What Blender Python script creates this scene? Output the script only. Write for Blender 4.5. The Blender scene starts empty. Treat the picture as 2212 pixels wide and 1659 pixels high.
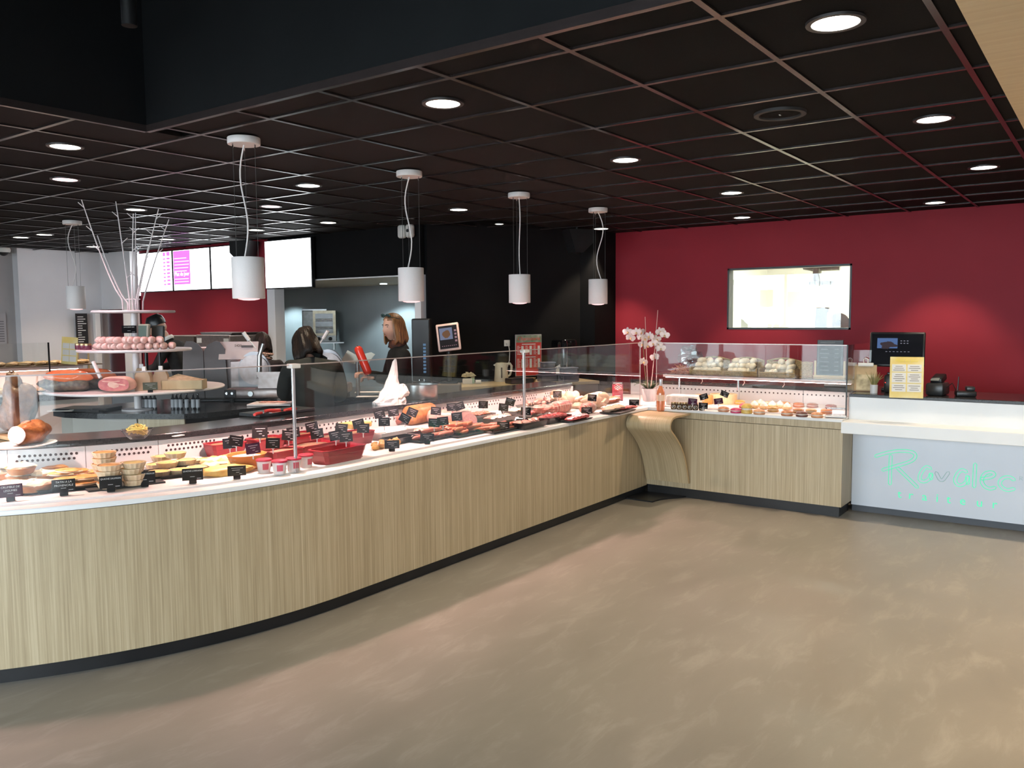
import bpy, bmesh, math, random
from mathutils import Vector, Matrix, Euler
PI = math.pi
random.seed(7)
S = bpy.context.scene
COL = S.collection

# ------------------------------------------------------------------ camera
EYE = 1.64
CEIL = 2.656
cam_data = bpy.data.cameras.new('camera')
cam_data.sensor_fit = 'HORIZONTAL'
cam_data.sensor_width = 36.0
cam_data.lens = 36.0 * 1805.17 / 2212.0
cam_data.clip_start = 0.05
cam_data.clip_end = 200
cam = bpy.data.objects.new('camera', cam_data)
COL.objects.link(cam)
_yaw, _pitch, _roll = 0.9420778, -0.0802487, -0.00760687
_f = Vector((math.sin(_yaw) * math.cos(_pitch), math.cos(_yaw) * math.cos(_pitch), math.sin(_pitch)))
_r = Vector((math.cos(_yaw), -math.sin(_yaw), 0))
_u = _r.cross(_f)
_r2 = _r * math.cos(_roll) + _u * math.sin(_roll)
_u2 = -_r * math.sin(_roll) + _u * math.cos(_roll)
cam.matrix_world = Matrix(((_r2.x, _u2.x, -_f.x, 0), (_r2.y, _u2.y, -_f.y, 0), (_r2.z, _u2.z, -_f.z, EYE), (0, 0, 0, 1)))
S.camera = cam

# ------------------------------------------------------------------ light and exposure
S.view_settings.view_transform = 'Standard'
S.view_settings.look = 'None'
S.view_settings.exposure = 0.0
S.view_settings.gamma = 1.0
S.view_settings.use_curve_mapping = False
world = bpy.data.worlds.new('daylight')
S.world = world
world.use_nodes = True
_bg = world.node_tree.nodes['Background']
_bg.inputs[0].default_value = (0.80, 0.90, 1.0, 1)
_bg.inputs[1].default_value = 14.5
SPOT_W = 112.0        # watts of one recessed downlight
PEND_W = 255.0        # watts of one pendant
SPOT_C = (1.0, 0.82, 0.60)
PEND_C = (1.0, 0.59, 0.545)
_pd = bpy.data.lights.new('window_portal', 'AREA')
_pd.shape = 'RECTANGLE'; _pd.size = 14.0; _pd.size_y = 2.9
_pd.cycles.is_portal = True
_po = bpy.data.objects.new('window_portal', _pd)
_po.location = (-4.4, 1.95, 1.6)
_po.rotation_euler = (0, -PI / 2, 0)
_po.rotation_euler = Vector((1, 0, 0)).to_track_quat('-Z', 'Y').to_euler()
COL.objects.link(_po)

# ------------------------------------------------------------------ materials
MATS = {}
def pm(name, col, col2=None, scale=8.0, rough=0.5, metal=0.0, spec=0.5, bump=0.0, stretch=(1, 1, 1),
       coat=0.0, emit=None, emit_s=0.0, trans=0.0, alpha=1.0, sss=0.0, detail=3.0, lo=0.35, hi=0.65, rough2=None):
    """procedural Principled material: two colours mixed by a noise in object space"""
    if name in MATS: return MATS[name]
    m = bpy.data.materials.new(name); m.use_nodes = True
    nt = m.node_tree; N = nt.nodes; L = nt.links
    b = N['Principled BSDF']
    if col2 is None: col2 = tuple(min(1, c * 0.9) for c in col)
    tc = N.new('ShaderNodeTexCoord'); mp = N.new('ShaderNodeMapping')
    mp.inputs['Scale'].default_value = stretch
    nz = N.new('ShaderNodeTexNoise'); nz.inputs['Scale'].default_value = scale; nz.inputs['Detail'].default_value = detail
    rp = N.new('ShaderNodeValToRGB')
    rp.color_ramp.elements[0].position = lo; rp.color_ramp.elements[1].position = hi
    rp.color_ramp.elements[0].color = (*col, 1); rp.color_ramp.elements[1].color = (*col2, 1)
    L.new(tc.outputs['Object'], mp.inputs[0]); L.new(mp.outputs[0], nz.inputs['Vector'])
    L.new(nz.outputs[0], rp.inputs[0]); L.new(rp.outputs[0], b.inputs['Base Color'])
    b.inputs['Roughness'].default_value = rough
    if rough2 is not None:
        mr = N.new('ShaderNodeMapRange'); mr.inputs[3].default_value = rough; mr.inputs[4].default_value = rough2
        L.new(nz.outputs[0], mr.inputs[0]); L.new(mr.outputs[0], b.inputs['Roughness'])
    b.inputs['Metallic'].default_value = metal
    b.inputs['Specular IOR Level'].default_value = spec
    b.inputs['Coat Weight'].default_value = coat
    b.inputs['Transmission Weight'].default_value = trans
    b.inputs['Alpha'].default_value = alpha
    if sss: b.inputs['Subsurface Weight'].default_value = sss; b.inputs['Subsurface Radius'].default_value = (0.01, 0.006, 0.004)
    if emit:
        b.inputs['Emission Color'].default_value = (*emit, 1); b.inputs['Emission Strength'].default_value = emit_s
    if bump:
        bp = N.new('ShaderNodeBump'); bp.inputs['Strength'].default_value = bump; bp.inputs['Distance'].default_value = 0.01
        L.new(nz.outputs[0], bp.inputs['Height']); L.new(bp.outputs[0], b.inputs['Normal'])
    MATS[name] = m
    return m

def glass_mat(name, tint=(0.97, 0.985, 0.98), refl=1.25, rough=0.0):
    if name in MATS: return MATS[name]
    m = bpy.data.materials.new(name); m.use_nodes = True
    nt = m.node_tree; N = nt.nodes; L = nt.links
    N.remove(N['Principled BSDF'])
    tr = N.new('ShaderNodeBsdfTransparent'); tr.inputs[0].default_value = (*tint, 1)
    gl = N.new('ShaderNodeBsdfGlossy'); gl.inputs['Roughness'].default_value = rough
    ge = N.new('ShaderNodeNewGeometry'); dt = N.new('ShaderNodeVectorMath'); dt.operation = 'DOT_PRODUCT'
    ab = N.new('ShaderNodeMath'); ab.operation = 'ABSOLUTE'
    iv = N.new('ShaderNodeMath'); iv.operation = 'SUBTRACT'; iv.inputs[0].default_value = 1.0
    pw = N.new('ShaderNodeMath'); pw.operation = 'POWER'; pw.inputs[1].default_value = 5.0
    mul = N.new('ShaderNodeMath'); mul.operation = 'MULTIPLY_ADD'; mul.inputs[1].default_value = .96 * refl; mul.inputs[2].default_value = .04 * refl
    mx = N.new('ShaderNodeMixShader')
    L.new(ge.outputs['Normal'], dt.inputs[0]); L.new(ge.outputs['Incoming'], dt.inputs[1]); L.new(dt.outputs['Value'], ab.inputs[0])
    L.new(ab.outputs[0], iv.inputs[1]); L.new(iv.outputs[0], pw.inputs[0]); L.new(pw.outputs[0], mul.inputs[0]); L.new(mul.outputs[0], mx.inputs[0])
    L.new(tr.outputs[0], mx.inputs[1]); L.new(gl.outputs[0], mx.inputs[2])
    L.new(mx.outputs[0], N['Material Output'].inputs[0])
    MATS[name] = m
    return m

def emit_mat(name, col, s):
    if name in MATS: return MATS[name]
    m = bpy.data.materials.new(name); m.use_nodes = True
    N = m.node_tree.nodes; N.remove(N['Principled BSDF'])
    e = N.new('ShaderNodeEmission'); e.inputs[0].default_value = (*col, 1); e.inputs[1].default_value = s
    m.node_tree.links.new(e.outputs[0], N['Material Output'].inputs[0])
    MATS[name] = m
    return m

# ------------------------------------------------------------------ mesh builder
class MB:
    def __init__(s): s.v = []; s.f = []; s.mi = []; s.cur = 0
    def add(s, vs, fs):
        o = len(s.v); s.v += [tuple(p) for p in vs]
        for f in fs: s.f.append(tuple(i + o for i in f)); s.mi.append(s.cur)
        return s
    def mat(s, i): s.cur = i; return s
    def box(s, c, d, rz=0.0, M=None):
        hx, hy, hz = d[0] / 2, d[1] / 2, d[2] / 2
        vs = [Vector((x, y, z)) for z in (-hz, hz) for y in (-hy, hy) for x in (-hx, hx)]
        R = Matrix.Rotation(rz, 3, 'Z') if M is None else M
        return s.add([R @ v + Vector(c) for v in vs], [(0, 2, 3, 1), (4, 5, 7, 6), (0, 1, 5, 4), (2, 6, 7, 3), (0, 4, 6, 2), (1, 3, 7, 5)])
    def bx(s, x0, x1, y0, y1, z0, z1): return s.box(((x0 + x1) / 2, (y0 + y1) / 2, (z0 + z1) / 2), (abs(x1 - x0), abs(y1 - y0), abs(z1 - z0)))
    def rbox(s, c, d, r=0.01, rz=0.0, M=None, n=2):
        """box with rounded vertical and horizontal edges"""
        hx, hy, hz = d[0] / 2, d[1] / 2, d[2] / 2
        r = min(r, hx * .98, hy * .98, hz * .98)
        rings = []
        prof = [(-hz, r)] + [(-hz + r - r * math.cos(a), r - r * math.sin(a)) for a in [PI / 2 * k / n for k in range(1, n + 1)]]
        prof = [(-hz + r * (1 - math.cos(PI / 2 * k / n)), r * (1 - math.sin(PI / 2 * k / n))) for k in range(n + 1)]
        prof = prof + [(-z, i) for z, i in reversed(prof)]
        R = Matrix.Rotation(rz, 3, 'Z') if M is None else M
        cs = [(1, 1), (-1, 1), (-1, -1), (1, -1)]
        vs = []
        for z, ins in prof:
            for k, (sx, sy) in enumerate(cs):
                for j in range(n + 1):
                    a = PI / 2 * k + PI / 2 * j / n
                    rr = max(r - ins, 0.0)
                    vs.append(R @ Vector((sx * (hx - r) + rr * math.cos(a), sy * (hy - r) + rr * math.sin(a), z)) + Vector(c))
        m = 4 * (n + 1); k = len(prof)
        fs = [(i * m + j, i * m + (j + 1) % m, (i + 1) * m + (j + 1) % m, (i + 1) * m + j) for i in range(k - 1) for j in range(m)]
        fs += [tuple(range(m))[::-1], tuple((k - 1) * m + j for j in range(m))]
        return s.add(vs, fs)
    def prism(s, poly, z0, z1, M=None):
        n = len(poly); M = M or Matrix.Identity(4)
        vs = [M @ Vector((x, y, z0)) for x, y in poly] + [M @ Vector((x, y, z1)) for x, y in poly]
        fs = [tuple(range(n))[::-1], tuple(range(n, 2 * n))] + [(i, (i + 1) % n, n + (i + 1) % n, n + i) for i in range(n)]
        return s.add(vs, fs)
    def lathe(s, prof, c=(0, 0, 0), n=24, M=None, close=True, sx=1.0, sy=1.0):
        M = M or Matrix.Identity(3)
        vs = []
        for r, z in prof:
            for k in range(n):
                a = 2 * PI * k / n
                vs.append(M @ Vector((r * math.cos(a) * sx, r * math.sin(a) * sy, z)) + Vector(c))
        fs = [(i * n + k, i * n + (k + 1) % n, (i + 1) * n + (k + 1) % n, (i + 1) * n + k) for i in range(len(prof) - 1) for k in range(n)]
        if close: fs += [tuple(range(n))[::-1], tuple((len(prof) - 1) * n + k for k in range(n))]
        return s.add(vs, fs)
    def cyl(s, c, r, h, n=20, M=None): return s.lathe([(r, -h / 2), (r, h / 2)], c, n, M)
    def tube(s, pts, r, n=8, cap=True):
        pts = [Vector(p) for p in pts]; m = len(pts)
        rs = r if isinstance(r, (list, tuple)) else [r] * m
        vs = []; up = None
        for i in range(m):
            t = (pts[min(i + 1, m - 1)] - pts[max(i - 1, 0)]).normalized()
            if up is None: up = Vector((0, 0, 1)) if abs(t.z) < .9 else Vector((1, 0, 0))
            b = t.cross(up).normalized(); nn = b.cross(t).normalized(); up = nn
            for k in range(n):
                a = 2 * PI * k / n
                vs.append(pts[i] + (b * math.cos(a) + nn * math.sin(a)) * rs[i])
        fs = [(i * n + k, i * n + (k + 1) % n, (i + 1) * n + (k + 1) % n, (i + 1) * n + k) for i in range(m - 1) for k in range(n)]
        if cap: fs += [tuple(range(n))[::-1], tuple((m - 1) * n + k for k in range(n))]
        return s.add(vs, fs)
    def ell(s, c, d, M=None, n=12, m=8, noise=0.0, flat=None, seed=0, pw=1.0):
        """ellipsoid, lumpy with noise, optionally cut flat below the height flat"""
        M = M or Matrix.Identity(3); rnd = random.Random(seed)
        ph = [rnd.uniform(0, 6.28) for _ in range(6)]
        vs = []
        for i in range(m + 1):
            t = -PI / 2 + PI * i / m
            for k in range(n):
                a = 2 * PI * k / n
                ct = math.copysign(abs(math.cos(t)) ** pw, math.cos(t)) if abs(math.cos(t)) > 1e-6 else 0
                q = 1 + noise * (math.sin(3 * a + ph[0] + 2 * t) + math.sin(5 * a + ph[1] - 3 * t) * .6 + math.sin(4 * t + ph[2] + a) * .7)
                p = Vector((ct * math.cos(a) * d[0] * q, ct * math.sin(a) * d[1] * q, math.sin(t) * d[2] * q))
                if flat is not None: p.z = max(p.z, flat)
                vs.append(M @ p + Vector(c))
        fs = [(i * n + k, i * n + (k + 1) % n, (i + 1) * n + (k + 1) % n, (i + 1) * n + k) for i in range(m) for k in range(n)]
        return s.add(vs, fs)
    def strip(s, a, b):
        """quads between two equally long point rows"""
        n = len(a)
        return s.add(list(a) + list(b), [(i, i + 1, n + i + 1, n + i) for i in range(n - 1)])
    def build(s, name, mat, parent=None, loc=(0, 0, 0), rot=(0, 0, 0), smooth=False, scale=None):
        me = bpy.data.meshes.new(name)
        me.from_pydata([tuple(v) for v in s.v], [], s.f)
        mats = mat if isinstance(mat, (list, tuple)) else [mat]
        for q in mats: me.materials.append(q)
        if len(mats) > 1: me.polygons.foreach_set('material_index', s.mi)
        bm = bmesh.new(); bm.from_mesh(me)
        bmesh.ops.remove_doubles(bm, verts=bm.verts, dist=1e-6)
        bmesh.ops.recalc_face_normals(bm, faces=bm.faces)
        bm.to_mesh(me); bm.free()
        if smooth:
            me.shade_smooth()
            try: me.set_sharp_from_angle(angle=math.radians(40))
            except Exception: pass
        me.update()
        o = bpy.data.objects.new(name, me); COL.objects.link(o)
        o.location = loc; o.rotation_euler = rot
        if scale: o.scale = scale
        if parent: o.parent = parent
        return o

def tag(o, label, cat, group=None):
    o['label'] = label; o['category'] = cat
    if group: o['group'] = group
    return o
def thing(name, label, cat, loc=(0, 0, 0), rz=0.0, group=None, rot=None):
    o = bpy.data.objects.new(name, None); COL.objects.link(o)
    o.empty_display_size = 0.05
    o.location = loc; o.rotation_euler = rot if rot else (0, 0, rz)
    return tag(o, label, cat, group)
def struct(o): o['kind'] = 'structure'; return o
def copy_tree(o, loc=None, rz=None, label=None, parent=None):
    c = o.copy(); COL.objects.link(c)
    if parent is not None: c.parent = parent
    if loc is not None: c.location = loc
    if rz is not None: c.rotation_euler = (0, 0, rz)
    if label: c['label'] = label
    for ch in list(o.children):
        copy_tree(ch, parent=c)
    return c
def mesh_copy(o, loc=None, rot=None, parent=None, label=None):
    c = o.copy(); COL.objects.link(c)
    if loc is not None: c.location = loc
    if rot is not None: c.rotation_euler = rot
    if parent is not None: c.parent = parent
    if label: c['label'] = label
    return c

_TXT = {}
def text_mesh(txt, size, depth=0.001, align='CENTER', space=1.0, shear=0.0, wordspace=1.0):
    """letters as a mesh lying in the XY plane"""
    key = (txt, size, depth, align, space, shear)
    if key in _TXT: return _TXT[key]
    cu = bpy.data.curves.new('lettering', 'FONT')
    cu.body = txt; cu.size = size; cu.extrude = depth; cu.align_x = align; cu.align_y = 'CENTER'
    cu.space_character = space; cu.shear = shear; cu.resolution_u = 2
    o = bpy.data.objects.new('lettering', cu); COL.objects.link(o)
    bpy.context.view_layer.update()
    me = bpy.data.meshes.new_from_object(o.evaluated_get(bpy.context.evaluated_depsgraph_get()))
    bpy.data.objects.remove(o); bpy.data.curves.remove(cu)
    _TXT[key] = me
    return me
def text(txt, size, mat, parent, loc, rot, depth=0.001, align='CENTER', space=1.0, shear=0.0, name='lettering'):
    me = text_mesh(txt, size, depth, align, space, shear).copy()
    me.materials.clear(); me.materials.append(mat)
    o = bpy.data.objects.new(name, me); COL.objects.link(o)
    o.location = loc; o.rotation_euler = rot; o.parent = parent
    return o

# ------------------------------------------------------------------ shared materials
M_WHITE = pm('white_solid_surface', (0.80, 0.79, 0.77), (0.76, 0.75, 0.73), 3, 0.28)
M_WHITEP = pm('white_paint', (0.80, 0.78, 0.80), (0.76, 0.74, 0.76), 2, 0.6)
M_BLACK = pm('black_lacquer', (0.010, 0.010, 0.011), (0.014, 0.014, 0.015), 6, 0.35)
M_BLACKT = pm('black_stone_worktop', (0.012, 0.012, 0.013), (0.03, 0.03, 0.032), 160, 0.18, bump=0.02)
M_BLACKW = pm('black_wall_paint', (0.0055, 0.0055, 0.006), (0.007, 0.007, 0.0075), 3, 0.75, spec=0.12)
M_RED = pm('red_wall_paint', (0.285, 0.019, 0.033), (0.265, 0.017, 0.030), 2, 0.62, spec=0.25)
M_STEEL = pm('brushed_steel', (0.42, 0.43, 0.43), (0.50, 0.51, 0.51), 30, 0.32, metal=1.0, stretch=(1, 1, 12))
M_CHROME = pm('chrome', (0.75, 0.76, 0.78), (0.7, 0.71, 0.73), 5, 0.08, metal=1.0)
M_GLASS = glass_mat('clear_glass')
M_PLASTIC_W = pm('white_plastic', (0.74, 0.72, 0.68), (0.70, 0.68, 0.64), 5, 0.4)
M_TEXTW = pm('white_print', (0.80, 0.78, 0.76), None, 5, 0.7)
M_TEXTB = pm('dark_print', (0.03, 0.03, 0.03), None, 5, 0.7)

def wood_mat(name, c1, c2, c3, ax=(1, 1, 0)):
    m = bpy.data.materials.new(name); m.use_nodes = True
    nt = m.node_tree; N = nt.nodes; L = nt.links; b = N['Principled BSDF']
    tc = N.new('ShaderNodeTexCoord')
    def nz(scale, st, det):
        mp = N.new('ShaderNodeMapping'); mp.inputs['Scale'].default_value = [q if w else st[2] for q, w in zip((1, 1, 1), ax)]
        t = N.new('ShaderNodeTexNoise'); t.inputs['Scale'].default_value = scale; t.inputs['Detail'].default_value = det
        L.new(tc.outputs['Object'], mp.inputs[0]); L.new(mp.outputs[0], t.inputs['Vector']); return t
    a = nz(135, (1, 1, 0.008), 2.0); c = nz(16, (1, 1, 0.04), 3.0); d = nz(380, (1, 1, 0.015), 1.0)
    r1 = N.new('ShaderNodeValToRGB'); e = r1.color_ramp
    e.elements[0].position = .33; e.elements[0].color = (*c1, 1); e.elements[1].position = .68; e.elements[1].color = (*c3, 1)
    x = e.elements.new(.5); x.color = (*c2, 1)
    ad = N.new('ShaderNodeMath'); ad.operation = 'ADD'
    m1 = N.new('ShaderNodeMath'); m1.operation = 'MULTIPLY'; m1.inputs[1].default_value = .55
    m2 = N.new('ShaderNodeMath'); m2.operation = 'MULTIPLY'; m2.inputs[1].default_value = .20
    m3 = N.new('ShaderNodeMath'); m3.operation = 'MULTIPLY_ADD'; m3.inputs[1].default_value = .25
    L.new(a.outputs[0], m1.inputs[0]); L.new(c.outputs[0], m2.inputs[0]); L.new(d.outputs[0], m3.inputs[0])
    L.new(m1.outputs[0], ad.inputs[0]); L.new(m2.outputs[0], ad.inputs[1]); L.new(ad.outputs[0], m3.inputs[2])
    L.new(m3.outputs[0], r1.inputs[0]); L.new(r1.outputs[0], b.inputs['Base Color'])
    b.inputs['Roughness'].default_value = .42
    bp = N.new('ShaderNodeBump'); bp.inputs['Strength'].default_value = .12; bp.inputs['Distance'].default_value = .003
    L.new(d.outputs[0], bp.inputs['Height']); L.new(bp.outputs[0], b.inputs['Normal'])
    MATS[name] = m
    return m
M_WOOD = wood_mat('striped_oak_laminate', (0.33, 0.25, 0.145), (0.44, 0.345, 0.21), (0.57, 0.465, 0.305))
M_WOODY = wood_mat('bent_oak_laminate', (0.33, 0.245, 0.135), (0.44, 0.34, 0.20), (0.56, 0.45, 0.285), (0, 1, 0))
M_WOODL = pm('light_oak', (0.55, 0.40, 0.22), (0.46, 0.32, 0.16), 14, 0.5, stretch=(1, 1, .2))

# ------------------------------------------------------------------ floor
def floor_mat():
    m = bpy.data.materials.new('polished_concrete'); m.use_nodes = True
    nt = m.node_tree; N = nt.nodes; L = nt.links; b = N['Principled BSDF']
    tc = N.new('ShaderNodeTexCoord')
    def nz(scale, st, det, rough=.5, dist=0.0):
        mp = N.new('ShaderNodeMapping'); mp.inputs['Scale'].default_value = st; mp.inputs['Rotation'].default_value = (0, 0, .35)
        t = N.new('ShaderNodeTexNoise'); t.inputs['Scale'].default_value = scale; t.inputs['Detail'].default_value = det
        t.inputs['Roughness'].default_value = rough; t.inputs['Distortion'].default_value = dist
        L.new(tc.outputs['Object'], mp.inputs[0]); L.new(mp.outputs[0], t.inputs['Vector']); return t
    a = nz(1.1, (1, 2.2, 1), 6, .6, .6); c = nz(2.6, (1, 3.0, 1), 8, .66, .5); d = nz(90, (1, 1, 1), 2)
    r = N.new('ShaderNodeValToRGB'); r.color_ramp.elements[0].position = .3; r.color_ramp.elements[1].position = .75
    r.color_ramp.elements[0].color = (0.190, 0.170, 0.142, 1); r.color_ramp.elements[1].color = (0.260, 0.234, 0.197, 1)
    ma = N.new('ShaderNodeMath'); ma.operation = 'MULTIPLY_ADD'; ma.inputs[1].default_value = .55
    mb = N.new('ShaderNodeMath'); mb.operation = 'MULTIPLY'; mb.inputs[1].default_value = .45
    L.new(c.outputs[0], mb.inputs[0]); L.new(a.outputs[0], ma.inputs[0]); L.new(mb.outputs[0], ma.inputs[2])
    L.new(ma.outputs[0], r.inputs[0])
    w = N.new('ShaderNodeValToRGB'); w.color_ramp.elements[0].position = .52; w.color_ramp.elements[1].position = .74
    w.color_ramp.elements[0].color = (0, 0, 0, 1); w.color_ramp.elements[1].color = (.55, .55, .55, 1)
    L.new(c.outputs[0], w.inputs[0])
    mx = N.new('ShaderNodeMixRGB'); mx.inputs[2].default_value = (0.34, 0.312, 0.268, 1)
    L.new(w.outputs[0], mx.inputs[0]); L.new(r.outputs[0], mx.inputs[1]); L.new(mx.outputs[0], b.inputs['Base Color'])
    mr = N.new('ShaderNodeMapRange'); mr.inputs[3].default_value = .30; mr.inputs[4].default_value = .52
    L.new(c.outputs[0], mr.inputs[0]); L.new(mr.outputs[0], b.inputs['Roughness'])
    b.inputs['Specular IOR Level'].default_value = .45
    bp = N.new('ShaderNodeBump'); bp.inputs['Strength'].default_value = .04; bp.inputs['Distance'].default_value = .004
    L.new(d.outputs[0], bp.inputs['Height']); L.new(bp.outputs[0], b.inputs['Normal'])
    return m
struct(MB().bx(-4.2, 12.5, -6, 14, -.1, 0).build('floor', floor_mat()))
struct(MB().bx(-40, -4.2, -40, 40, -.25, -.12).build('pavement', pm('pavement', (.35, .35, .34), (.28, .28, .27), 3, .9)))

# ------------------------------------------------------------------ walls
def wall(name, mat, *boxes):
    b = MB()
    for q in boxes: b.bx(*q)
    return struct(b.build(name, mat))
WX = 9.22                                               # red wall plane
wy0, wy1, wz0, wz1 = 2.295, 3.65, 1.478, 2.168
wall('wall_right', M_RED, (WX, WX + .12, -6, wy0, 0, CEIL + .055), (WX, WX + .12, wy1, 5.4, 0, CEIL + .055), (WX, WX + .12, wy0, wy1, 0, wz0), (WX, WX + .12, wy0, wy1, wz1, CEIL + .055))
wall('column', M_BLACKW, (8.71, 9.22, 5.10, 5.42, 0, CEIL + .055))
# black wall standing at an angle behind the beige back counter
AW0, AW1 = Vector((6.98, 6.22)), Vector((8.72, 5.30))
_d = (AW1 - AW0).normalized(); _n = Vector((-_d.y, _d.x))
struct(MB().prism([AW0, AW1, AW1 + _n * .1, AW0 + _n * .1], 0, CEIL + .055).build('wall_angled', M_BLACKW))
# wall with the kitchen opening: red on the left, black bulkhead over the opening
SX = 6.95
M_KIT = pm('kitchen_panel', (0.36, 0.40, 0.41), (0.33, 0.37, 0.38), 3, 0.38, spec=.6)
M_CREAM = pm('cream_soffit', (0.52, 0.46, 0.34), (0.48, 0.42, 0.31), 4, 0.5)
wall('wall_back', M_RED, (SX, SX + .1, 8.93, 11.95, 0, CEIL + .055))
wall('wall_bulkhead', M_BLACKW, (SX, SX + .12, 6.29, 8.93, 2.115, CEIL + .055))
wall('trim_1', M_WHITEP, (SX - .03, SX + .12, 8.78, 8.93, 0, 2.6))
wall('trim_2', M_WHITEP, (SX - .03, SX + .12, 6.27, 6.36, 0, 2.115))
wall('trim_3', M_WHITEP, (SX - .012, SX + .02, 6.36, 8.78, 2.103, 2.117))
wall('wall_kitchen', M_KIT, (9.0, 9.1, 5.5, 11.8, 0, 2.12), (SX + .12, 9.0, 11.7, 11.8, 0, 2.12))
struct(MB().prism([(SX + .12, 6.29), (8.9, 5.42), (9.1, 5.42), (9.1, 11.8), (SX + .12, 11.8)], 2.12, 2.2).build('ceiling_kitchen', M_CREAM))
# far left end of the shop
wall('wall_left', M_WHITEP, (5.60, 6.80, 12.80, 13.08, 0, CEIL + .055), (6.80, 6.92, 11.95, 12.20, 0, CEIL + .055), (6.80, 6.92, 12.20, 12.92, 1.80, CEIL + .055), (6.80, 6.92, 12.86, 12.92, 0, 1.80))
wall('wall_far_left', pm('shaded_white_paint', (0.40, 0.38, 0.38), (0.37, 0.35, 0.35), 2, .6), (-4.1, 5.60, 12.96, 13.08, 0, CEIL + .055))  # white wall whose shading is put into a greyer colour
wall('wall_recess', pm('maroon_panel', (0.10, 0.012, 0.02), (0.085, 0.01, 0.017), 2, .5), (6.93, 6.98, 11.96, 12.95, 0, 2.0))
# upper black walls of the raised ceiling over the entrance
OX, OY = 2.575, 4.30
M_UP = pm('black_upper_paint', (0.0038, 0.0046, 0.0054), (0.005, 0.006, 0.0068), 3, .7, spec=.2)
wall('wall_upper_right', M_UP, (OX, OX + .1, -6, OY + .1, CEIL + .02, 4.4))
wall('wall_upper_left', M_UP, (-4.1, OX, OY, OY + .1, CEIL + .02, 4.4))
wall('ceiling_upper', M_UP, (-4.1, OX, -6, OY, 4.4, 4.5))
M_RAIL = pm('ceiling_rail_paint', (0.040, 0.029, 0.028), (0.034, 0.025, 0.024), 5, .22, spec=1.0, metal=.25)
wall('trim_4', M_RAIL, (OX - .004, OX + .022, -6, OY + .004, CEIL - .006, CEIL + .03))
wall('trim_5', M_RAIL, (-4.1, OX, OY - .004, OY + .022, CEIL - .006, CEIL + .03))
# street side, behind the camera: piers between shop windows
M_PIER = pm('grey_pier', (0.30, 0.30, 0.31), (0.27, 0.27, 0.28), 3, .6)
win_y = [(-5.0, -2.4), (-2.2, 0.4), (0.6, 3.2), (3.4, 5.6), (5.85, 8.9)]
_b = [(-4.3, -4.1, -6, 13, 0, .15), (-4.3, -4.1, -6, 13, 3.05, 4.5)]
_e = [-6] + [q for w in win_y for q in w] + [13]
for k in range(0, len(_e), 2): _b.append((-4.3, -4.1, _e[k], _e[k + 1], .15, 3.05))
wall('wall_front', M_PIER, *_b)
wall('wall_side', M_PIER, (-4.3, 12, -6.1, -6, 0, 4.5))
for k, (a, b) in enumerate(win_y):
    w = struct(MB().bx(-4.215, -4.2, a, b, .15, 3.05).build('window_%d' % (k + 2), M_GLASS))
    fr = MB()
    for (p, q) in ((a, a + .06), (b - .06, b), ((a + b) / 2 - .03, (a + b) / 2 + .03)): fr.bx(-4.25, -4.17, p, q, .15, 3.05)
    fr.bx(-4.25, -4.17, a, b, .15, .22).bx(-4.25, -4.17, a, b, 2.98, 3.05)
    fr.build('window_frame', M_PIER, w)

# ------------------------------------------------------------------ ceiling of tiles and rails
ceiling = MB()
ceiling.bx(OX + .1, 9.3, .48, 13.0, CEIL + .06, CEIL + .12).bx(-4.1, OX + .1, OY + .1, 13.0, CEIL + .06, CEIL + .12)
ceiling = struct(ceiling.build('ceiling', M_BLACKW))
M_TILE = pm('black_ceiling_tile', (0.0085, 0.0077, 0.0077), (0.012, 0.0108, 0.0108), 350, .85, spec=.12, bump=.15)
gx = [2.2018 + .604 * k for k in range(-4, 13)]
gy = [1.7524 + .6 * j for j in range(-3, 19)]
tile0 = None
def in_view(x, y): return x > .40 * y - .35
def add_tile(x0, x1, y0, y1):
    global tile0
    if x1 - x0 < .05 or y1 - y0 < .05: return
    full = abs(x1 - x0 - .604) < .01 and abs(y1 - y0 - .6) < .01
    c = ((x0 + x1) / 2, (y0 + y1) / 2, CEIL + .021)
    if full and tile0 is not None:
        t = mesh_copy(tile0, c, parent=ceiling)
    else:
        t = MB().box((0, 0, 0), (x1 - x0 - .006, y1 - y0 - .006, .026)).build('ceiling_tile', M_TILE, ceiling, c)
        if full: tile0 = t
for i in range(len(gx) - 1):
    for j in range(len(gy) - 1):
        x0, x1, y0, y1 = gx[i], gx[i + 1], gy[j], gy[j + 1]
        y0 = max(y0, .48); y1 = min(y1, 12.9)
        if y1 <= y0: continue
        if y0 < OY + .02 and x1 > OX:
            if y1 > OY + .02 and x0 < OX:
                add_tile(x0, x1, OY + .02, y1)          # beside the corner of the opening
                continue
            x0 = max(x0, OX + .02)
        elif y0 < OY + .02:
            y0 = max(y0, OY + .02)
            if y1 - y0 < .05: continue
        if y0 > 5.3 and x0 > 7.0: continue
        x1 = min(x1, WX)
        if x1 <= x0 or not in_view(x1, y0): continue
        add_tile(x0, x1, y0, y1)
for y in gy:
    if y < .5 or y > 12.9: continue
    x0 = OX if y < OY else max(.40 * y - .6, -1)
    MB().box(((x0 + WX) / 2, y, CEIL + .004), (WX - x0, .024, .012)).build('ceiling_rail', M_RAIL, ceiling)
for x in gx:
    if x > WX: continue
    y0 = .48 if x > OX else OY
    y1 = min(12.9, (x + .6) / .40)
    MB().box((x, (y0 + y1) / 2, CEIL + .0035), (.024, y1 - y0, .011)).build('ceiling_rail', M_RAIL, ceiling)
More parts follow.
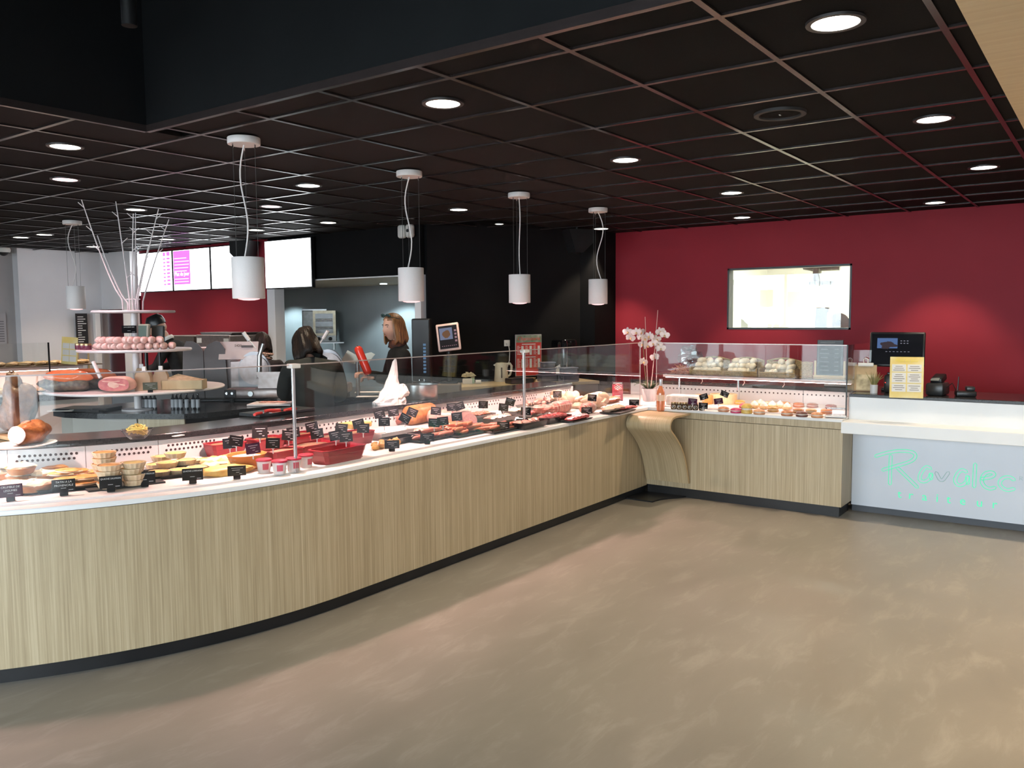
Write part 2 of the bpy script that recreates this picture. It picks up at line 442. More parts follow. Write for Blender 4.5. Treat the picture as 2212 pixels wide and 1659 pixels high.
# light wood soffit at the right
soff = struct(MB().bx(OX, 9.2, -6, .48, CEIL + .002, CEIL + .06).build('ceiling_wood', pm('soffit_backing', (.2, .14, .08), None, 4, .6)))
M_SOFF = pm('pale_wood_plank', (0.86, 0.69, 0.44), (0.80, 0.62, 0.38), 40, .5, stretch=(1, .05, 1))
_p = None
for k in range(24):
    x0 = OX + .01 + k * .275
    if x0 + .27 > 9.2: break
    if _p is None: _p = MB().box((0, 0, 0), (.2735, 3.4, .02)).build('plank', M_SOFF, soff, (x0 + .137, -1.23, CEIL - .008))
    else: mesh_copy(_p, (x0 + .137, -1.23, CEIL - .008), parent=soff)

# ------------------------------------------------------------------ recessed downlights
M_GLOW = emit_mat('downlight_glow', (1.0, 0.93, 0.80), 9.0)
M_GLOWP = emit_mat('pink_downlight_glow', (1.0, 0.62, 0.66), 7.0)
M_TRIM = pm('dark_trim', (0.05, 0.045, 0.045), None, 5, .4, metal=.4)
def spot(parent, z, watts, col, angle=82, blend=.7, rad=.05):
    ld = bpy.data.lights.new('bulb', 'SPOT'); ld.energy = watts; ld.color = col
    ld.spot_size = math.radians(angle); ld.spot_blend = blend; ld.shadow_soft_size = rad
    o = bpy.data.objects.new('bulb', ld); COL.objects.link(o); o.location = (0, 0, z); o.parent = parent
    return o
def make_downlight(glow):
    t = thing('ceiling_downlight', 'white recessed ceiling downlight over the staff area', 'ceiling light', (0, 0, CEIL), 0, 'recessed ceiling downlights')
    MB().lathe([(.080, .012), (.082, -.003), (.100, -.003), (.101, .006)], n=28, close=False).build('trim_ring', M_TRIM, t, smooth=True)
    MB().lathe([(.0, -.001), (.081, -.001)], n=24, close=False).build('diffuser', glow, t)
    return t
DL = [(2.513, 5.06), (4.307, 7.431), (4.363, 5.088), (6.156, 6.885), (6.138, 8.086), (3.114, 2.659), (6.206, 5.122), (7.434, 5.712 - .15),
      (4.947, 2.665), (6.812, 2.673), (8.58, 3.248), (3.111, .85), (4.934, .837), (6.761, .819), (8.6, 1.425), (4.851, 10.964),
      (4.871, 10.406), (6.083, 11.614), (6.123, 9.863), (8.6, 4.95)]
_dl = make_downlight(M_GLOW); spot(_dl, -.015, SPOT_W * 1.15, SPOT_C, 112, 1.0)
_dw = make_downlight(M_GLOW); spot(_dw, -.015, SPOT_W, SPOT_C, 80, .45)
_dw['label'] = 'white recessed downlight close to the red window wall'; _dw['group'] = 'downlights along the red window wall'
for k, (x, y) in enumerate(DL):
    if k == 0: _dl.location = (x, y, CEIL)
    elif x > 8: 
        if _dw.location.x == 0: _dw.location = (x, y, CEIL)
        else: copy_tree(_dw, (x, y, CEIL))
    else:
        t = copy_tree(_dl, (x, y, CEIL))
        if y < 3: t['label'] = 'white recessed downlight over the customers\' concrete floor'; t['group'] = 'downlights over the shop floor'
        elif 7 < x < 8:
            t['label'] = 'smallest dim downlight near the angled black wall'; del t['group']; t.scale = (.55, .55, 1)
            bl = [c for c in t.children if c.type == 'LIGHT'][0]; bl.data = bl.data.copy(); bl.data.energy *= .25
        elif y > 9: t['label'] = 'small distant downlight by the far white wall'; t['group'] = 'downlights at the far end'
for k, x in enumerate((3.3, 5.0, 6.7)):
    t = copy_tree(_dl, (x, -.95, CEIL - .018), label='warm recessed downlight in the pale wooden soffit'); t['group'] = 'downlights in the wooden soffit'
    bl = [c for c in t.children if c.type == 'LIGHT'][0]; bl.data = bl.data.copy(); bl.data.energy *= 2.2; bl.data.color = (1, .78, .50)
_dp = make_downlight(M_GLOWP); spot(_dp, -.015, SPOT_W * .8, (1, .55, .6))
_dp.location = (3.084, 6.234, CEIL); _dp['label'] = 'pink tinted recessed ceiling downlight in a dark round trim'; _dp['group'] = 'pink ceiling downlights'
copy_tree(_dp, (4.946, 6.292, CEIL))

# round ceiling loudspeaker grille
t = thing('ceiling_speaker', 'unlit round dark loudspeaker grille set into a black ceiling tile', 'speaker', (4.323, 1.445, CEIL))
MB().lathe([(.10, .006), (.104, -.006), (.128, -.006), (.13, .01)], n=32, close=False).build('rim', pm('speaker_rim', (.03, .027, .027), None, 5, .6), t, smooth=True)
MB().lathe([(.0, .0), (.06, -.002), (.101, .004)], n=32, close=False).build('grille', M_TILE, t)
MB().box((.0, 0, -.004), (.02, .006, .003)).build('badge', M_TEXTW, t)

# ------------------------------------------------------------------ pendants
M_SHADE = pm('pendant_white_paint', (0.82, 0.77, 0.755), (0.79, 0.74, 0.725), 200, .55)
M_PGLOW = emit_mat('pendant_glow', (1.0, 0.60, 0.60), 1.5)
M_WIRE = pm('steel_wire', (.12, .12, .12), None, 5, .4, metal=.8)
def make_pendant(seed):
    rnd = random.Random(seed)
    t = thing('pendant_lamp', 'white cylinder pendant lamp on three thin wires above the meat counter', 'pendant lamp', (0, 0, CEIL), 0, 'pendant lamps in a row')
    MB().lathe([(.0, -.002), (.088, -.002), (.09, -.006), (.09, -.036), (.088, -.04), (.0, -.04)], n=32, close=False).build('canopy', M_SHADE, t, smooth=True)
    zt, zb = 1.988 - CEIL, 1.755 - CEIL
    MB().lathe([(.0, zt), (.088, zt), (.09, zt - .003), (.09, zb + .003), (.088, zb), (.062, zb), (.062, zb + .02)], n=36, close=False).build('shade', M_SHADE, t, smooth=True)
    MB().lathe([(.061, zb + .004), (.058, zb - .004), (.03, zb - .010), (.0, zb - .011)], n=28, close=False).build('lamp_glass', M_PGLOW, t, smooth=True)
    for k in range(3):
        a = 2 * PI * k / 3 + .9
        x, y = .068 * math.cos(a), .068 * math.sin(a)
        w = MB().tube([(x, y, -.04), (x, y, zt)], .0016, 6).build('wire', M_WIRE, t)
        MB().cyl((x, y, -.052), .004, .026, 8).build('wire_grip', M_CHROME, w)
    a = rnd.uniform(0, 6.28); dx, dy = math.cos(a), math.sin(a)
    pts = []
    for k in range(15):
        u = k / 14
        q = .045 * math.sin(u * 2 * PI) * (1 - .3 * u) + .03 * u
        pts.append((dx * q, dy * q, -.04 + (zt + .04) * u))
    MB().tube(pts, .0045, 8).build('flex_cable', M_SHADE, t, smooth=True)
    return t
for k, (x, y) in enumerate([(2.998, 4.032), (4.372, 4.05), (5.687, 4.05), (6.943, 4.03)]):
    t = make_pendant(k + 3); t.location = (x, y, CEIL)
    t['label'] = ['white cylinder pendant lamp in front of the glowing menu screens', 'white cylinder pendant lamp before the right post of the kitchen opening', 'white cylinder pendant lamp alone before the plain black wall', 'white cylinder pendant lamp before the black column'][k]
    spot(t, 1.735 - CEIL, PEND_W, PEND_C, 118, 1.0, .055)
t = make_pendant(17); t.location = (1.60, 4.62, CEIL); t['label'] = 'white cylinder pendant lamp over the bowed end of the meat counter'
spot(t, 1.735 - CEIL, PEND_W, PEND_C, 118, 1.0, .055)
t = make_pendant(12); t.location = (4.372, 8.738, CEIL); t['label'] = 'white cylinder pendant lamp over the rear pastry display'; del t['group']
spot(t, 1.735 - CEIL, PEND_W * .7, PEND_C, 125, .8, .055)

# ------------------------------------------------------------------ main display counter, bowed at its left end
AC = Vector((3.2, 6.3)); AR = 2.8; ARC = math.radians(52)
def front_path(o, xr, n=40):
    pts = [Vector((xr - (xr - 3.2) * k / 12, 3.5 + o)) for k in range(12)]
    for k in range(n + 1):
        a = ARC * k / n
        pts.append(Vector((AC.x - (AR - o) * math.sin(a), AC.y - (AR - o) * math.cos(a))))
    return pts
def sweep(prof, mitre=True, xr=None, closed=True):
    """sweep a profile of (inward offset, height) along the bowed counter front"""
    b = MB()
    rows = []
    for o, z in prof:
        x = 6.93 + o if xr is None else xr
        rows.append([(p.x, p.y, z) for p in front_path(o, x)])
    m = len(rows)
    for i in range(m if closed else m - 1): b.strip(rows[i], rows[(i + 1) % m])
    if closed:
        k = len(rows[0])
        b.add([r[0] for r in rows], [tuple(range(m))]); b.add([r[-1] for r in rows], [tuple(range(m))])
    return b
def rect(o0, o1, z0, z1): return [(o0, z0), (o1, z0), (o1, z1), (o0, z1)]
def on_path(s, o=0.0):
    """point and heading at arc length s (0 = start of the bow, + to the left on the bow, - along the straight)"""
    if s <= 0: return Vector((3.2 - s, 3.5 + o)), 0.0
    a = s / AR
    return Vector((AC.x - (AR - o) * math.sin(a), AC.y - (AR - o) * math.cos(a))), -a
ctr = thing('display_counter', 'long bowed refrigerated meat counter with striped oak front and white deck', 'display counter', (4.5, 3.6, 0))
def cpart(b, name, mat, smooth=False):
    o = b.build(name, mat, None, smooth=smooth); o.parent = ctr; o.matrix_parent_inverse = Matrix.Translation((-4.5, -3.6, 0)); return o
cpart(sweep(rect(0, .02, .075, .772)), 'front_panel', M_WOOD, True)
cpart(sweep(rect(.008, .03, .765, .777)), 'shadow_gap', M_BLACK, True)
cpart(sweep(rect(.035, .055, 0, .08)), 'kickboard', M_BLACK, True)
cpart(sweep([(-.012, .777), (.98, .777), (.98, .79), (.085, .79), (.08, .800), (-.010, .800), (-.012, .796)]), 'ledge', M_WHITE, True)
M_DECK = pm('deck_white', (0.80, 0.78, 0.77), (0.76, 0.74, 0.73), 4, .35)
cpart(sweep(rect(.11, 1.0, .790, .806)), 'deck', M_DECK, True)
M_PANEL = pm('panel_white', (0.74, 0.72, 0.71), (0.70, 0.68, 0.67), 4, .4)
M_HOLE = pm('vent_dark', (.04, .02, .02), None, 4, .8)
def vent_holes(parent, fn, n, rows=2, d=.040, r=.0078, mi=None):
    """dark vent holes; fn(u, z) gives the point and the normal heading"""
    b = MB()
    for rr in range(rows):
        for k in range(n):
            p, nx, ny, tx, ty = fn((k + .5 * rr) * d)
            z = .893 - rr * .027
            vs = [(p.x + tx * r * math.cos(a) + nx * .0012, p.y + ty * r * math.cos(a) + ny * .0012, z + r * math.sin(a)) for a in [PI / 4 * q for q in range(8)]]
            b.add(vs, [tuple(range(8))])
    o = b.build('vent_holes', M_HOLE, None); o.parent = parent
    if mi: o.matrix_parent_inverse = mi
    o['kind'] = 'stuff'
s0 = -4.05
while s0 < 2.2:
    s1 = s0 + .60
    a = []; c = []
    for k in range(9):
        s = s0 + .002 + (s1 - s0 - .004) * k / 8
        p, h = on_path(s, 1.0); q, _ = on_path(s, 1.012); a.append(p); c.append(q)
    b = MB()
    b.strip([(p.x, p.y, .80) for p in a], [(p.x, p.y, .93) for p in a]); b.strip([(p.x, p.y, .80) for p in c], [(p.x, p.y, .93) for p in c])
    b.strip([(p.x, p.y, .93) for p in a], [(p.x, p.y, .93) for p in c])
    pn = cpart(b, 'back_panel', M_PANEL, True)
    def fn(u, s0=s0):
        s = s0 + .07 + u
        p, h = on_path(s, 1.0)
        return p, math.sin(-h) * 0 + math.sin(h), -math.cos(h), -math.cos(h), math.sin(-h)
    vent_holes(ctr, fn, 12, mi=Matrix.Translation((-4.5, -3.6, 0)))
    s0 = s1
# glass panes and posts
def glass_pane(sa, sb, o=.09):
    b = MB(); n = 24; a = []; c = []
    for k in range(n + 1):
        s = sa + (sb - sa) * k / n
        a.append(on_path(s, o)[0]); c.append(on_path(s, o + .01)[0])
    A0 = [(p.x, p.y, .801) for p in a]; A1 = [(p.x, p.y, 1.392) for p in a]; C0 = [(p.x, p.y, .801) for p in c]; C1 = [(p.x, p.y, 1.392) for p in c]
    b.strip(A0, A1); b.strip(C0, C1)
    g = cpart(b, 'glass_pane', M_GLASS, True)
    e = MB()
    e.strip([(p.x, p.y, 1.394) for p in a], [(p.x, p.y, 1.394) for p in c])
    for side in (a, c): e.strip([(p.x, p.y, 1.388) for p in side], [(p.x, p.y, 1.394) for p in side])
    e.add([A0[0], A1[0], C1[0], C0[0]], [(0, 1, 2, 3)]); e.add([A0[-1], A1[-1], C1[-1], C0[-1]], [(0, 1, 2, 3)])
    ge = e.build('polished_edge', M_EDGE, g)
M_EDGE = pm('glass_edge', (.62, .52, .50), (.55, .47, .45), 6, .12, spec=.8)
glass_pane(.262, 2.3); glass_pane(-1.90, .252); glass_pane(-3.77, -1.91)
for s in (.257, -1.905):
    p, h = on_path(s, .105)
    c = MB().tube([(p.x, p.y, .80), (p.x, p.y, 1.38)], .008, 10)
    po = cpart(c, 'glass_post', M_CHROME, True)
    k = MB().rbox((p.x, p.y - .012, 1.384), (.058, .05, .024), .004, rz=h).build('clamp', M_PLASTIC_W, po)

# black service worktop behind the deck
o = sweep([(1.0, .932), (1.34, .932), (1.34, .968), (.985, .968), (.98, .962), (.98, .938)], xr=7.2).build('service_worktop', M_BLACKT, smooth=True)
tag(o, 'narrow black stone service worktop running behind the meat counter', 'worktop')
tag(sweep(rect(1.06, 1.32, .0, .931), xr=7.2).build('base_cabinet', pm('grey_laminate', (.35, .33, .29), (.31, .29, .26), 3, .5), smooth=True), 'grey laminate base under the black service worktop', 'cabinet')

# ------------------------------------------------------------------ return counter with the pastries
RX = 6.93; YE = 1.765
rc = thing('display_counter', 'short straight pastry counter with oak front under the red wall window', 'display counter', (7.4, 2.6, 0))
def rpart(b, name, mat, smooth=False):
    o = b.build(name, mat, None, smooth=smooth); o.parent = rc; o.matrix_parent_inverse = Matrix.Translation((-7.4, -2.6, 0)); return o
rpart(MB().bx(RX, RX + .02, YE, 3.5, .085, .715).bx(RX + .02, 7.24, YE, YE + .02, .085, .715), 'front_panel', M_WOOD)
rpart(MB().bx(RX - .006, RX + .02, YE, 3.5, .72, .775), 'wood_rail', M_WOOD)
rpart(MB().bx(RX + .02, RX + .04, YE + .02, 3.5, 0, .09).bx(RX + .04, 7.24, YE + .02, YE + .04, 0, .09), 'kickboard', M_BLACK)
rpart(MB().prism([(RX - .012, YE), (RX - .012, 3.488), (RX + 1.0, 4.5), (RX + 1.0, YE)], .777, .800), 'ledge', M_WHITE)
rpart(MB().prism([(RX + .11, YE), (RX + .11, 3.61), (RX + 1.0, 4.5), (RX + 1.0, YE)], .800, .806), 'deck', M_DECK)
for k in range(4):
    y0 = YE + k * .62
    rpart(MB().bx(RX + 1.0, RX + 1.012, y0 + .002, min(y0 + .618, 4.2), .80, .93), 'back_panel', M_PANEL)
vent_holes(rc, lambda u: (Vector((RX + 1.0, YE + .10 + u)), -1, 0, 0, 1), 50, rows=1, mi=Matrix.Translation((-7.4, -2.6, 0)))
g = rpart(MB().bx(7.03, 7.04, YE + .01, 3.46, .801, 1.392), 'glass_pane', M_GLASS)
MB().bx(7.0295, 7.0405, YE + .01, 3.46, 1.387, 1.394).bx(7.0295, 7.0405, 3.458, 3.461, .801, 1.392).build('polished_edge', M_EDGE, g)
g = rpart(MB().bx(7.045, 7.80, YE + .004, YE + .012, .806, 1.392), 'glass_pane', M_GLASS)
MB().bx(7.040, 7.048, YE + .003, YE + .013, .801, 1.394).build('polished_edge', M_BLACK, g)
# lit bar and glass shelf over the deck
M_BARGLOW = emit_mat('case_tube_glow', (1.0, 0.54, 0.50), 34.0)
sh = rpart(MB().bx(7.16, 7.62, YE + .03, 3.56, 1.092, 1.100), 'glass_shelf', glass_mat('shelf_glass', (.80, .84, .84)))
rpart(MB().bx(7.30, 7.36, YE + .03, 3.52, 1.058, 1.090), 'lamp_housing', pm('pink_white_metal', (.68, .55, .53), None, 5, .35))
rpart(MB().bx(7.31, 7.35, YE + .05, 3.50, 1.053, 1.0575), 'lamp_tube', M_BARGLOW)
for y in (YE + .06, 2.9, 3.50):
    rpart(MB().tube([(7.62, y, .932), (7.62, y, 1.05), (7.55, y, 1.09), (7.32, y, 1.09)], .010, 8), 'shelf_bracket', M_CHROME, True)
o = MB().bx(7.92, 8.35, YE - .3, 4.2, .932, .968).build('service_worktop', M_BLACKT)
tag(o, 'black stone service worktop behind the pastry counter', 'worktop')
tag(MB().bx(7.96, 8.33, YE - .3, 4.2, 0, .931).build('base_cabinet', pm('dark_laminate', (.05, .045, .045), None, 3, .5)), 'dark base cabinet under the worktop behind the pastries', 'cabinet')

# ------------------------------------------------------------------ curved wooden bag shelf in the corner
prof = [(6.926, .772), (6.80, .773), (6.62, .774), (6.565, .766), (6.527, .742), (6.507, .705), (6.512, .668), (6.540, .640), (6.590, .606), (6.655, .555),
        (6.725, .490), (6.785, .415), (6.830, .330), (6.868, .235), (6.897, .140)]
def thick(prof, t):
    L = []; R = []
    for i, p in enumerate(prof):
        a = Vector(prof[max(i - 1, 0)]); b = Vector(prof[min(i + 1, len(prof) - 1)]); d = (b - a).normalized(); n = Vector((-d.y, d.x))
        L.append(Vector(p) - n * 0); R.append(Vector(p) + n * t)
    return L, R
L, R = thick(prof, .016)
cs = thing('bag_shelf', 'curved bent-wood bag shelf with a rolled front edge in the counter corner', 'shelf', (6.75, 3.28, 0))
b = MB(); y0, y1 = 3.065, 3.485
A = [(p.x, y0, p.y) for p in L]; B = [(p.x, y1, p.y) for p in L]; C = [(p.x, y0, p.y) for p in R]; D = [(p.x, y1, p.y) for p in R]
b.strip(A, B); b.strip(C, D); b.strip(A, C); b.strip(B, D)
b.add([A[-1], B[-1], D[-1], C[-1]], [(0, 1, 2, 3)]); b.add([A[0], B[0], D[0], C[0]], [(0, 1, 2, 3)])
o = b.build('bent_panel', M_WOODY, cs, smooth=True); o.matrix_parent_inverse = Matrix.Translation((-6.75, -3.28, 0))
e = MB()
e.strip([(x, y - .001, z) for x, y, z in A], [(x, y - .001, z) for x, y, z in C])
o = e.build('edge_band', M_WOODL, cs, smooth=True); o.matrix_parent_inverse = Matrix.Translation((-6.75, -3.28, 0))
cs.location.x -= .010
pl = MB().prism([(6.945, 3.53), (6.585, 3.53), (6.585, 3.27), (6.65, 3.265), (6.72, 3.25), (6.79, 3.215), (6.86, 3.165), (6.945, 3.115)], .0, .012).build('floor_plate', M_BLACK)  # thin black plate on the floor, curved along one edge
tag(pl, 'thin black plate on the floor below the curved wooden shelf', 'plinth')

# ------------------------------------------------------------------ white cash desk
cd = thing('cash_desk', 'white cash desk with a bag ledge, black top and green lettering', 'counter', (7.4, 0, 0))
def dpart(b, name, mat, smooth=False):
    o = b.build(name, mat, None, smooth=smooth); o.parent = cd; o.matrix_parent_inverse = Matrix.Translation((-7.4, 0, 0)); return o
Y0 = -2.2
M_SIGNW = pm('white_backlit_panel', (0.60, 0.63, 0.68), (0.58, 0.61, 0.66), 3, .32)
dpart(MB().bx(7.24, 7.29, Y0, YE - .002, .055, .70), 'sign_panel', M_SIGNW)
dpart(MB().bx(7.26, 7.30, Y0, YE - .004, 0, .055), 'kickboard', pm('grey_kick', (.06, .065, .075), None, 4, .5))
dpart(MB().rbox((7.0, (Y0 + YE) / 2 - .002, .744), (.28, YE - Y0, .092), .004).bx(7.14, 7.29, Y0, YE - .003, .70, .79), 'ledge', M_WHITE)
dpart(MB().bx(7.09, 7.13, Y0, YE - .004, .79, .972), 'upper_panel', M_WHITE)
dpart(MB().rbox((7.40, (Y0 + YE) / 2 - .004, .985), (.66, YE - Y0, .026), .004), 'black_top', M_BLACKT)
dpart(MB().bx(7.29, 7.70, Y0, YE - .02, 0, .79), 'body', M_WHITE)
M_GREEN = pm('green_lit_groove', (.08, .50, .30), (.10, .55, .33), 9, .5, emit=(.08, .85, .45), emit_s=.54)
M_GREEND = pm('pale_green_groove', (.42, .55, .54), (.40, .53, .52), 9, .5, emit=(.2, .8, .5), emit_s=.05)
def smooth_pts(p, n=2):
    for _ in range(n):
        q = [p[0]]
        for a, c in zip(p, p[1:]):
            q += [(a[0] * .75 + c[0] * .25, a[1] * .75 + c[1] * .25), (a[0] * .25 + c[0] * .75, a[1] * .25 + c[1] * .75)]
        q.append(p[-1]); p = q
    return p
def outline(pts, w, x=7.239):
    p = [Vector(q) for q in smooth_pts(pts)]
    Ls = []; Rs = []
    for i in range(len(p)):
        d = (p[min(i + 1, len(p) - 1)] - p[max(i - 1, 0)]).normalized(); n = Vector((-d.y, d.x)) * w
        Ls.append(p[i] + n); Rs.append(p[i] - n)
    d = (p[-1] - p[-2]).normalized() * w; e = (p[0] - p[1]).normalized() * w
    loop = Ls + [p[-1] + d] + Rs[::-1] + [p[0] + e] + [Ls[0]]
    return [(x, q.x, q.y) for q in loop]
STROKES = [('R', [(1.579, .478), (1.508, .51), (1.432, .533), (1.363, .542), (1.305, .538), (1.279, .515), (1.292, .479), (1.326, .454), (1.36, .438), (1.522, .37)]),
           ('R', [(1.466, .491), (1.467, .405), (1.466, .261)]), ('R', [(1.411, .395), (1.346, .335), (1.263, .258)]),
           ('a', [(1.172, .416), (1.2, .431), (1.233, .391), (1.251, .338), (1.242, .308), (1.208, .305), (1.175, .334), (1.165, .391), (1.164, .335)]),
           ('v', [(1.129, .386), (1.091, .312), (1.044, .395)]),
           ('a', [(.92, .417), (.953, .432), (.984, .392), (.998, .341), (.981, .306), (.943, .307), (.912, .344), (.909, .4), (.906, .327)]),
           ('l', [(.861, .481), (.863, .307)]),
           ('e', [(.813, .373), (.746, .393), (.726, .419), (.752, .434), (.798, .417), (.818, .361), (.795, .315), (.758, .301), (.725, .314)]),
           ('c', [(.602, .39), (.633, .408), (.674, .395), (.698, .356), (.676, .317), (.64, .303), (.6, .319)])]
for ch, pts in STROKES:
    dpart(MB().tube(outline(pts, .0115), .0027, 5), 'script_letter', M_GREEND if ch == 'v' else M_GREEN, True)
dpart(MB().tube([(7.239, .565, .39), (7.239, .565, .42), (7.239, .548, .415), (7.239, .55, .405), (7.239, .562, .404), (7.239, .545, .39)], .0014, 4), 'script_letter', M_GREEND)
for ch, y, z in zip('traiteur', [1.392, 1.308, 1.207, 1.116, 1.035, .937, .822, .721], [.184] * 8):
    o = text(ch, .095, M_GREEN, cd, (0, 0, 0), (PI / 2, 0, -PI / 2), .0012, name='letter')
    o.location = (7.2385 - 7.4, y, z)

# ------------------------------------------------------------------ lit room behind the window in the red wall
M_RW = pm('white_room_paint', (0.82, 0.82, 0.76), (0.80, 0.80, 0.74), 2, .6)
wall('wall_rear_room', M_RW, (12.4, 12.5, .2, 4.4, 0, 3.0), (9.34, 12.4, 4.3, 4.4, 0, 3.0), (9.34, 12.4, .2, .3, 0, 3.0))
wall('ceiling_rear_room', M_RW, (9.22, 12.5, .2, 4.4, 3.0, 3.1))
wall('roof', M_BLACKW, (-4.3, 12.6, -6.1, 13.1, 4.5, 4.6), (2.7, 12.6, -6.1, 13.1, 3.2, 3.3), (12.5, 12.6, -6, 13.1, 0, 3.2), (WX, 12.5, -6, 13.1, 3.12, 3.2))
w = struct(MB().bx(WX + .06, WX + .068, wy0 + .02, wy1 - .02, wz0 + .02, wz1 - .02).build('window_1', M_GLASS))
_fr = MB()
for q in ((wy0, wy0 + .02), (wy1 - .02, wy1)): _fr.bx(WX - .004, WX + .12, q[0], q[1], wz0, wz1)
_fr.bx(WX - .004, WX + .12, wy0, wy1, wz0, wz0 + .02).bx(WX - .004, WX + .12, wy0, wy1, wz1 - .02, wz1)
_fr.build('window_frame', M_BLACK, w)
struct(MB().bx(10.9, 11.6, 4.285, 4.299, 0, 2.12).build('door_1', pm('grey_door_frame', (.33, .35, .36), None, 4, .5)))
struct(MB().bx(11.0, 11.3, 4.27, 4.284, 0, 2.05).build('door_2', M_RW))
t = thing('strip_light', 'long white ceiling light fitting in the bright room behind the window', 'ceiling light', (11.0, 2.6, 2.75))
MB().rbox((0, 0, 0), (.18, 1.3, .07), .02).build('housing', M_PLASTIC_W, t)
MB().box((0, 0, -.037), (.12, 1.2, .004)).build('tube', emit_mat('strip_glow', (1, .98, .86), 30), t)
ld = bpy.data.lights.new('strip_lamp', 'AREA'); ld.shape = 'RECTANGLE'; ld.size = .12; ld.size_y = 1.2; ld.energy = 135; ld.color = (1, 1, .80)
o = bpy.data.objects.new('strip_lamp', ld); COL.objects.link(o); o.parent = t; o.location = (0, 0, -.05)
t = thing('ventilation_unit', 'pale ceiling ventilation pipe and unit seen through the red wall window', 'ventilation unit', (10.6, 2.98, 2.16))
MB().tube([(0, .26, .4), (0, .25, .14), (0, .22, .06), (0, .12, .04), (0, -.2, .04)], .03, 10).build('pipe', pm('pale_metal', (.30, .30, .28), None, 5, .5), t, smooth=True)
MB().rbox((0, .06, -.03), (.2, .07, .16), .01).rbox((0, -.08, .10), (.2, .3, .06), .01).build('unit', pm('pale_metal', (.30, .30, .28), None, 5, .5), t)
MB().rbox((0, -.02, -.14), (.3, .30, .05), .008).build('drip_tray', pm('cream_metal', (.36, .36, .30), None, 5, .5), t)
t = thing('work_table', 'steel work table in the bright room behind the red wall', 'table', (10.2, 2.65, 0))
MB().rbox((0, 0, 1.25), (.9, 1.3, .04), .006).build('table_top', M_STEEL, t)
for sx in (-.4, .4):
    for sy in (-.6, .6): MB().bx(sx - .02, sx + .02, sy - .02, sy + .02, 0, 1.23).build('leg', M_STEEL, t)
t = thing('mixer', 'white machine stand on the steel table behind the window', 'machine', (10.2, 2.86, 1.271))
MB().prism([(-.1, 0), (.1, 0), (.07, .45), (-.07, .45)], -.02, .02, Matrix(((0, 0, 1, .0), (1, 0, 0, 0), (0, 1, 0, 0), (0, 0, 0, 1)))).build('stand', pm('pale_blue_metal', (.20, .22, .24), None, 4, .4), t)
MB().rbox((-.03, -.1, .22), (.12, .06, .36), .02).rbox((0, .04, .02), (.2, .4, .04), .01).build('body', M_PLASTIC_W, t)
t = thing('meat_slicer', 'pale slicer with a round blade seen through the red wall window', 'slicer', (10.2, 2.56, 1.271))
MB().cyl((-.05, .1, .26), .125, .02, 28, Matrix.Rotation(PI / 2, 3, 'Y')).build('blade', pm('cream_metal2', (.30, .29, .25), None, 5, .35), t, smooth=True)
MB().cyl((-.07, .1, .27), .03, .03, 14, Matrix.Rotation(PI / 2, 3, 'Y')).build('hub', pm('grey_hub', (.12, .11, .10), None, 5, .4), t, smooth=True)
MB().rbox((0, -.14, .2), (.25, .16, .4), .04).rbox((0, 0, .03), (.35, .45, .06), .01).build('body', pm('cream_metal2', (.30, .29, .25), None, 5, .35), t, smooth=True)

# ------------------------------------------------------------------ kitchen lamps
for y in (8.4, 10.9):
    t = thing('kitchen_spotlight', 'small round spotlight in the cream kitchen ceiling', 'ceiling light', (8.5, y, 2.12), 0, 'kitchen ceiling spotlights')
    MB().lathe([(.0, -.002), (.045, -.002), (.05, -.012), (.05, .0)], n=20, close=False).build('lens', emit_mat('cool_glow', (.8, .95, 1), 6), t)
    spot(t, -.02, 70, (.74, .93, 1.0), 125, .35, .03)

# ------------------------------------------------------------------ screens over the red wall
M_BEZ = pm('screen_bezel', (.012, .012, .013), None, 5, .3)
M_SCR = emit_mat('screen_white', (.93, .97, 1.0), 5.0)
M_SCRP = emit_mat('screen_magenta', (.75, .22, .75), 1.3)
M_SCRL = emit_mat('screen_pale_magenta', (.86, .62, .90), 1.6)
def screen(x, y0, y1, z0, z1, label):
    t = thing('menu_screen', label, 'screen', (x, (y0 + y1) / 2, (z0 + z1) / 2))
    h, d = (y1 - y0) / 2, (z1 - z0) / 2
    MB().rbox((.03, 0, 0), (.05, 2 * h, 2 * d), .004).build('bezel', M_BEZ, t)
    MB().bx(.001, .0045, -h + .014, h - .014, -d + .014, d - .014).build('display', M_SCR, t)
    return t, h, d
t, h, d = screen(6.89, 11.005, 11.87, 2.04, 2.625, 'bright menu screen with two magenta price columns above the red wall')
b = MB()
for r in range(9):
    b.bx(-.0006, .0009, -h + .05, -h + .13, -.20 + .052 * r, -.172 + .052 * r + (.03 if r == 8 else 0)); b.bx(-.0006, .0009, -h + .16, -h + .22, -.20 + .052 * r, -.178 + .052 * r + (.03 if r == 8 else 0))
b.build('price_columns', M_SCRP, t)
t, h, d = screen(6.89, 10.10, 10.985, 2.04, 2.625, 'menu screen with a magenta dish list headed in white letters')
MB().bx(-.0006, .0009, .02, h - .02, -.20, d - .02).build('magenta_block', M_SCRP, t)
b = MB()
for r, wd in enumerate((.30, .36, .36, .34, .30)): b.bx(-.0012, -.0003, .40 - wd, .40, .16 - r * .045, .175 - r * .045)
for r, wd in enumerate((.34, .34)): b.bx(-.0012, -.0003, .40 - wd, .40, -.13 - r * .04, -.115 - r * .04)
b.build('text_lines', M_SCRL, t)
text('Plat du jour', .075, M_SCR, t, (-.0014, .22, -.055), (PI / 2, 0, -PI / 2), .0004)
screen(6.89, 9.21, 10.08, 2.04, 2.625, 'plain white glowing menu screen behind the first pendant lamp')
t, h, d = screen(6.86, 7.99, 8.885, 2.015, 2.63, 'white glowing menu screen hung before the black kitchen bulkhead')

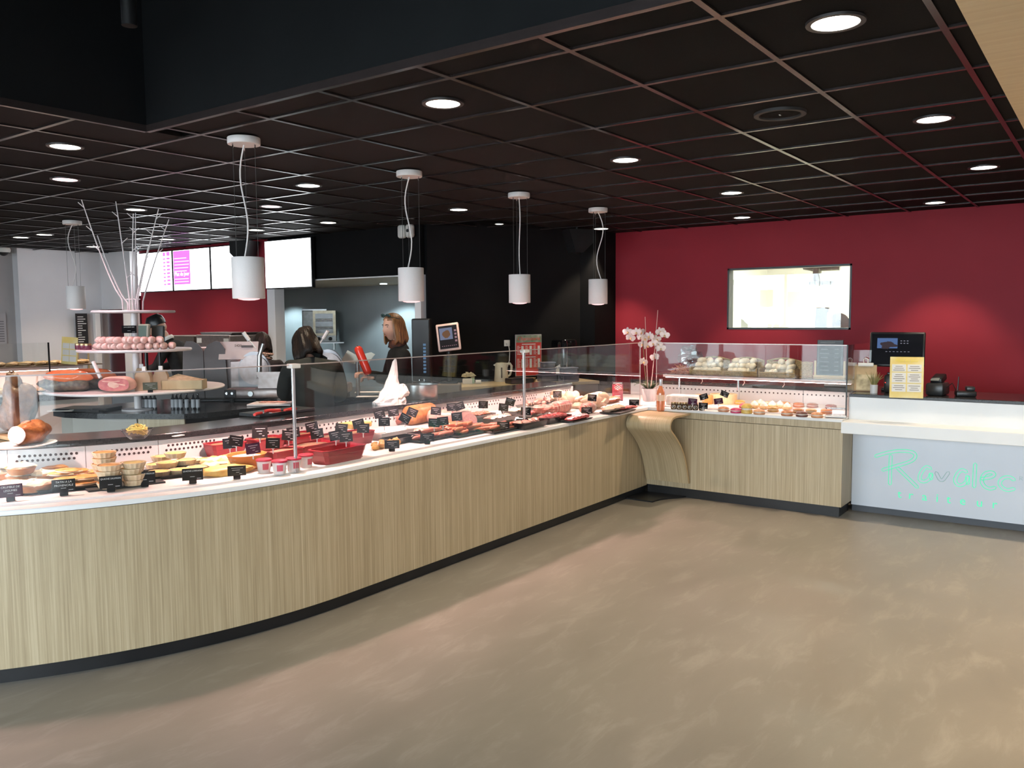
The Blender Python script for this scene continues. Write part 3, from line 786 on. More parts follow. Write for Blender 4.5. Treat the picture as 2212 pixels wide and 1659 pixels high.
# ------------------------------------------------------------------ ceiling loudspeakers, sensors, camera
def wall_speaker(label, loc, rz):
    t = thing('loudspeaker', label, 'speaker', loc, rz)
    MB().prism([(-.14, .13), (.16, .13), (.16, -.02), (.04, -.13), (-.06, -.13)], -.11, .11, Matrix(((1, 0, 0, 0), (0, 0, 1, 0), (0, 1, 0, 0), (0, 0, 0, 1)))).build('cabinet', M_BLACK, t)
    MB().tube([(0, 0, .13), (0, 0, .2)], .015, 8).build('bracket', M_BLACK, t)
    return t
wall_speaker('black wedge loudspeaker hung in front of the red screen wall', (6.75, 9.12, 2.50), PI / 2 + .3)
wall_speaker('black wedge loudspeaker at the top of the black column', (8.30, 5.10, 2.50), -.6)
t = thing('emergency_light', 'white twin-headed emergency light on the black bulkhead', 'emergency light', (6.90, 6.44, 2.595))
for dy in (-.045, .075): MB().rbox((-.0, dy, 0), (.075, .10, .15), .03, n=3).build('lamp_head', M_PLASTIC_W, t, smooth=True)
MB().cyl((-.04, -.045, 0), .018, .01, 14, Matrix.Rotation(PI / 2, 3, 'Y')).build('lens', M_TEXTB, t)
MB().bx(.02, .05, -.06, .1, -.02, .02).build('bracket', M_PLASTIC_W, t)
t = thing('dome_camera', 'small white dome camera under the ceiling at the far left wall', 'camera', (5.40, 12.75, CEIL))
MB().lathe([(.0, 0), (.085, 0), (.09, -.03), (.08, -.06)], n=20, close=False).build('housing', M_PLASTIC_W, t, smooth=True)
MB().ell((0, 0, -.055), (.06, .06, .055), n=16, m=8).build('dome', M_BLACK, t, smooth=True)
t = thing('hanging_fitting', 'black hanging light fitting high above the entrance', 'light fitting', (2.2, 3.78, 4.4))
MB().tube([(0, 0, 0), (0, 0, -1.32)], .008, 8).build('rod', M_STEEL, t)
MB().tube([(0, 0, -1.20), (0, 0, -1.40)], .035, 14).build('lamp_body', M_BLACK, t, smooth=True)

# far left wall furnishings
t = thing('wall_poster', 'faint grey printed poster on the far left wall', 'poster', (5.30, 12.94, 1.52))
MB().bx(-.16, .16, -.004, .004, -.22, .22).build('sheet', pm('poster_paper', (.44, .42, .43), None, 5, .7), t)
b = MB()
for r in range(9):
    for c in range(2): b.bx(-.14 + c * .15, -.02 + c * .15, -.006, -.0045, .10 - r * .035, .115 - r * .035)
b.build('print', pm('poster_print', (.20, .19, .20), None, 5, .7), t)
t = thing('menu_board', 'tall black chalkboard with white writing beside a white post', 'chalkboard', (6.42, 12.70, 0))
MB().bx(-.085, .085, -.012, .012, 1.18, 1.74).build('board', M_BLACK, t)
b = MB(); rnd = random.Random(3)
for r in range(14): b.bx(-.065, -.065 + rnd.uniform(.05, .13), -.014, -.0125, 1.24 + r * .034, 1.252 + r * .034)
b.build('chalk_lines', M_TEXTW, t)
MB().bx(-.09, -.07, -.01, .01, 0, 1.18).bx(.07, .09, -.01, .01, 0, 1.18).build('easel_legs', M_WOODL, t)
t = thing('white_post', 'plain white upright panel edge beside the tall chalkboard', 'post', (6.60, 12.60, 0))
MB().rbox((0, 0, .9), (.08, .08, 1.8), .006).build('post', M_WHITEP, t)

# ------------------------------------------------------------------ island counter of the staff area
isl = thing('island_counter', 'staff island with black round-ended worktop and a wooden end panel', 'counter', (4.6, 6.1, 0))
MI = Matrix.Translation((-4.6, -6.1, 0))
def ipart(b, name, mat, smooth=False):
    o = b.build(name, mat, None, smooth=smooth); o.parent = isl; o.matrix_parent_inverse = MI; return o
IP = [(6.2, 5.62), (3.98, 5.62), (3.78, 5.64), (3.63, 5.715), (3.52, 5.88), (3.42, 6.06), (3.27, 6.3), (3.17, 6.6), (3.18, 6.8), (3.3, 6.93), (3.6, 6.93), (4.78, 6.9), (4.86, 6.45), (6.2, 6.45)]
ipart(MB().prism(IP, .885, .925), 'worktop', M_BLACKT)
ipart(MB().prism([(3.66, 5.76), (3.47, 6.08), (3.485, 6.09), (3.675, 5.77)], .0, .884), 'wood_end', M_WOOD)
ipart(MB().prism([(3.465, 6.09), (3.33, 6.32), (3.23, 6.6), (3.24, 6.8), (3.35, 6.88), (3.6, 6.8), (3.7, 6.3)], .0, .884), 'grey_end', pm('grey_laminate', (.35, .33, .29), None, 3, .5))
ipart(MB().bx(3.70, 6.15, 6.0, 6.40, .0, .884), 'dark_body', pm('dark_laminate', (.05, .045, .045), None, 3, .5))
ipart(MB().bx(3.70, 6.15, 5.72, 6.0, .28, .32), 'lower_shelf', M_STEEL)
ipart(MB().bx(3.70, 6.15, 5.70, 5.74, .0, .06), 'plinth', M_CREAM)

# ------------------------------------------------------------------ tree-shaped display stand
M_STAND = pm('stand_white_metal', (.72, .67, .67), (.68, .63, .63), 6, .38)
tr = thing('tree_stand', 'white tiered display stand with three round shelves and bare metal branches', 'display stand', (3.60, 6.30, .925))
zb = -.925
MB().tube([(0, 0, 0), (0, 0, 1.70 + zb)], .027, 18).build('pole', M_STAND, tr, smooth=True)
MB().lathe([(.0, .0), (.12, .0), (.12, .008), (.03, .012), (.0, .012)], n=24, close=False).build('foot', M_STAND, tr, smooth=True)
for r, z, nm in ((.66, 1.10, 'lower'), (.42, 1.404, 'mid'), (.306, 1.704, 'top')):
    MB().lathe([(.0, z - .012 + zb), (r - .008, z - .012 + zb), (r, z - .006 + zb), (r, z + .002 + zb), (r - .006, z + .008 + zb), (.0, z + .008 + zb)], n=56, close=False).build('shelf', M_STAND, tr, smooth=True)
# branches fan out sideways as seen from the shop floor
_rt = Vector((math.cos(_yaw), -math.sin(_yaw), 0)); _fw = Vector((math.sin(_yaw), math.cos(_yaw), 0))
BR = [(-.06, -.294, 2.555, [(.55, -1), (.72, -1), (.93, -1)]), (-.03, -.103, 2.56, [(.30, 1), (.62, 1), (.86, -1)]), (-.01, -.02, 2.49, [(.35, -1), (.60, 1), (.80, -1)]),
      (.02, .096, 2.448, [(.62, 1), (.80, 1), (.95, -1)]), (.035, .228, 2.50, [(.75, -1), (.90, 1)]), (.05, .245, 2.437, [(.62, 1), (.88, -1)]), (.045, .202, 2.20, [(.8, 1)]), (-.045, -.26, 2.30, [(.7, -1)])]
for k, (x0, x1, zt, tw) in enumerate(BR):
    dep = (k % 3 - 1) * .05
    pts = []
    for i in range(11):
        u = i / 10
        w = max(0, (u - .10) / .90)
        x = x0 + (x1 - x0) * (w ** .75 if k in (0, 7) else w ** 1.1)
        z = 1.712 + (zt - 1.712) * u
        p = _rt * x + _fw * (dep * (1 + 2.0 * u)); pts.append(Vector((p.x, p.y, z + zb)))
    br = MB().tube(pts, [.0065 - .003 * i / 10 for i in range(11)], 7).build('branch', M_STAND, tr, smooth=True)
    for u, sd in tw:
        i = min(int(u * 10), 9); p = pts[i].lerp(pts[i + 1], u * 10 - i)
        q = p + _rt * (.045 * sd) + Vector((0, 0, .04))
        MB().tube([p, q], [.0036, .0028], 6).build('twig', M_STAND, br)
MB().tube([_rt * -.055 + Vector((0, 0, 1.80 + zb)), _rt * .055 + Vector((0, 0, 1.80 + zb))], .004, 6).build('tie_bar', M_STAND, tr)

# ------------------------------------------------------------------ rear display at the left
rd = thing('rear_display', 'rear pastry display case with a pink-lit back and glass front', 'display counter', (3.8, 9.9, 0))
MR = Matrix.Translation((-3.8, -9.9, 0))
RA, RB = Vector((2.8, 9.95)), Vector((4.51, 9.68))
_rd = (RB - RA).normalized(); _rn = Vector((-_rd.y, _rd.x))
def rdp(b, name, mat, smooth=False):
    o = b.build(name, mat, None, smooth=smooth); o.parent = rd; o.matrix_parent_inverse = MR; return o
def rquad(a0, a1, o0, o1, z0, z1):
    q = [RA + _rd * a0 + _rn * o0, RA + _rd * a1 + _rn * o0, RA + _rd * a1 + _rn * o1, RA + _rd * a0 + _rn * o1]
    return MB().prism([(p.x, p.y) for p in q], z0, z1)
RL = (RB - RA).length
rdp(rquad(0, RL + .5, -.05, .75, .745, .815), 'worktop', M_BLACKT)
rdp(rquad(0, RL + .5, .0, .7, .0, .745), 'body', MATS['grey_laminate'])
rdp(rquad(0, RL + .02, .02, .62, .816, .835), 'deck', M_DECK)
rdp(rquad(0, RL + .45, .62, .64, .816, 1.08), 'back_panel', pm('pink_white_panel', (.74, .62, .58), None, 4, .4))
g = rdp(rquad(0, RL, -.005, .003, .817, 1.392), 'glass_pane', M_GLASS)
rquad(RL - .006, RL + .010, -.008, .006, .817, 1.394).build('polished_edge', M_BLACK, g)
g = rdp(rquad(0, RL + .62, .16, .6, 1.115, 1.127), 'top_shelf', pm('brown_shelf', (.16, .10, .07), None, 5, .5))
rdp(rquad(0, RL + .45, .30, .36, 1.075, 1.112), 'lamp_housing', MATS['pink_white_metal'])
rdp(rquad(0, RL + .4, .31, .35, 1.068, 1.0745), 'lamp_tube', emit_mat('rear_tube_glow', (1.0, .60, .45), 30.0))

# ------------------------------------------------------------------ people
M_SKIN = pm('skin', (.55, .31, .225), (.49, .275, .20), 30, .5, sss=.1)
M_JACKET = pm('black_jacket', (.018, .018, .017), (.011, .011, .011), 14, .85, bump=.15, spec=.2)
M_TROUSER = pm('dark_trousers', (.02, .02, .024), None, 20, .8)
M_HAIRD = pm('dark_brown_hair', (.006, .004, .003), (.022, .012, .008), 90, .55, bump=.6, stretch=(1, 1, .12), lo=.4, hi=.75, spec=.25)
M_HAIRB = pm('auburn_blond_hair', (.10, .042, .018), (.34, .17, .065), 70, .42, bump=.5, stretch=(1, 1, .1), lo=.35, hi=.7)
M_LIP = pm('lips', (.36, .12, .10), None, 20, .4)
M_EYE = pm('eye_dark', (.03, .02, .018), None, 20, .3)

def skin_mesh(chains, sub=1):
    """chains: list of [(x, y, z, rx, ry), ...]; the first point of every later chain is an index tuple (chain, i) to branch from"""
    vs = []; es = []; rad = []; idx = {}
    for ci, ch in enumerate(chains):
        prev = None
        for pi, p in enumerate(ch):
            if len(p) == 2: prev = idx[p]; continue
            idx[(ci, pi)] = len(vs); vs.append(p[:3]); rad.append((p[3], p[4] if len(p) > 4 else p[3]))
            if prev is not None: es.append((prev, len(vs) - 1))
            prev = len(vs) - 1
    me = bpy.data.meshes.new('skin'); me.from_pydata(vs, es, [])
    o = bpy.data.objects.new('skin', me); COL.objects.link(o)
    m = o.modifiers.new('skin', 'SKIN'); m.use_smooth_shade = True; m.branch_smoothing = .6
    if not me.skin_vertices: 
        me.attributes.new('x', 'FLOAT', 'POINT')
    lay = me.skin_vertices[0].data
    for i, r in enumerate(rad): lay[i].radius = r; lay[i].use_root = (i == 0)
    s = o.modifiers.new('sub', 'SUBSURF'); s.levels = sub; s.render_levels = sub
    bpy.context.view_layer.update()
    out = bpy.data.meshes.new_from_object(o.evaluated_get(bpy.context.evaluated_depsgraph_get()))
    V = [tuple(v.co) for v in out.vertices]; Fc = [tuple(p.vertices) for p in out.polygons]
    bpy.data.objects.remove(o); bpy.data.meshes.remove(me); bpy.data.meshes.remove(out)
    return V, Fc

def head_verts(c, R, n=28, m=22, s=1.0):
    """head facing +Y with brow, nose, mouth and chin; c = centre of the skull"""
    vs = []
    for i in range(m + 1):
        t = -PI / 2 + PI * i / m; z = math.sin(t)
        for k in range(n):
            a = 2 * PI * k / n
            ca, sa = math.cos(a), math.sin(a)            # ca>0 is the face side
            x = .074 * math.cos(t) * sa; y = .094 * math.cos(t) * ca; zz = .118 * z
            if z < -.1 and ca > -.3:
                x *= 1 - .32 * min(1, (-z - .1) / .9) ; y *= 1 - .06 * (-z)
            if ca < -.1 and z < -.2: y *= 1 - .45 * min(1, (-z - .2) / .6)
            f = max(0, ca) ** 6
            if f > .02:
                nose = math.exp(-((zz + .022) / .020) ** 2) * math.exp(-(x / .013) ** 2) * .020
                bridge = math.exp(-((zz - .008) / .02) ** 2) * math.exp(-(x / .010) ** 2) * .008
                sock = -math.exp(-((zz - .014) / .013) ** 2) * math.exp(-((abs(x) - .031) / .015) ** 2) * .007
                lips = math.exp(-((zz + .062) / .011) ** 2) * math.exp(-(x / .022) ** 2) * .006
                chin = math.exp(-((zz + .098) / .016) ** 2) * math.exp(-(x / .022) ** 2) * .009
                y += nose + bridge + sock + lips + chin
            p = R @ Vector((x * s, y * s, zz * s)) + Vector(c); vs.append(p)
    fs = [(i * n + k, i * n + (k + 1) % n, (i + 1) * n + (k + 1) % n, (i + 1) * n + k) for i in range(m) for k in range(n)]
    return vs, fs

def hand_chains(w, d, side, curl=.5, L=.17):
    """palm plus five unequal bent fingers as separate skinned chains; w wrist, d pointing direction"""
    d = Vector(d).normalized(); w = Vector(w)
    s = d.cross(Vector((0, 0, 1))).normalized() * side
    if s.length < .1: s = Vector((side, 0, 0))
    n = s.cross(d).normalized() * side
    if n.z > 0: n = -n
    out = [[tuple(w) + (.026, .02), tuple(w + d * .045) + (.036, .017), tuple(w + d * .085) + (.038, .016)]]
    for k, ln in enumerate((.066, .076, .072, .056)):
        b = w + d * .080 + s * (.028 - .0185 * k)
        q = b + d * ln * .45 + n * ln * .10 * curl * 2; r = q + (d * (1 - curl) + n * curl * 1.3).normalized() * ln * .32; e = r + (d * (.6 - curl) + n * curl * 1.6).normalized() * ln * .25
        out.append([tuple(b - d * .02) + (.0095,), tuple(b) + (.0095,), tuple(q) + (.009,), tuple(r) + (.0085,), tuple(e) + (.0075,)])
    b = w + d * .03 + s * .030
    out.append([tuple(b - s * .01) + (.011,), tuple(b + s * .022 + d * .022 + n * .01) + (.0105,), tuple(b + s * .03 + d * .05 + n * .03) + (.009,)])
    return out

def person(label, loc, rz, joints, head_yaw=0.0, head_pitch=0.0, hair=None, jacket=None, trousers=None, bulk=1.0):
    t = thing('person', label, 'person', loc, rz)
    J = {k: Vector(v) for k, v in joints.items() if k != 'curl'}
    P, W, Cc, Nk = J['pelvis'], J['waist'], J['chest'], J['neck']
    V = lambda v, rx, ry=None: (v.x, v.y, v.z, rx * bulk, (ry if ry else rx) * bulk)
    chains = [[V(P, .165, .12), V(W, .145, .105), V(Cc, .165, .115), V(Cc.lerp(Nk, .6), .10, .085), V(Nk, .058 / bulk, .055 / bulk)]]
    for sd in ('l', 'r'):
        S0, E, H = J['sh_' + sd], J['el_' + sd], J['wr_' + sd]
        chains.append([(0, 2), V(S0, .068), V(S0.lerp(E, .5), .056), V(E, .050), V(E.lerp(H, .5), .043), V(H, .036)])
    for sd, sx in (('l', -1), ('r', 1)):
        hp = P + Vector((.09 * sx, 0, -.06)); kn = Vector((hp.x, hp.y + .02, .48)); an = Vector((hp.x, hp.y - .02, .09)); toe = Vector((hp.x, hp.y + .14, .045))
        chains.append([(0, 0), V(hp, .098, .10), V(hp.lerp(kn, .5), .083), V(kn, .062), V(kn.lerp(an, .45), .06), V(an, .042), V(toe, .045, .038)])
    b = MB()
    vv, ff = skin_mesh(chains, 2)
    zc = P.z - .02
    b.mat(0); up = [f for f in ff if sum(vv[i][2] for i in f) / len(f) >= zc]; lo = [f for f in ff if sum(vv[i][2] for i in f) / len(f) < zc]
    o = len(b.v); b.v += vv
    for f in up: b.f.append(tuple(i + o for i in f)); b.mi.append(0)
    for f in lo: b.f.append(tuple(i + o for i in f)); b.mi.append(2)
    R = (Matrix.Rotation(head_yaw, 3, 'Z') @ Matrix.Rotation(head_pitch, 3, 'X'))
    hc = Nk + Vector((0, .01, 0)) + R @ Vector((0, .025, .135))
    b.mat(1)
    b.tube([Nk - Vector((0, 0, .05)), Nk.lerp(hc, .35), Nk.lerp(hc, .65)], [.058, .050, .048], 14)
    hv, hf = head_verts(hc, R); b.add(hv, hf)
    for sx in (-1, 1):
        b.ell(hc + R @ Vector((.076 * sx, -.008, -.008)), (.010, .018, .030), R, 8, 6)
    for sd, side in (('l', -1), ('r', 1)):
        E, H = J['el_' + sd], J['wr_' + sd]
        d = J.get('hd_' + sd, H - E)
        for ch in hand_chains(H, d, side * -1, joints.get('curl', .5) if not isinstance(joints.get('curl'), tuple) else .5):
            q, fc = skin_mesh([ch], 1); b.add(q, fc)
    body = b.build('body', [jacket or M_JACKET, M_SKIN, trousers or M_TROUSER], t, smooth=True)
    f = MB()
    for sx in (-1, 1): f.ell(hc + R @ Vector((.031 * sx, .080, .014)), (.009, .005, .0035), R, 10, 6)
    f.build('eyes', M_EYE, t, smooth=True)
    f = MB()
    for sx in (-1, 1): f.tube([hc + R @ Vector((.018 * sx, .089, .031)), hc + R @ Vector((.032 * sx, .086, .035)), hc + R @ Vector((.046 * sx, .076, .030))], .003, 6)
    f.build('eyebrows', M_HAIRD, t)
    f = MB().ell(hc + R @ Vector((0, .0885, -.062)), (.017, .004, .0045), R, 12, 6)
    f.build('mouth', M_LIP, t, smooth=True)
    return t, hc, R

def hair(t, hc, R, mat, length, spread, open_a, seed, fringe=.35, lump=.05, back=0.0):
    rnd = random.Random(seed); n = 44; m = 16
    rows = []
    ph = [rnd.uniform(0, 6.3) for _ in range(8)]
    for i in range(m + 1):
        u = i / m; row = []
        for k in range(n):
            a = 2 * PI * k / n
            if u < .5:
                th = u / .5 * PI / 2
                r = math.sin(th); z = .128 * math.cos(th)
            else:
                w = (u - .5) / .5
                r = 1 + spread * math.sin(w * PI * .62); z = -length * w
            j = 1 + lump * (math.sin(6 * a + ph[0] + 3 * u) * .5 + math.sin(11 * a + ph[1]) * .45 + math.sin(17 * a + ph[2] + 6 * u) * .35) * min(1, u * 3)
            if u > .95: j *= .93
            ca = math.cos(a)
            back_f = 1 + back * max(0, -ca)
            x = .087 * r * j * math.sin(a); y = .106 * r * j * ca * (back_f if ca < 0 else 1) - .006
            zz = z + (.012 * math.sin(9 * a + ph[3]) if u > .9 else 0)
            row.append(R @ Vector((x, y, zz)) + hc)
        rows.append(row)
    b = MB(); b.v = [p for r in rows for p in r]
    for i in range(m):
        u = (i + .5) / m
        for k in range(n):
            a = 2 * PI * (k + .5) / n; a = a if a <= PI else a - 2 * PI
            if u > fringe and abs(a) < open_a * min(1, (u - fringe) / .10 + .35): continue
            b.f.append((i * n + k, i * n + (k + 1) % n, (i + 1) * n + (k + 1) % n, (i + 1) * n + k)); b.mi.append(0)
    o = b.build('hair', mat, t, smooth=True)
    md = o.modifiers.new('thickness', 'SOLIDIFY'); md.thickness = .012; md.offset = -1
    return o
def face_dir(dx, dy): return math.atan2(-dx, dy)
LEFT = (-.588, .809); AWAY = (.809, .588)

# woman with auburn-blond bob behind the worktop
d = (LEFT[0] - .38 * AWAY[0], LEFT[1] - .38 * AWAY[1])
jt = dict(pelvis=(0, 0, .93), waist=(0, .01, 1.08), chest=(0, .02, 1.27), neck=(0, .015, 1.425), sh_l=(-.165, .0, 1.345), sh_r=(.165, .0, 1.345),
          el_l=(-.21, .05, 1.09), el_r=(.20, .08, 1.10), wr_l=(-.12, .25, 1.12), wr_r=(.12, .27, 1.14), curl=.75)
BL = (5.40, 5.15)
t, hc, R = person('woman with an auburn bob and sunglasses on her head in a black jacket', (BL[0], BL[1], 0), face_dir(*d), jt, head_yaw=.40, head_pitch=-.12, bulk=1.13)
hair(t, hc, R, M_HAIRB, .140, .12, 1.05, 4, fringe=.27, lump=.04, back=.12)
g = MB()
for sx in (-1, 1): g.ell(hc + R @ Vector((.036 * sx, .062, .112)), (.030, .012, .020), R @ Matrix.Rotation(-.9, 3, 'X'), 12, 8)
g.tube([hc + R @ Vector((-.07, .06, .10)), hc + R @ Vector((0, .078, .112)), hc + R @ Vector((.07, .06, .10))], .004, 6)
for sx in (-1, 1): g.tube([hc + R @ Vector((.068 * sx, .06, .10)), hc + R @ Vector((.088 * sx, -.02, .07))], .003, 6)
g.build('sunglasses', pm('dark_teal_lens', (.02, .05, .05), None, 9, .12), t, smooth=True)
sc = MB()
sc.lathe([(.070, -.055), (.083, -.03), (.078, 0), (.066, .02), (.058, .015)], c=(0, .02, 1.425), n=24, close=False)
sc.build('scarf', pm('brown_scarf', (.035, .012, .010), (.12, .035, .012), 26, .8, bump=.5), t, smooth=True)
MB().lathe([(.020, -.002), (.023, 0), (.020, .002)], c=hc + R @ Vector((-.082, .0, -.055)), n=18, M=Matrix.Rotation(PI / 2, 3, 'X'), close=False).build('earring', M_CHROME, t)

# woman with short dark hair, back turned, bending over the worktop
jt = dict(pelvis=(0, -.02, .92), waist=(0, .02, 1.05), chest=(.0, .10, 1.21), neck=(-.02, .19, 1.335), sh_l=(-.185, .10, 1.275), sh_r=(.19, .09, 1.265),
          el_l=(-.225, .22, 1.02), el_r=(.235, .16, 1.00), wr_l=(-.12, .40, 1.00), wr_r=(.13, .36, .98), curl=.6)
M_JACK2 = pm('dark_olive_jacket', (.024, .025, .023), (.015, .016, .014), 12, .85, bump=.15, spec=.2)
t, hc, R = person('dark-haired woman in a dark jacket seen from behind, bent over the island', (4.41, 5.14, 0), face_dir(AWAY[0] * .95 + LEFT[0] * .35, AWAY[1] * .95 + LEFT[1] * .35), jt, head_yaw=.25, head_pitch=-.55, jacket=M_JACK2, bulk=1.17)
hair(t, hc, R, M_HAIRD, .185, .22, .62, 9, fringe=.48, lump=.13, back=.55)

# person with striped scarf farther back
jt = dict(pelvis=(0, 0, .90), waist=(0, .02, 1.02), chest=(0, .05, 1.15), neck=(0, .09, 1.265), sh_l=(-.165, .05, 1.20), sh_r=(.165, .05, 1.20),
          el_l=(-.22, .14, .98), el_r=(.22, .14, .98), wr_l=(-.12, .32, .98), wr_r=(.12, .32, .98), curl=.6)
t, hc, R = person('dark-haired person with a striped scarf seen from behind near the oven', (5.22, 6.86, 0), face_dir(*AWAY), jt, head_yaw=.5, head_pitch=-.35, jacket=M_JACK2)
hair(t, hc, R, M_HAIRD, .10, .04, .95, 14, fringe=.40, lump=.05, back=.08)
s = MB()
for k in range(4):
    s.lathe([(.075 - .004 * k, -.012), (.086 - .004 * k, 0), (.075 - .004 * k, .012)], c=(.01 * k, .08, 1.235 + .020 * k), n=22, M=Matrix.Rotation(.25 * (k % 2) - .1, 3, 'Y'), close=False)
s.build('scarf', pm('striped_scarf', (.62, .50, .36), (.10, .075, .055), 60, .8, stretch=(1, 1, 4), lo=.45, hi=.55), t, smooth=True)

# man with black cap at the far counter
jt = dict(pelvis=(0, 0, .95), waist=(0, .05, 1.10), chest=(0, .12, 1.30), neck=(0, .20, 1.43), sh_l=(-.18, .12, 1.36), sh_r=(.18, .12, 1.36),
          el_l=(-.23, .24, 1.12), el_r=(.23, .24, 1.12), wr_l=(-.12, .42, 1.08), wr_r=(.12, .42, 1.08), curl=.6)
t, hc, R = person('man in a black cap and dark shirt leaning over the far counter', (5.42, 8.46, 0), face_dir(*LEFT), jt, head_yaw=.1, head_pitch=-.45)
c = MB()
c.lathe([(.095, .0), (.098, .04), (.090, .085), (.060, .122), (.0, .132)], n=26, close=False, sx=.88, sy=1.1)
c.v = [R @ (Vector(p) + Vector((0, -.004, .028))) + hc for p in c.v]
cp = c.build('cap', M_BLACK, t, smooth=True)
v = MB(); A = []; B = []
for k in range(9):
    a = -.9 + 1.8 * k / 8
    A.append(R @ Vector((.086 * math.sin(a), .098 * math.cos(a), .035)) + hc); B.append(R @ Vector((.082 * math.sin(a), .098 * math.cos(a) + .075 * math.cos(a), .018)) + hc)
v.strip(A, B); o = v.build('visor', M_BLACK, cp, smooth=True); md = o.modifiers.new('t', 'SOLIDIFY'); md.thickness = .004
MB().lathe([(.062, -.02), (.070, .0), (.060, .022)], c=(0, .19, 1.425), n=20, M=Matrix.Rotation(-.5, 3, 'X'), close=False).build('collar', M_TEXTW, t, smooth=True)

# ------------------------------------------------------------------ equipment of the staff area
FR = -_yaw                                              # heading with +X to the shop's right and +Y away from the shop floor
M_GREYP = pm('grey_plastic', (.115, .108, .112), (.10, .095, .098), 8, .55)
M_STEELP = pm('warm_steel', (.30, .25, .24), (.36, .31, .30), 25, .38, metal=.85)
M_DARKM = pm('dark_metal', (.03, .03, .032), None, 8, .35, metal=.5)
M_RUBBER = pm('black_rubber', (.012, .012, .012), None, 9, .6)
M_REDP = pm('red_plastic', (.62, .035, .025), (.56, .03, .022), 8, .32)
M_PAPER = pm('white_paper', (.72, .70, .66), (.66, .64, .60), 6, .8)
M_PLATE = pm('white_china', (.78, .76, .74), None, 5, .2)

# weighing and ticket machine with grey shields
t = thing('ticket_scale', 'scale with two grey rounded shields and a tilted white label plate', 'scale', (4.36, 6.49, .925), FR)
for x0, x1, sd in ((-.185, -.014, -1), (-.008, .165, 1)):
    pts = [(x0, .02), (x1, .02)]
    if sd < 0: pts += [(x1, .40), (x1 - .03, .455), (x1 - .08, .485), (x0 + .045, .485), (x0 + .02, .43)]
    else: pts += [(x1 - .015, .42), (x1 - .05, .475), (x0 + .09, .485), (x0 + .03, .455), (x0, .40)]
    MB().prism(pts, -.006, .006, Matrix(((1, 0, 0, 0), (0, 0, 1, -.02), (0, 1, 0, 0), (0, 0, 0, 1)))).build('shield', M_GREYP, t)
MB().rbox((.03, .12, .22), (.40, .22, .42), .02).build('body', pm('pinkish_grey', (.40, .33, .32), None, 6, .4), t)
MB().rbox((.29, .03, .21), (.22, .10, .23), .01).build('steel_front', M_STEELP, t)
MX = Matrix.Rotation(-.35, 3, 'X')
lb = MB().box((0, 0, 0), (.29, .012, .15), M=MX).build('label_plate', pm('pink_white_plate', (.72, .60, .58), None, 6, .4), t, (.25, -.01, .405))
text('S420', .028, M_TEXTB, lb, (-.0, -.011, .04), (PI / 2 - .35, 0, 0), .0003)
MB().box((.07, -.010, .034), (.09, .002, .018), M=MX).box((.04, .004, -.01), (.13, .002, .012), M=MX).build('printed_bars', M_GREYP, lb)
MB().rbox((.10, .06, .012), (.62, .36, .024), .008).build('base', M_DARKM, t)
t.scale = (1.16, 1.16, 1.08)

# lying black canister with a pale ring
t = thing('canister', 'black canister lying on its side with a pale ring at its end', 'canister', (3.93, 5.80, .379), FR)
MB().tube([(-.14, .06, 0), (.07, -.02, 0)], .055, 20).build('body', M_BLACK, t, smooth=True)
MB().lathe([(.040, 0), (.050, .006), (.058, 0), (.050, -.006), (.040, 0)], c=(.075, -.022, 0), n=24, M=Matrix.Rotation(PI / 2, 3, 'Y') @ Matrix.Rotation(-.36, 3, 'X'), close=False).build('ring', M_PAPER, t, smooth=True)

# dark board with red knives on the service worktop
t = thing('cutting_board', 'dark cutting board carrying three knives on the service worktop', 'cutting board', (3.806, 4.808, 0.968), 0.02)
MB().rbox((0, .02, .012), (.50, .22, .022), .004).build('board', pm('blue_black_board', (.03, .036, .042), None, 9, .45), t)
for k, (px, rz) in enumerate([((3.519, 4.673, 0.992), .5), ((3.699, 4.747, 0.992), -.55), ((3.800, 4.694, 0.992), PI + .1)]):
    t = thing('kitchen_knife', ['red-handled knife lying at the board corner with its blade inward', 'red-handled knife pointing away across the board', 'red-handled knife laid straight along the far board edge'][k], 'knife', px, rz)
    MB().tube([(-.06, 0, .010), (-.02, 0, .012), (.05, 0, .011)], [.010, .013, .010], 10).build('handle', M_REDP, t, smooth=True)
    MB().prism([(.05, -.012), (.19, .0), (.18, .012), (.05, .014)], .006, .0085).build('blade', M_CHROME, t)

# pale board with meat scraps and the first slicer
t = thing('cutting_board', 'pink-lit white cutting board with meat scraps on the island', 'cutting board', (4.437, 5.692, 0.925), FR)
MB().rbox((0, .0, .009), (.36, .26, .016), .004).build('board', pm('white_nylon', (.70, .62, .60), None, 9, .5), t)
b = MB()
for k in range(5): b.ell((-.08 + .04 * k, .02 * (k % 2), .020), (.035, .018, .008), None, 8, 5, .2, seed=k)
b.build('meat_scraps', pm('pale_meat', (.60, .26, .20), None, 30, .4), t, smooth=True)

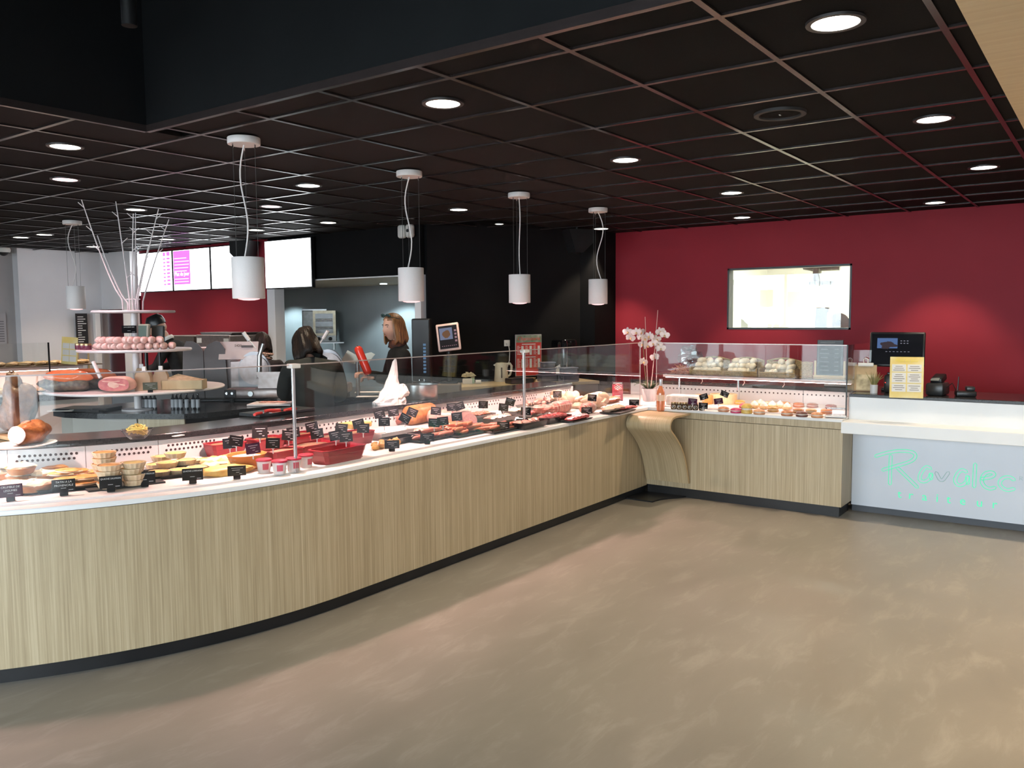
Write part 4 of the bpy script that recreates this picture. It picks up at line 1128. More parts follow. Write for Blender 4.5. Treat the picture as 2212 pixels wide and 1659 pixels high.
def slicer(label, loc, rz, mirror=1):
    t = thing('meat_slicer', label, 'slicer', loc, rz)
    m = mirror
    MB().rbox((0, 0, .075), (.52, .30, .09), .02).build('base', M_STEELP, t, smooth=True)
    for sx in (-.22, .22):
        for sy in (-.11, .11): MB().cyl((sx, sy, .015), .02, .03, 12).build('foot', M_RUBBER, t)
    # bent sheet carriage
    pr = [(-.13, .26), (.12, .26), (.09, .20), (.10, .16), (.10, .12), (-.14, .12), (-.12, .20)]
    MB().prism([(m * (x - .12), z) for x, z in pr], -.15, -.13, Matrix(((1, 0, 0, 0), (0, 0, 1, 0), (0, 1, 0, 0), (0, 0, 0, 1)))).build('carriage', M_STEELP, t)
    MB().rbox((m * -.12, -.02, .205), (.24, .22, .012), .004).build('meat_table', M_STEELP, t)
    # curved blade guard
    pts = [(m * (.06 + .14 * math.cos(a)), .26 + .17 * math.sin(a)) for a in [PI * k / 12 for k in range(13)]]
    pts = [(m * .20, .12)] + pts + [(m * -.08, .12)]
    MB().prism(pts, .02, .05, Matrix(((1, 0, 0, 0), (0, 0, 1, 0), (0, 1, 0, 0), (0, 0, 0, 1)))).build('blade_guard', pm('guard_steel', (.25, .24, .25), None, 12, .3, metal=.8), t, smooth=True)
    MB().cyl((m * .06, .008, .27), .13, .006, 32, Matrix.Rotation(PI / 2, 3, 'X')).build('blade', M_STEELP, t, smooth=True)
    arm = MB().tube([(m * -.02, -.10, .22), (m * -.03, -.11, .40), (m * -.06, -.10, .50)], [.022, .02, .016], 10).build('pusher_arm', M_STEEL, t, smooth=True)
    MB().tube([(m * .0, -.10, .46), (m * .06, -.11, .54)], .006, 8).tube([(m * .055, -.11, .53), (m * .10, -.12, .60)], .017, 12).build('handle', M_PLATE, arm, smooth=True)
    MB().cyl((m * .04, -.16, .075), .022, .03, 14, Matrix.Rotation(PI / 2, 3, 'X')).build('dial', M_STEEL, t, smooth=True)
    kp = MB().rbox((m * .22, -.15, .075), (.10, .02, .07), .006).build('control_panel', M_DARKM, t)
    for dx in (-.02, .025): MB().cyl((m * (.22 + dx), -.163, .08), .011, .008, 12, Matrix.Rotation(PI / 2, 3, 'X')).build('button', M_CHROME, kp)
    return t
slicer('steel meat slicer with a bent carriage beside the blond woman', (5.17, 5.93, .925), FR, 1)
slicer('steel meat slicer partly hidden behind the bent dark-haired woman', (4.60, 6.06, .925), FR, -1)
t = thing('metal_carriage', 'folded bright metal tray with triangular cut-outs behind the red sausage', 'tray', (5.55, 5.85, .925), FR)
MB().prism([(-.16, .30), (-.09, .41), (.0, .36), (.13, .39), (.17, .37), (.10, .28), (.06, .34), (.02, .27), (-.10, .30)], -.01, .01, Matrix(((1, 0, 0, 0), (0, 0, 1, 0), (0, 1, 0, 0), (0, 0, 0, 1)))).build('tray', pm('bright_tin', (.62, .60, .50), None, 9, .3, metal=.6), t)
MB().tube([(0, 0, 0), (0, 0, .30)], .02, 10).build('post', M_STEEL, t, smooth=True)

# sheets of paper under the slicer
for k, q in enumerate([(5.480, 5.829, 0.925), (5.184, 5.456, 0.925)]):
    o = MB().box((0, 0, .002 + .0), (.24 + .06 * k, .12, .003)).build('paper_sheet', M_PAPER, None, (q[0] + .20, q[1] + .02, q[2]), (0, 0, FR))
    tag(o, ['narrow white paper sheet on the island behind a larger sheet', 'large white paper sheet on the island by the slicer'][k], 'paper')

# red wrapped sausage held by the woman
q0, q1 = Vector((5.033, 5.300, 1.390)), Vector((5.079, 5.220, 1.158))
d = (q1 - q0); L = d.length
t = thing('red_sausage', 'thick red-wrapped sausage held upright by the auburn-haired woman', 'sausage', tuple(q0), 0, rot=d.to_track_quat('Z', 'Y').to_euler())
MB().lathe([(.0, -.006), (.022, -.004), (.034, .012), (.036, .03), (.036, L - .03), (.034, L - .012), (.022, L + .004), (.0, L + .006)], n=22, close=False).build('casing', pm('red_casing', (.72, .05, .03), (.64, .04, .025), 10, .25, coat=.3), t, smooth=True)
MB().cyl((0, 0, -.010), .006, .012, 8).build('clip', M_CHROME, t)

# white carrier bag
t = thing('carrier_bag', 'crumpled white plastic carrier bag standing on the service worktop', 'bag', (4.662, 4.559, 0.968), FR)
b = MB(); n = 26; rows = []
prof = [(0, .115, .06, .0), (.02, .118, .062, .0), (.05, .105, .06, .005), (.09, .085, .055, .012), (.13, .062, .045, .02), (.18, .044, .034, .018), (.23, .034, .024, .026), (.28, .026, .016, .034), (.33, .016, .010, .042), (.352, .006, .004, .048)]
rnd = random.Random(5)
for i, (z, rx, ry, cx) in enumerate(prof):
    row = []
    for k in range(n):
        a = 2 * PI * k / n
        w = 1 + .11 * math.sin(5 * a + z * 30) + .08 * math.sin(9 * a - z * 50) + rnd.uniform(-.05, .05)
        if i < 2: w *= 1 + .12 * math.cos(a - PI)
        row.append((cx + rx * w * math.cos(a), ry * w * math.sin(a), z + (.006 * math.sin(4 * a) if i > 1 else 0)))
    rows.append(row)
b.v = [p for r in rows for p in r]
for i in range(len(rows) - 1):
    for k in range(n): b.f.append((i * n + k, i * n + (k + 1) % n, (i + 1) * n + (k + 1) % n, (i + 1) * n + k)); b.mi.append(0)
M_BAG = pm('white_film', (.74, .71, .68), (.62, .60, .57), 18, .35, bump=.6)
bg = b.build('bag_body', M_BAG, t)
b = MB().ell((.085, -.01, .10), (.055, .035, .055), Matrix.Rotation(.5, 3, 'Y'), 14, 10, .16, seed=2).build('loose_flap', M_BAG, t)
MB().tube([(-.075 + .009 * q, -.068 + .0006 * q, .030 + .003 * q * .5 + .006 * math.sin(q * 2.3)) for q in range(16)], .0012, 5).build('script_print', pm('grey_script', (.25, .24, .24), None, 6, .7), t)

# steel container with a glass lid
t = thing('steel_container', 'steel container with a flat glass lid right of the white bag', 'container', (5.123, 4.644, 0.968), FR)
MB().lathe([(.10, 0), (.105, .01), (.105, .12), (.11, .125), (.10, .125), (.095, .01)], n=28, close=False, sx=1.25).build('pan', M_STEEL, t, smooth=True)
MB().lathe([(.0, .150), (.09, .147), (.125, .130)], n=28, close=False, sx=1.25).build('glass_lid', M_GLASS, t, smooth=True)
MB().tube([(-.02, 0, .150), (-.02, 0, .17), (.02, 0, .17), (.02, 0, .150)], .004, 8).build('lid_handle', M_CHROME, t, smooth=True)

# ------------------------------------------------------------------ beige back counter on the angled wall
bc = thing('back_counter', 'beige-topped back counter along the angled black wall', 'counter', (7.4, 5.6, 0))
_c0 = Vector((6.73, 5.66)); _c1 = Vector((8.33, 4.816)); _bd = (_c1 - _c0).normalized(); _bn = Vector((-_bd.y, _bd.x))
def bquad(a0, a1, o0, o1): return [tuple(_c0 + _bd * a + _bn * o) for a, o in ((a0, o0), (a1, o0), (a1, o1), (a0, o1))]
BLN = (_c1 - _c0).length
for nm, bb, mt in (('top', MB().prism(bquad(0, BLN, 0, .60), .868, .90), pm('beige_top', (.62, .48, .28), (.58, .45, .26), 5, .4)),
                   ('front', MB().prism(bquad(.02, BLN, .03, .05), .10, .866), pm('taupe_front', (.20, .16, .13), None, 5, .5)),
                   ('end_panel', MB().prism(bquad(.0, .02, .02, .58), .0, .866), MATS['beige_top']),
                   ('plinth', MB().prism(bquad(.04, BLN, .08, .1), .0, .10), M_BLACK)):
    o = bb.build(nm, mt, None); o.parent = bc; o.matrix_parent_inverse = Matrix.Translation((-7.4, -5.6, 0))
BR_ = math.atan2(_bd.y, _bd.x)
def on_back(a, o, z=.90): p = _c0 + _bd * a + _bn * o; return (p.x, p.y, z)
t = thing('kettle', 'cream electric kettle with a dark level window on the beige counter', 'kettle', (7.675, 5.732, 0.900), FR)
M_CREAMP = pm('cream_plastic', (.66, .60, .48), None, 6, .35)
MB().lathe([(.0, .0), (.082, .0), (.084, .012), (.080, .02), (.082, .03), (.070, .20), (.060, .215), (.0, .222)], n=26, close=False).build('body', M_CREAMP, t, smooth=True)
MB().tube([(.060, 0, .20), (.10, 0, .205), (.118, 0, .18), (.115, 0, .12), (.10, 0, .075), (.075, 0, .06)], [.014, .015, .014, .013, .012, .012], 10).build('handle', M_CREAMP, t, smooth=True)
MB().prism([(-.09, .19), (-.06, .21), (-.06, .17)], -.02, .02, Matrix(((1, 0, 0, 0), (0, 0, 1, 0), (0, 1, 0, 0), (0, 0, 0, 1)))).build('spout', M_CREAMP, t)
MB().rbox((.005, -.0795, .105), (.018, .012, .12), .005).build('level_window', pm('brown_window', (.12, .08, .05), None, 6, .3), t)
# wall socket with plug and cord
pw = AW0 + _d * ((Vector((7.750, 5.612, 1.293)[:2]) - AW0).dot(_d))
t = thing('wall_socket', 'white wall socket with a plugged cord on the angled black wall', 'socket', (pw.x, pw.y, 1.335), BR_)
MB().rbox((0, -.008, 0), (.072, .014, .072), .004).build('plate', M_PLASTIC_W, t)
MB().cyl((.0, -.03, -.006), .018, .035, 14, Matrix.Rotation(PI / 2, 3, 'X')).build('plug', M_PLASTIC_W, t, smooth=True)
MB().tube([(.0, -.05, -.01), (.01, -.06, -.10), (.0, -.07, -.20), (-.04, -.08, -.30)], .005, 8).build('cord', M_PLASTIC_W, t, smooth=True)
# charcuterie price poster
pw = AW0 + _d * ((Vector((7.950, 5.448, 1.182)[:2]) - AW0).dot(_d))
t = thing('price_poster', 'red price poster headed Charcuterie leaning on the angled black wall', 'poster', (pw.x - .03, pw.y - .055, 1.19), BR_)
W, Hh = .165, .235
MB().rbox((0, 0, 0), (2 * W + .016, .012, 2 * Hh + .016), .004).build('frame', pm('silver_frame', (.42, .42, .42), None, 6, .35), t)
MB().bx(-W, W, -.0085, -.0062, -Hh, Hh).build('red_sheet', pm('poster_red', (.60, .055, .045), (.55, .05, .04), 7, .55), t)
MB().bx(-W, W, -.0095, -.0086, Hh - .085, Hh).build('header', pm('header_grey', (.38, .40, .34), (.12, .22, .12), 14, .6), t)
text('Charcuterie', .062, pm('header_red', (.75, .08, .06), None, 6, .5), t, (0, -.0100, Hh - .042), (PI / 2, 0, 0), .0005, shear=.25)
b = MB(); rnd = random.Random(8)
for blk, (z1, rows) in enumerate(((Hh - .125, 7), (Hh - .275, 7))):
    b.bx(-.09, .09, -.0098, -.0087, z1 + .014, z1 + .024)
    for c in range(3):
        x = -W + .012 + c * .108
        for r in range(rows): b.bx(x, x + rnd.uniform(.025, .045), -.0098, -.0087, z1 - r * .0155 - .006, z1 - r * .0155)
        b.bx(x + .055, x + .085, -.0098, -.0087, z1 - .105, z1)
b.build('price_lists', M_PAPER, t)
# stacked clear tubs
M_TUB = pm('smoky_plastic', (.16, .16, .19), (.20, .20, .23), 7, .2, alpha=.72)
def tub(label, loc, s=1.0, lid=True):
    t = thing('plastic_tub', label, 'tub', loc, BR_, 'plastic tubs on the beige counter')
    MB().rbox((0, 0, .035 * s), (.20 * s, .13 * s, .07 * s), .012).build('tub', M_TUB, t)
    if lid: MB().rbox((0, 0, .0765 * s), (.215 * s, .145 * s, .012), .004).build('lid', pm('lilac_lid', (.25, .25, .33), None, 7, .35, alpha=.9), t)
    return t
bx0, by0, bz0 = (7.942, 5.277, 0.900)
tub('bottom tub of the taller stack in front of the red poster', (bx0, by0, .90)); tub('middle tub of the taller stack in front of the red poster', (bx0, by0, .984), .9); tub('small top tub of the taller stack in front of the red poster', (bx0 + .01, by0, 1.06), .75)
bx0, by0, bz0 = (7.954, 5.122, 0.900)
tub('lower tub of the short stack beside the paper holder', (bx0 + .10, by0 - .06, .90), 1.05); tub('upper tub of the short stack beside the paper holder', (bx0 + .10, by0 - .06, .988), .9)
t = thing('wooden_bowls', 'small stack of pale wooden bowls before the red poster', 'bowls', (7.736, 5.360, 0.900))
for k in range(3): MB().lathe([(.03, .0), (.055, .018), (.058, .02), (.052, .019), (.0, .006)], c=(0, 0, .016 * k), n=20, close=False).build('bowl', M_WOODL, t, smooth=True)
t = thing('hot_plate', 'flat black electric hot plate behind the glass post', 'hot plate', (7.562, 5.397, 0.900), BR_)
MB().rbox((0, 0, .03), (.28, .18, .06), .012).build('body', M_BLACK, t); MB().cyl((0, 0, .064), .07, .008, 24).build('plate', M_DARKM, t, smooth=True)
t = thing('paper_dispenser', 'black holder with a folded white paper at the end of the beige counter', 'dispenser', on_back(1.36, .24), BR_)
MB().rbox((0, 0, .04), (.15, .12, .08), .006).build('holder', pm('olive_black', (.04, .042, .036), None, 6, .5), t)
MB().prism([(-.07, .0), (.07, .0), (.07, .13), (-.06, .07)], -.003, .003, Matrix(((1, 0, 0, 0), (0, .3, 1, -.03), (0, 1, -.3, .06), (0, 0, 0, 1)))).build('paper', M_PAPER, t)
t = thing('coffee_machine', 'tall glossy black coffee machine against the black column', 'coffee machine', on_back(1.585, .28), BR_)
MB().rbox((0, .14, .24), (.22, .30, .48), .05, n=3).build('body', pm('gloss_black', (.006, .006, .007), None, 6, .08), t, smooth=True)
MB().tube([(-.06, -.03, .10), (-.06, -.03, .40), (-.055, -.01, .46)], .006, 8).build('chrome_strip', M_CHROME, t, smooth=True)
MB().rbox((0, -.02, .03), (.16, .10, .05), .01).build('drip_tray', M_STEEL, t)
t = thing('tissue_box', 'small white box with crumpled tissue and a roll on the beige counter', 'box', (7.231, 5.832, 0.900), FR)
MB().rbox((-.03, 0, .03), (.11, .08, .06), .004).build('box', M_PAPER, t)
b = MB(); rnd = random.Random(2)
for k in range(7): b.ell((-.03 + rnd.uniform(-.04, .06), rnd.uniform(-.03, .03), .08 + rnd.uniform(0, .035)), (.028, .02, .022), Matrix.Rotation(rnd.uniform(0, 3), 3, 'X'), 7, 5, .3, seed=k)
b.build('tissue', pm('cream_tissue', (.70, .64, .46), (.62, .58, .42), 20, .8), t)
MB().cyl((.09, -.02, .022), .022, .06, 16, Matrix.Rotation(PI / 2, 3, 'Y')).build('roll', M_PAPER, t, smooth=True)
MB().rbox((.035, -.03, .035), (.03, .02, .06), .006).build('green_pack', pm('pale_green', (.32, .46, .30), None, 9, .6), t)

# till screens left of the beige counter
t = thing('till_screen', 'till touchscreen in a pale pink frame showing a picture', 'screen', (6.50, 5.52, .968), FR)
TX = Matrix.Rotation(-.18, 3, 'X')
MB().rbox((0, 0, .47), (.235, .03, .285), .014, M=Matrix.Rotation(-.18, 3, 'X') @ Matrix.Rotation(-.12, 3, 'Y')).build('frame', pm('pink_frame', (.66, .47, .44), None, 6, .35), t, smooth=True)
RM = Matrix.Rotation(-.18, 3, 'X') @ Matrix.Rotation(-.12, 3, 'Y')
def onscr(x, z, y=-.0165): return RM @ Vector((x, y, z)) + Vector((0, 0, .47))
s = MB().box(onscr(0, 0), (.19, .004, .235), M=RM).build('display', pm('dark_screen', (.02, .02, .025), None, 5, .12), t)
MB().box(onscr(-.02, .035, -.019), (.13, .002, .12), M=RM).build('picture', emit_mat('photo_blue', (.30, .34, .50), .55), s)
b = MB().ell(onscr(-.015, .03, -.0205), (.04, .0015, .035), RM, 14, 8, .12).build('cake_picture', emit_mat('photo_brown', (.32, .17, .10), .5), s)
b = MB()
for k in range(4): b.box(onscr(.075, .06 - .035 * k, -.019), (.022, .002, .02), M=RM)
b.build('icons', emit_mat('icon_pink', (.5, .3, .34), .6), s)
b = MB()
for k in range(8): b.box(onscr(-.07 + .02 * k, -.09, -.019), (.010, .002, .006), M=RM)
b.build('icon_row', emit_mat('icon_pink', (.5, .3, .34), .6), s)
MB().tube([(0, .03, 0), (0, .03, .40)], .022, 12).rbox((0, .03, .01), (.18, .16, .02), .006).build('stand', M_BLACK, t, smooth=True)
t = thing('till_tower', 'black upright till tower with a vertical blue logo behind the pink-framed screen', 'till', (6.50, 5.88, .88), FR)
MB().rbox((0, 0, .38), (.19, .22, .74), .015).build('tower', M_BLACK, t)
b = MB()
for k in range(9): b.box((.035, -.1125, .20 + .035 * k), (.028, .003, .022))
b.build('blue_marks', emit_mat('blue_marks', (.18, .32, .50), .6), t)
o = MB().rbox((6.50, 5.88, .44), (.24, .24, .87), .01, rz=FR).build('till_cabinet', MATS['dark_laminate']); tag(o, 'dark low cabinet under the black till tower', 'cabinet')
o = MB().rbox((6.50, 5.52, .484), (.24, .24, .966), .01, rz=FR).build('till_pedestal', MATS['taupe_front'], None); tag(o, 'taupe pedestal carrying the pink-framed till screen', 'pedestal')

# ------------------------------------------------------------------ oven on the kitchen wall
t = thing('wall_oven', 'small steel grill oven on a shelf on the kitchen wall', 'oven', (8.66, 9.93, 1.28), FR + .18)
MB().rbox((0, 0, .24), (.50, .42, .47), .01).build('body', pm('oven_steel', (.22, .22, .21), (.28, .28, .27), 20, .35, metal=.7), t)
f = MB()
f.bx(-.09, .245, -.235, -.212, .43, .475).bx(-.09, .245, -.235, -.212, .10, .135).bx(-.09, -.055, -.235, -.212, .135, .43).bx(.205, .245, -.235, -.212, .135, .43)
dr = f.build('door_frame', pm('bronze_steel', (.24, .20, .14), (.32, .28, .20), 20, .3, metal=.8), t)
MB().bx(-.055, .205, -.220, -.214, .135, .43).build('door_glass', pm('oven_dark', (.015, .015, .016), (.05, .05, .05), 9, .12), dr)
for z in (.20, .225, .32, .345): MB().tube([(-.05, -.228, z), (.20, -.228, z)], .006, 8).build('rack_bar', M_CHROME, dr, smooth=True)
cp = MB().bx(-.09, .245, -.232, -.212, .005, .095).build('control_panel', MATS['oven_steel'], t)
for x in (-.01, .16): MB().cyl((x, -.245, .05), .028, .03, 18, Matrix.Rotation(PI / 2, 3, 'X')).build('knob', M_RUBBER, cp, smooth=True)
MB().bx(-.26, .10, .05, .20, .475, .50).build('top_plate', M_STEEL, t)
t = thing('wall_shelf', 'thin steel wall shelf below the grill oven', 'shelf', (8.66, 9.93, 1.26), FR + .18)
MB().bx(-.26, .36, -.24, .22, .0, .018).build('plate', M_STEEL, t)
MB().bx(-.2, -.18, -.2, .2, -.1, .0).bx(.2, .22, -.2, .2, -.1, .0).build('bracket', M_STEEL, t)

# steel machines before the red wall
o = MB().rbox((6.45, 9.45, .48), (.62, 1.75, .96), .01).build('steel_counter', M_STEEL); tag(o, 'low steel counter against the red screen wall', 'counter')
t = thing('packing_machine', 'dark steel chest with a bright handle before the red screen wall', 'machine', (6.50, 9.88, .961))
MB().rbox((0, 0, .235), (.5, .62, .47), .012).build('body', pm('dark_steel', (.16, .13, .11), None, 14, .35, metal=.6), t)
MB().tube([(-.262, .24, .33), (-.27, .24, .33), (-.27, -.06, .33), (-.262, -.06, .33)], .010, 8).build('handle', M_CHROME, t, smooth=True)
t = thing('steel_cabinet', 'plain steel box with paper labels and a tray on top', 'machine', (6.50, 9.16, .961))
MB().rbox((0, 0, .24), (.5, .70, .48), .012).build('body', M_STEELP, t)
for y in (.28, -.28): MB().bx(-.2535, -.251, y - .05, y + .05, .38, .44).build('paper_label', M_PAPER, t)
MB().prism([(-.30, .0), (.30, .0), (.34, .03), (-.34, .03)], -.2, .2, Matrix(((0, 0, 1, 0), (1, 0, 0, .0), (0, 1, 0, .482), (0, 0, 0, 1)))).build('tray', M_STEEL, t)

# screens by the man in the cap
o = MB().rbox((4.62, 7.70, .47), (.7, .5, .94), .01, rz=FR).build('rear_cabinet', MATS['dark_laminate']); tag(o, 'dark cabinet carrying the two till screens at the back', 'cabinet')
for k, (px, w, h, mt, lab) in enumerate([(343, .125, .24, M_BLACK, 'black till screen seen from behind before the man in the cap'), (312, .13, .27, pm('grey_frame', (.26, .25, .24), None, 6, .4), 'grey-framed till screen left of the black screen')]):
    q = Vector((4.700, 7.797, 1.316)) if k == 0 else Vector((4.550, 7.801, 1.322))
    t = thing('till_screen', lab, 'screen', (q.x, q.y, .941), FR + (.0 if k == 0 else -.35))
    MB().rbox((0, 0, .52), (w, .04, h), .01, M=Matrix.Rotation(-.1, 3, 'X')).build('frame', mt, t)
    if k: MB().rbox((0, -.022, .52), (w - .03, .004, h - .03), .002, M=Matrix.Rotation(-.1, 3, 'X')).build('display', pm('teal_screen', (.10, .14, .14), None, 5, .2), t)
    MB().tube([(0, .02, 0), (0, .02, .42)], .018, 10).rbox((0, .02, .01), (.14, .12, .02), .006).build('stand', M_BLACK, t, smooth=True)

# small bottles standing on the island, black trays and knives
M_BOT = pm('dark_bottle', (.012, .012, .016), None, 6, .15); M_BLAB = pm('bottle_label', (.42, .42, .44), None, 6, .6)
bt = None
for k, px in enumerate([(3.641, 6.305, 0.925), (3.659, 6.276, 0.925), (3.677, 6.246, 0.925), (3.695, 6.217, 0.925), (3.775, 6.091, 0.925), (3.791, 6.065, 0.925), (3.809, 6.036, 0.925), (3.835, 5.994, 0.925), (3.863, 5.949, 0.925), (3.884, 5.917, 0.925)]):
    if bt is None:
        bt = thing('spice_bottle', 'slim dark bottle with a pale label under the tiered stand', 'bottle', px, 0, 'slim bottles under the tiered stand')
        MB().lathe([(.0, 0), (.016, 0), (.016, .085), (.008, .10), (.008, .125), (.0, .125)], n=12, close=False).build('bottle', M_BOT, bt, smooth=True)
        MB().lathe([(.0165, .015), (.0165, .08)], n=12, close=False).build('label', M_BLAB, bt, smooth=True)
    else: copy_tree(bt, px)
t = thing('serving_tray', 'black round-ended serving tray with long knives at the island end', 'tray', (3.364, 6.620, 0.925), FR - .1)
MB().rbox((0, 0, .012), (.42, .28, .022), .01).build('tray', M_BLACK, t)
for k, (x, y, r) in enumerate([(-.06, -.08, .10), (.06, -.03, -.12), (.05, -.10, -.16)]):
    t = thing('kitchen_knife', ['long pale-bladed knife lying across the black serving tray', 'steel knife beside the tiered stand on the serving tray', 'slim steel at the tray edge facing the service worktop'][k], 'knife', (0, 0, 0))
    q = Vector((3.256, 6.408, 0.948)) + Matrix.Rotation(FR - .1, 3, 'Z') @ Vector((x, y, 0)); t.location = q; t.rotation_euler = (0, 0, FR - .1 + r)
    MB().prism([(-.20, -.012), (.0, -.014), (.0, .014), (-.17, .012)], .002, .005).build('blade', M_CHROME if k else pm('pale_blade', (.70, .64, .56), None, 9, .4), t)
    MB().tube([(.0, 0, .006), (.12, 0, .006)], .009, 8).build('handle', M_BLACK, t, smooth=True)

# ------------------------------------------------------------------ food builders
DK = .806
def rmat(name, c1, c2=None, **k):
    k.setdefault('scale', 28); k.setdefault('rough', .45); k.setdefault('bump', .25)
    return pm(name, c1, c2 or tuple(q * .7 for q in c1), **k)
M_CRUST = rmat('pastry_crust', (.68, .50, .31), (.76, .60, .42))
M_QUICHE = rmat('quiche_filling', (.74, .42, .14), (.58, .24, .07), rough=.35)
M_QUICHE2 = rmat('leek_filling', (.76, .56, .22), (.50, .40, .12), rough=.35)
M_TATIN = rmat('tatin_orange', (.66, .27, .07), (.78, .38, .12), rough=.4)
M_CRUMB = rmat('white_crumble', (.80, .72, .58), (.70, .58, .42))
M_BAKE = rmat('brown_dish', (.55, .27, .12), None, bump=.05)
M_FRY = rmat('fried_crumb', (.62, .30, .08), (.74, .42, .14))
M_PATE = rmat('pate_brown', (.13, .062, .036), (.25, .135, .08))
M_PATEL = rmat('pate_golden', (.34, .20, .10), (.19, .095, .05))
M_TERR = pm('red_terrine', (.32, .020, .032), (.27, .016, .028), 6, .3)
M_TRAY = pm('black_tray', (.010, .010, .011), None, 8, .25)
M_SLATE = pm('dark_slate', (.020, .019, .020), (.032, .03, .03), 14, .55)
M_SAUS = rmat('sausage_red', (.52, .13, .06), (.62, .20, .10), rough=.3)
M_SAUS2 = rmat('chipolata_pink', (.62, .22, .15), (.54, .16, .10), rough=.3)
M_SAUS3 = rmat('dry_sausage_brown', (.30, .09, .06), (.42, .16, .12), rough=.4)
M_MEAT = rmat('raw_meat', (.45, .05, .06), (.60, .16, .14), rough=.28, scale=40)
M_MEATP = rmat('pale_pork', (.66, .32, .27), (.74, .46, .38), rough=.3)
M_FAT = rmat('pale_poultry', (.76, .56, .40), (.70, .44, .30), rough=.35)
M_HAM = rmat('ham_pink', (.66, .24, .20), (.72, .34, .28), rough=.35)
M_RIND = rmat('ham_rind', (.62, .27, .09), (.48, .17, .06), rough=.35)
M_NET = rmat('netted_roast', (.48, .10, .09), (.62, .26, .20), rough=.35)
M_STRING = pm('string', (.72, .62, .54), None, 20, .8)
M_CREAMF = rmat('cream_salad', (.80, .72, .62), (.72, .62, .52), rough=.5)
M_CARD = pm('price_card', (.010, .009, .010), (.013, .011, .012), 9, .8, spec=.1)
M_CARDP = pm('purple_card', (.05, .012, .032), None, 9, .8, spec=.1)
M_CARDT = pm('slate_card', (.014, .020, .026), None, 9, .8, spec=.1)
M_CHALK = pm('chalk_grey', (.42, .40, .40), None, 6, .8)
M_PIN = pm('white_pin', (.74, .70, .68), None, 6, .4)

def rz_cam(p, j=0.0): return math.atan2(-p[0], p[1]) + j

def price_tag(p, label, lines=None, foot=True, mat=None, j=0.0, tilt=0.0, w=.100, h=.060, pin=.045):
    """black price card facing the shop floor, on a clip foot or on a white pin"""
    t = thing('price_tag', label, 'price tag', p, rz_cam(p, j))
    z0 = .018 if foot else pin
    M = Matrix.Rotation(-.22, 3, 'X') @ Matrix.Rotation(tilt, 3, 'Y')
    c = Vector((0, 0, z0 + h / 2))
    cd_ = MB().box(c, (w, .0022, h), M=M).build('card', mat or M_CARD, t)
    b = MB()
    if foot: MB().rbox((0, .008, .010), (.036, .030, .020), .003).build('clip_foot', M_CARD, t)
    else: MB().tube([(0, 0, 0), (0, 0, z0 + .01)], .0035, 6).box((0, -.003, z0 + .004), (.018, .004, .012)).build('pin', M_PIN, t)
    if lines:
        for k, (s, sz) in enumerate(lines):
            q = M @ Vector((0, -.0016, h * .28 - k * sz * 1.25)) + c
            text(s, sz, M_TEXTW, cd_, q, (PI / 2 - .22, tilt, 0), .0002, shear=.15)
        r = MB()
        for x0, x1, zz in ((-.12, .10, -.20), (.20, .40, -.36)): r.box(M @ Vector(((x0 + x1) / 2 * w, -.0016, zz * h)) + c, ((x1 - x0) * w, .0008, h * .05), M=M)
        r.build('chalk_strokes', M_CHALK, cd_)
    else:
        rnd = random.Random(int((p[0] * 977 + p[1] * 313) * 100)); r = MB()
        for k, (x0, x1) in enumerate(((-.36, .36), (-.25, .2), (-.05, .15), (.18, .40))):
            zz = (.26, .06, -.16, -.32)[k]; x0 *= rnd.uniform(.7, 1); x1 *= rnd.uniform(.7, 1)
            a = M @ Vector((x0 * w, -.0016, zz * h)) + c; e = M @ Vector((x1 * w, -.0016, zz * h)) + c
            r.box((a + e) / 2, ((e - a).length, .0008, h * .045), M=M)
        r.build('chalk_strokes', M_CHALK, cd_)
    return t

def food(name, label, cat, p, group=None, rz=0.0): return thing(name, label, cat, p, rz, group)
def tart(p, label, group, fill, r=.056, h=.026, seed=0, sx=1.0, rz=0.0):
    t = food('quiche', label, 'quiche', p, group, rz)
    n = 30; b = MB(); rows = []
    for rr, z in ((r * .80, 0), (r * .98, h * .85), (r, h), (r * .93, h), (r * .90, h * .78)):
        rows.append([(sx * (rr + (.0016 if k % 2 else -.0012)) * math.cos(2 * PI * k / n), (rr + (.0016 if k % 2 else -.0012)) * math.sin(2 * PI * k / n), z) for k in range(n)])
    b.v = [q for w in rows for q in w]
    for i in range(4):
        for k in range(n): b.f.append((i * n + k, i * n + (k + 1) % n, (i + 1) * n + (k + 1) % n, (i + 1) * n + k)); b.mi.append(0)
    b.f.append(tuple(range(n))); b.mi.append(0)
    b.build('crust', M_CRUST, t)
    MB().ell((0, 0, h * .80), (r * .91 * sx, r * .91, h * .26), None, 16, 6, .05, seed=seed).build('filling', fill, t, smooth=True)
    return t
def flatten_copy(src, p, rz, label=None): return copy_tree(src, p, rz, label)
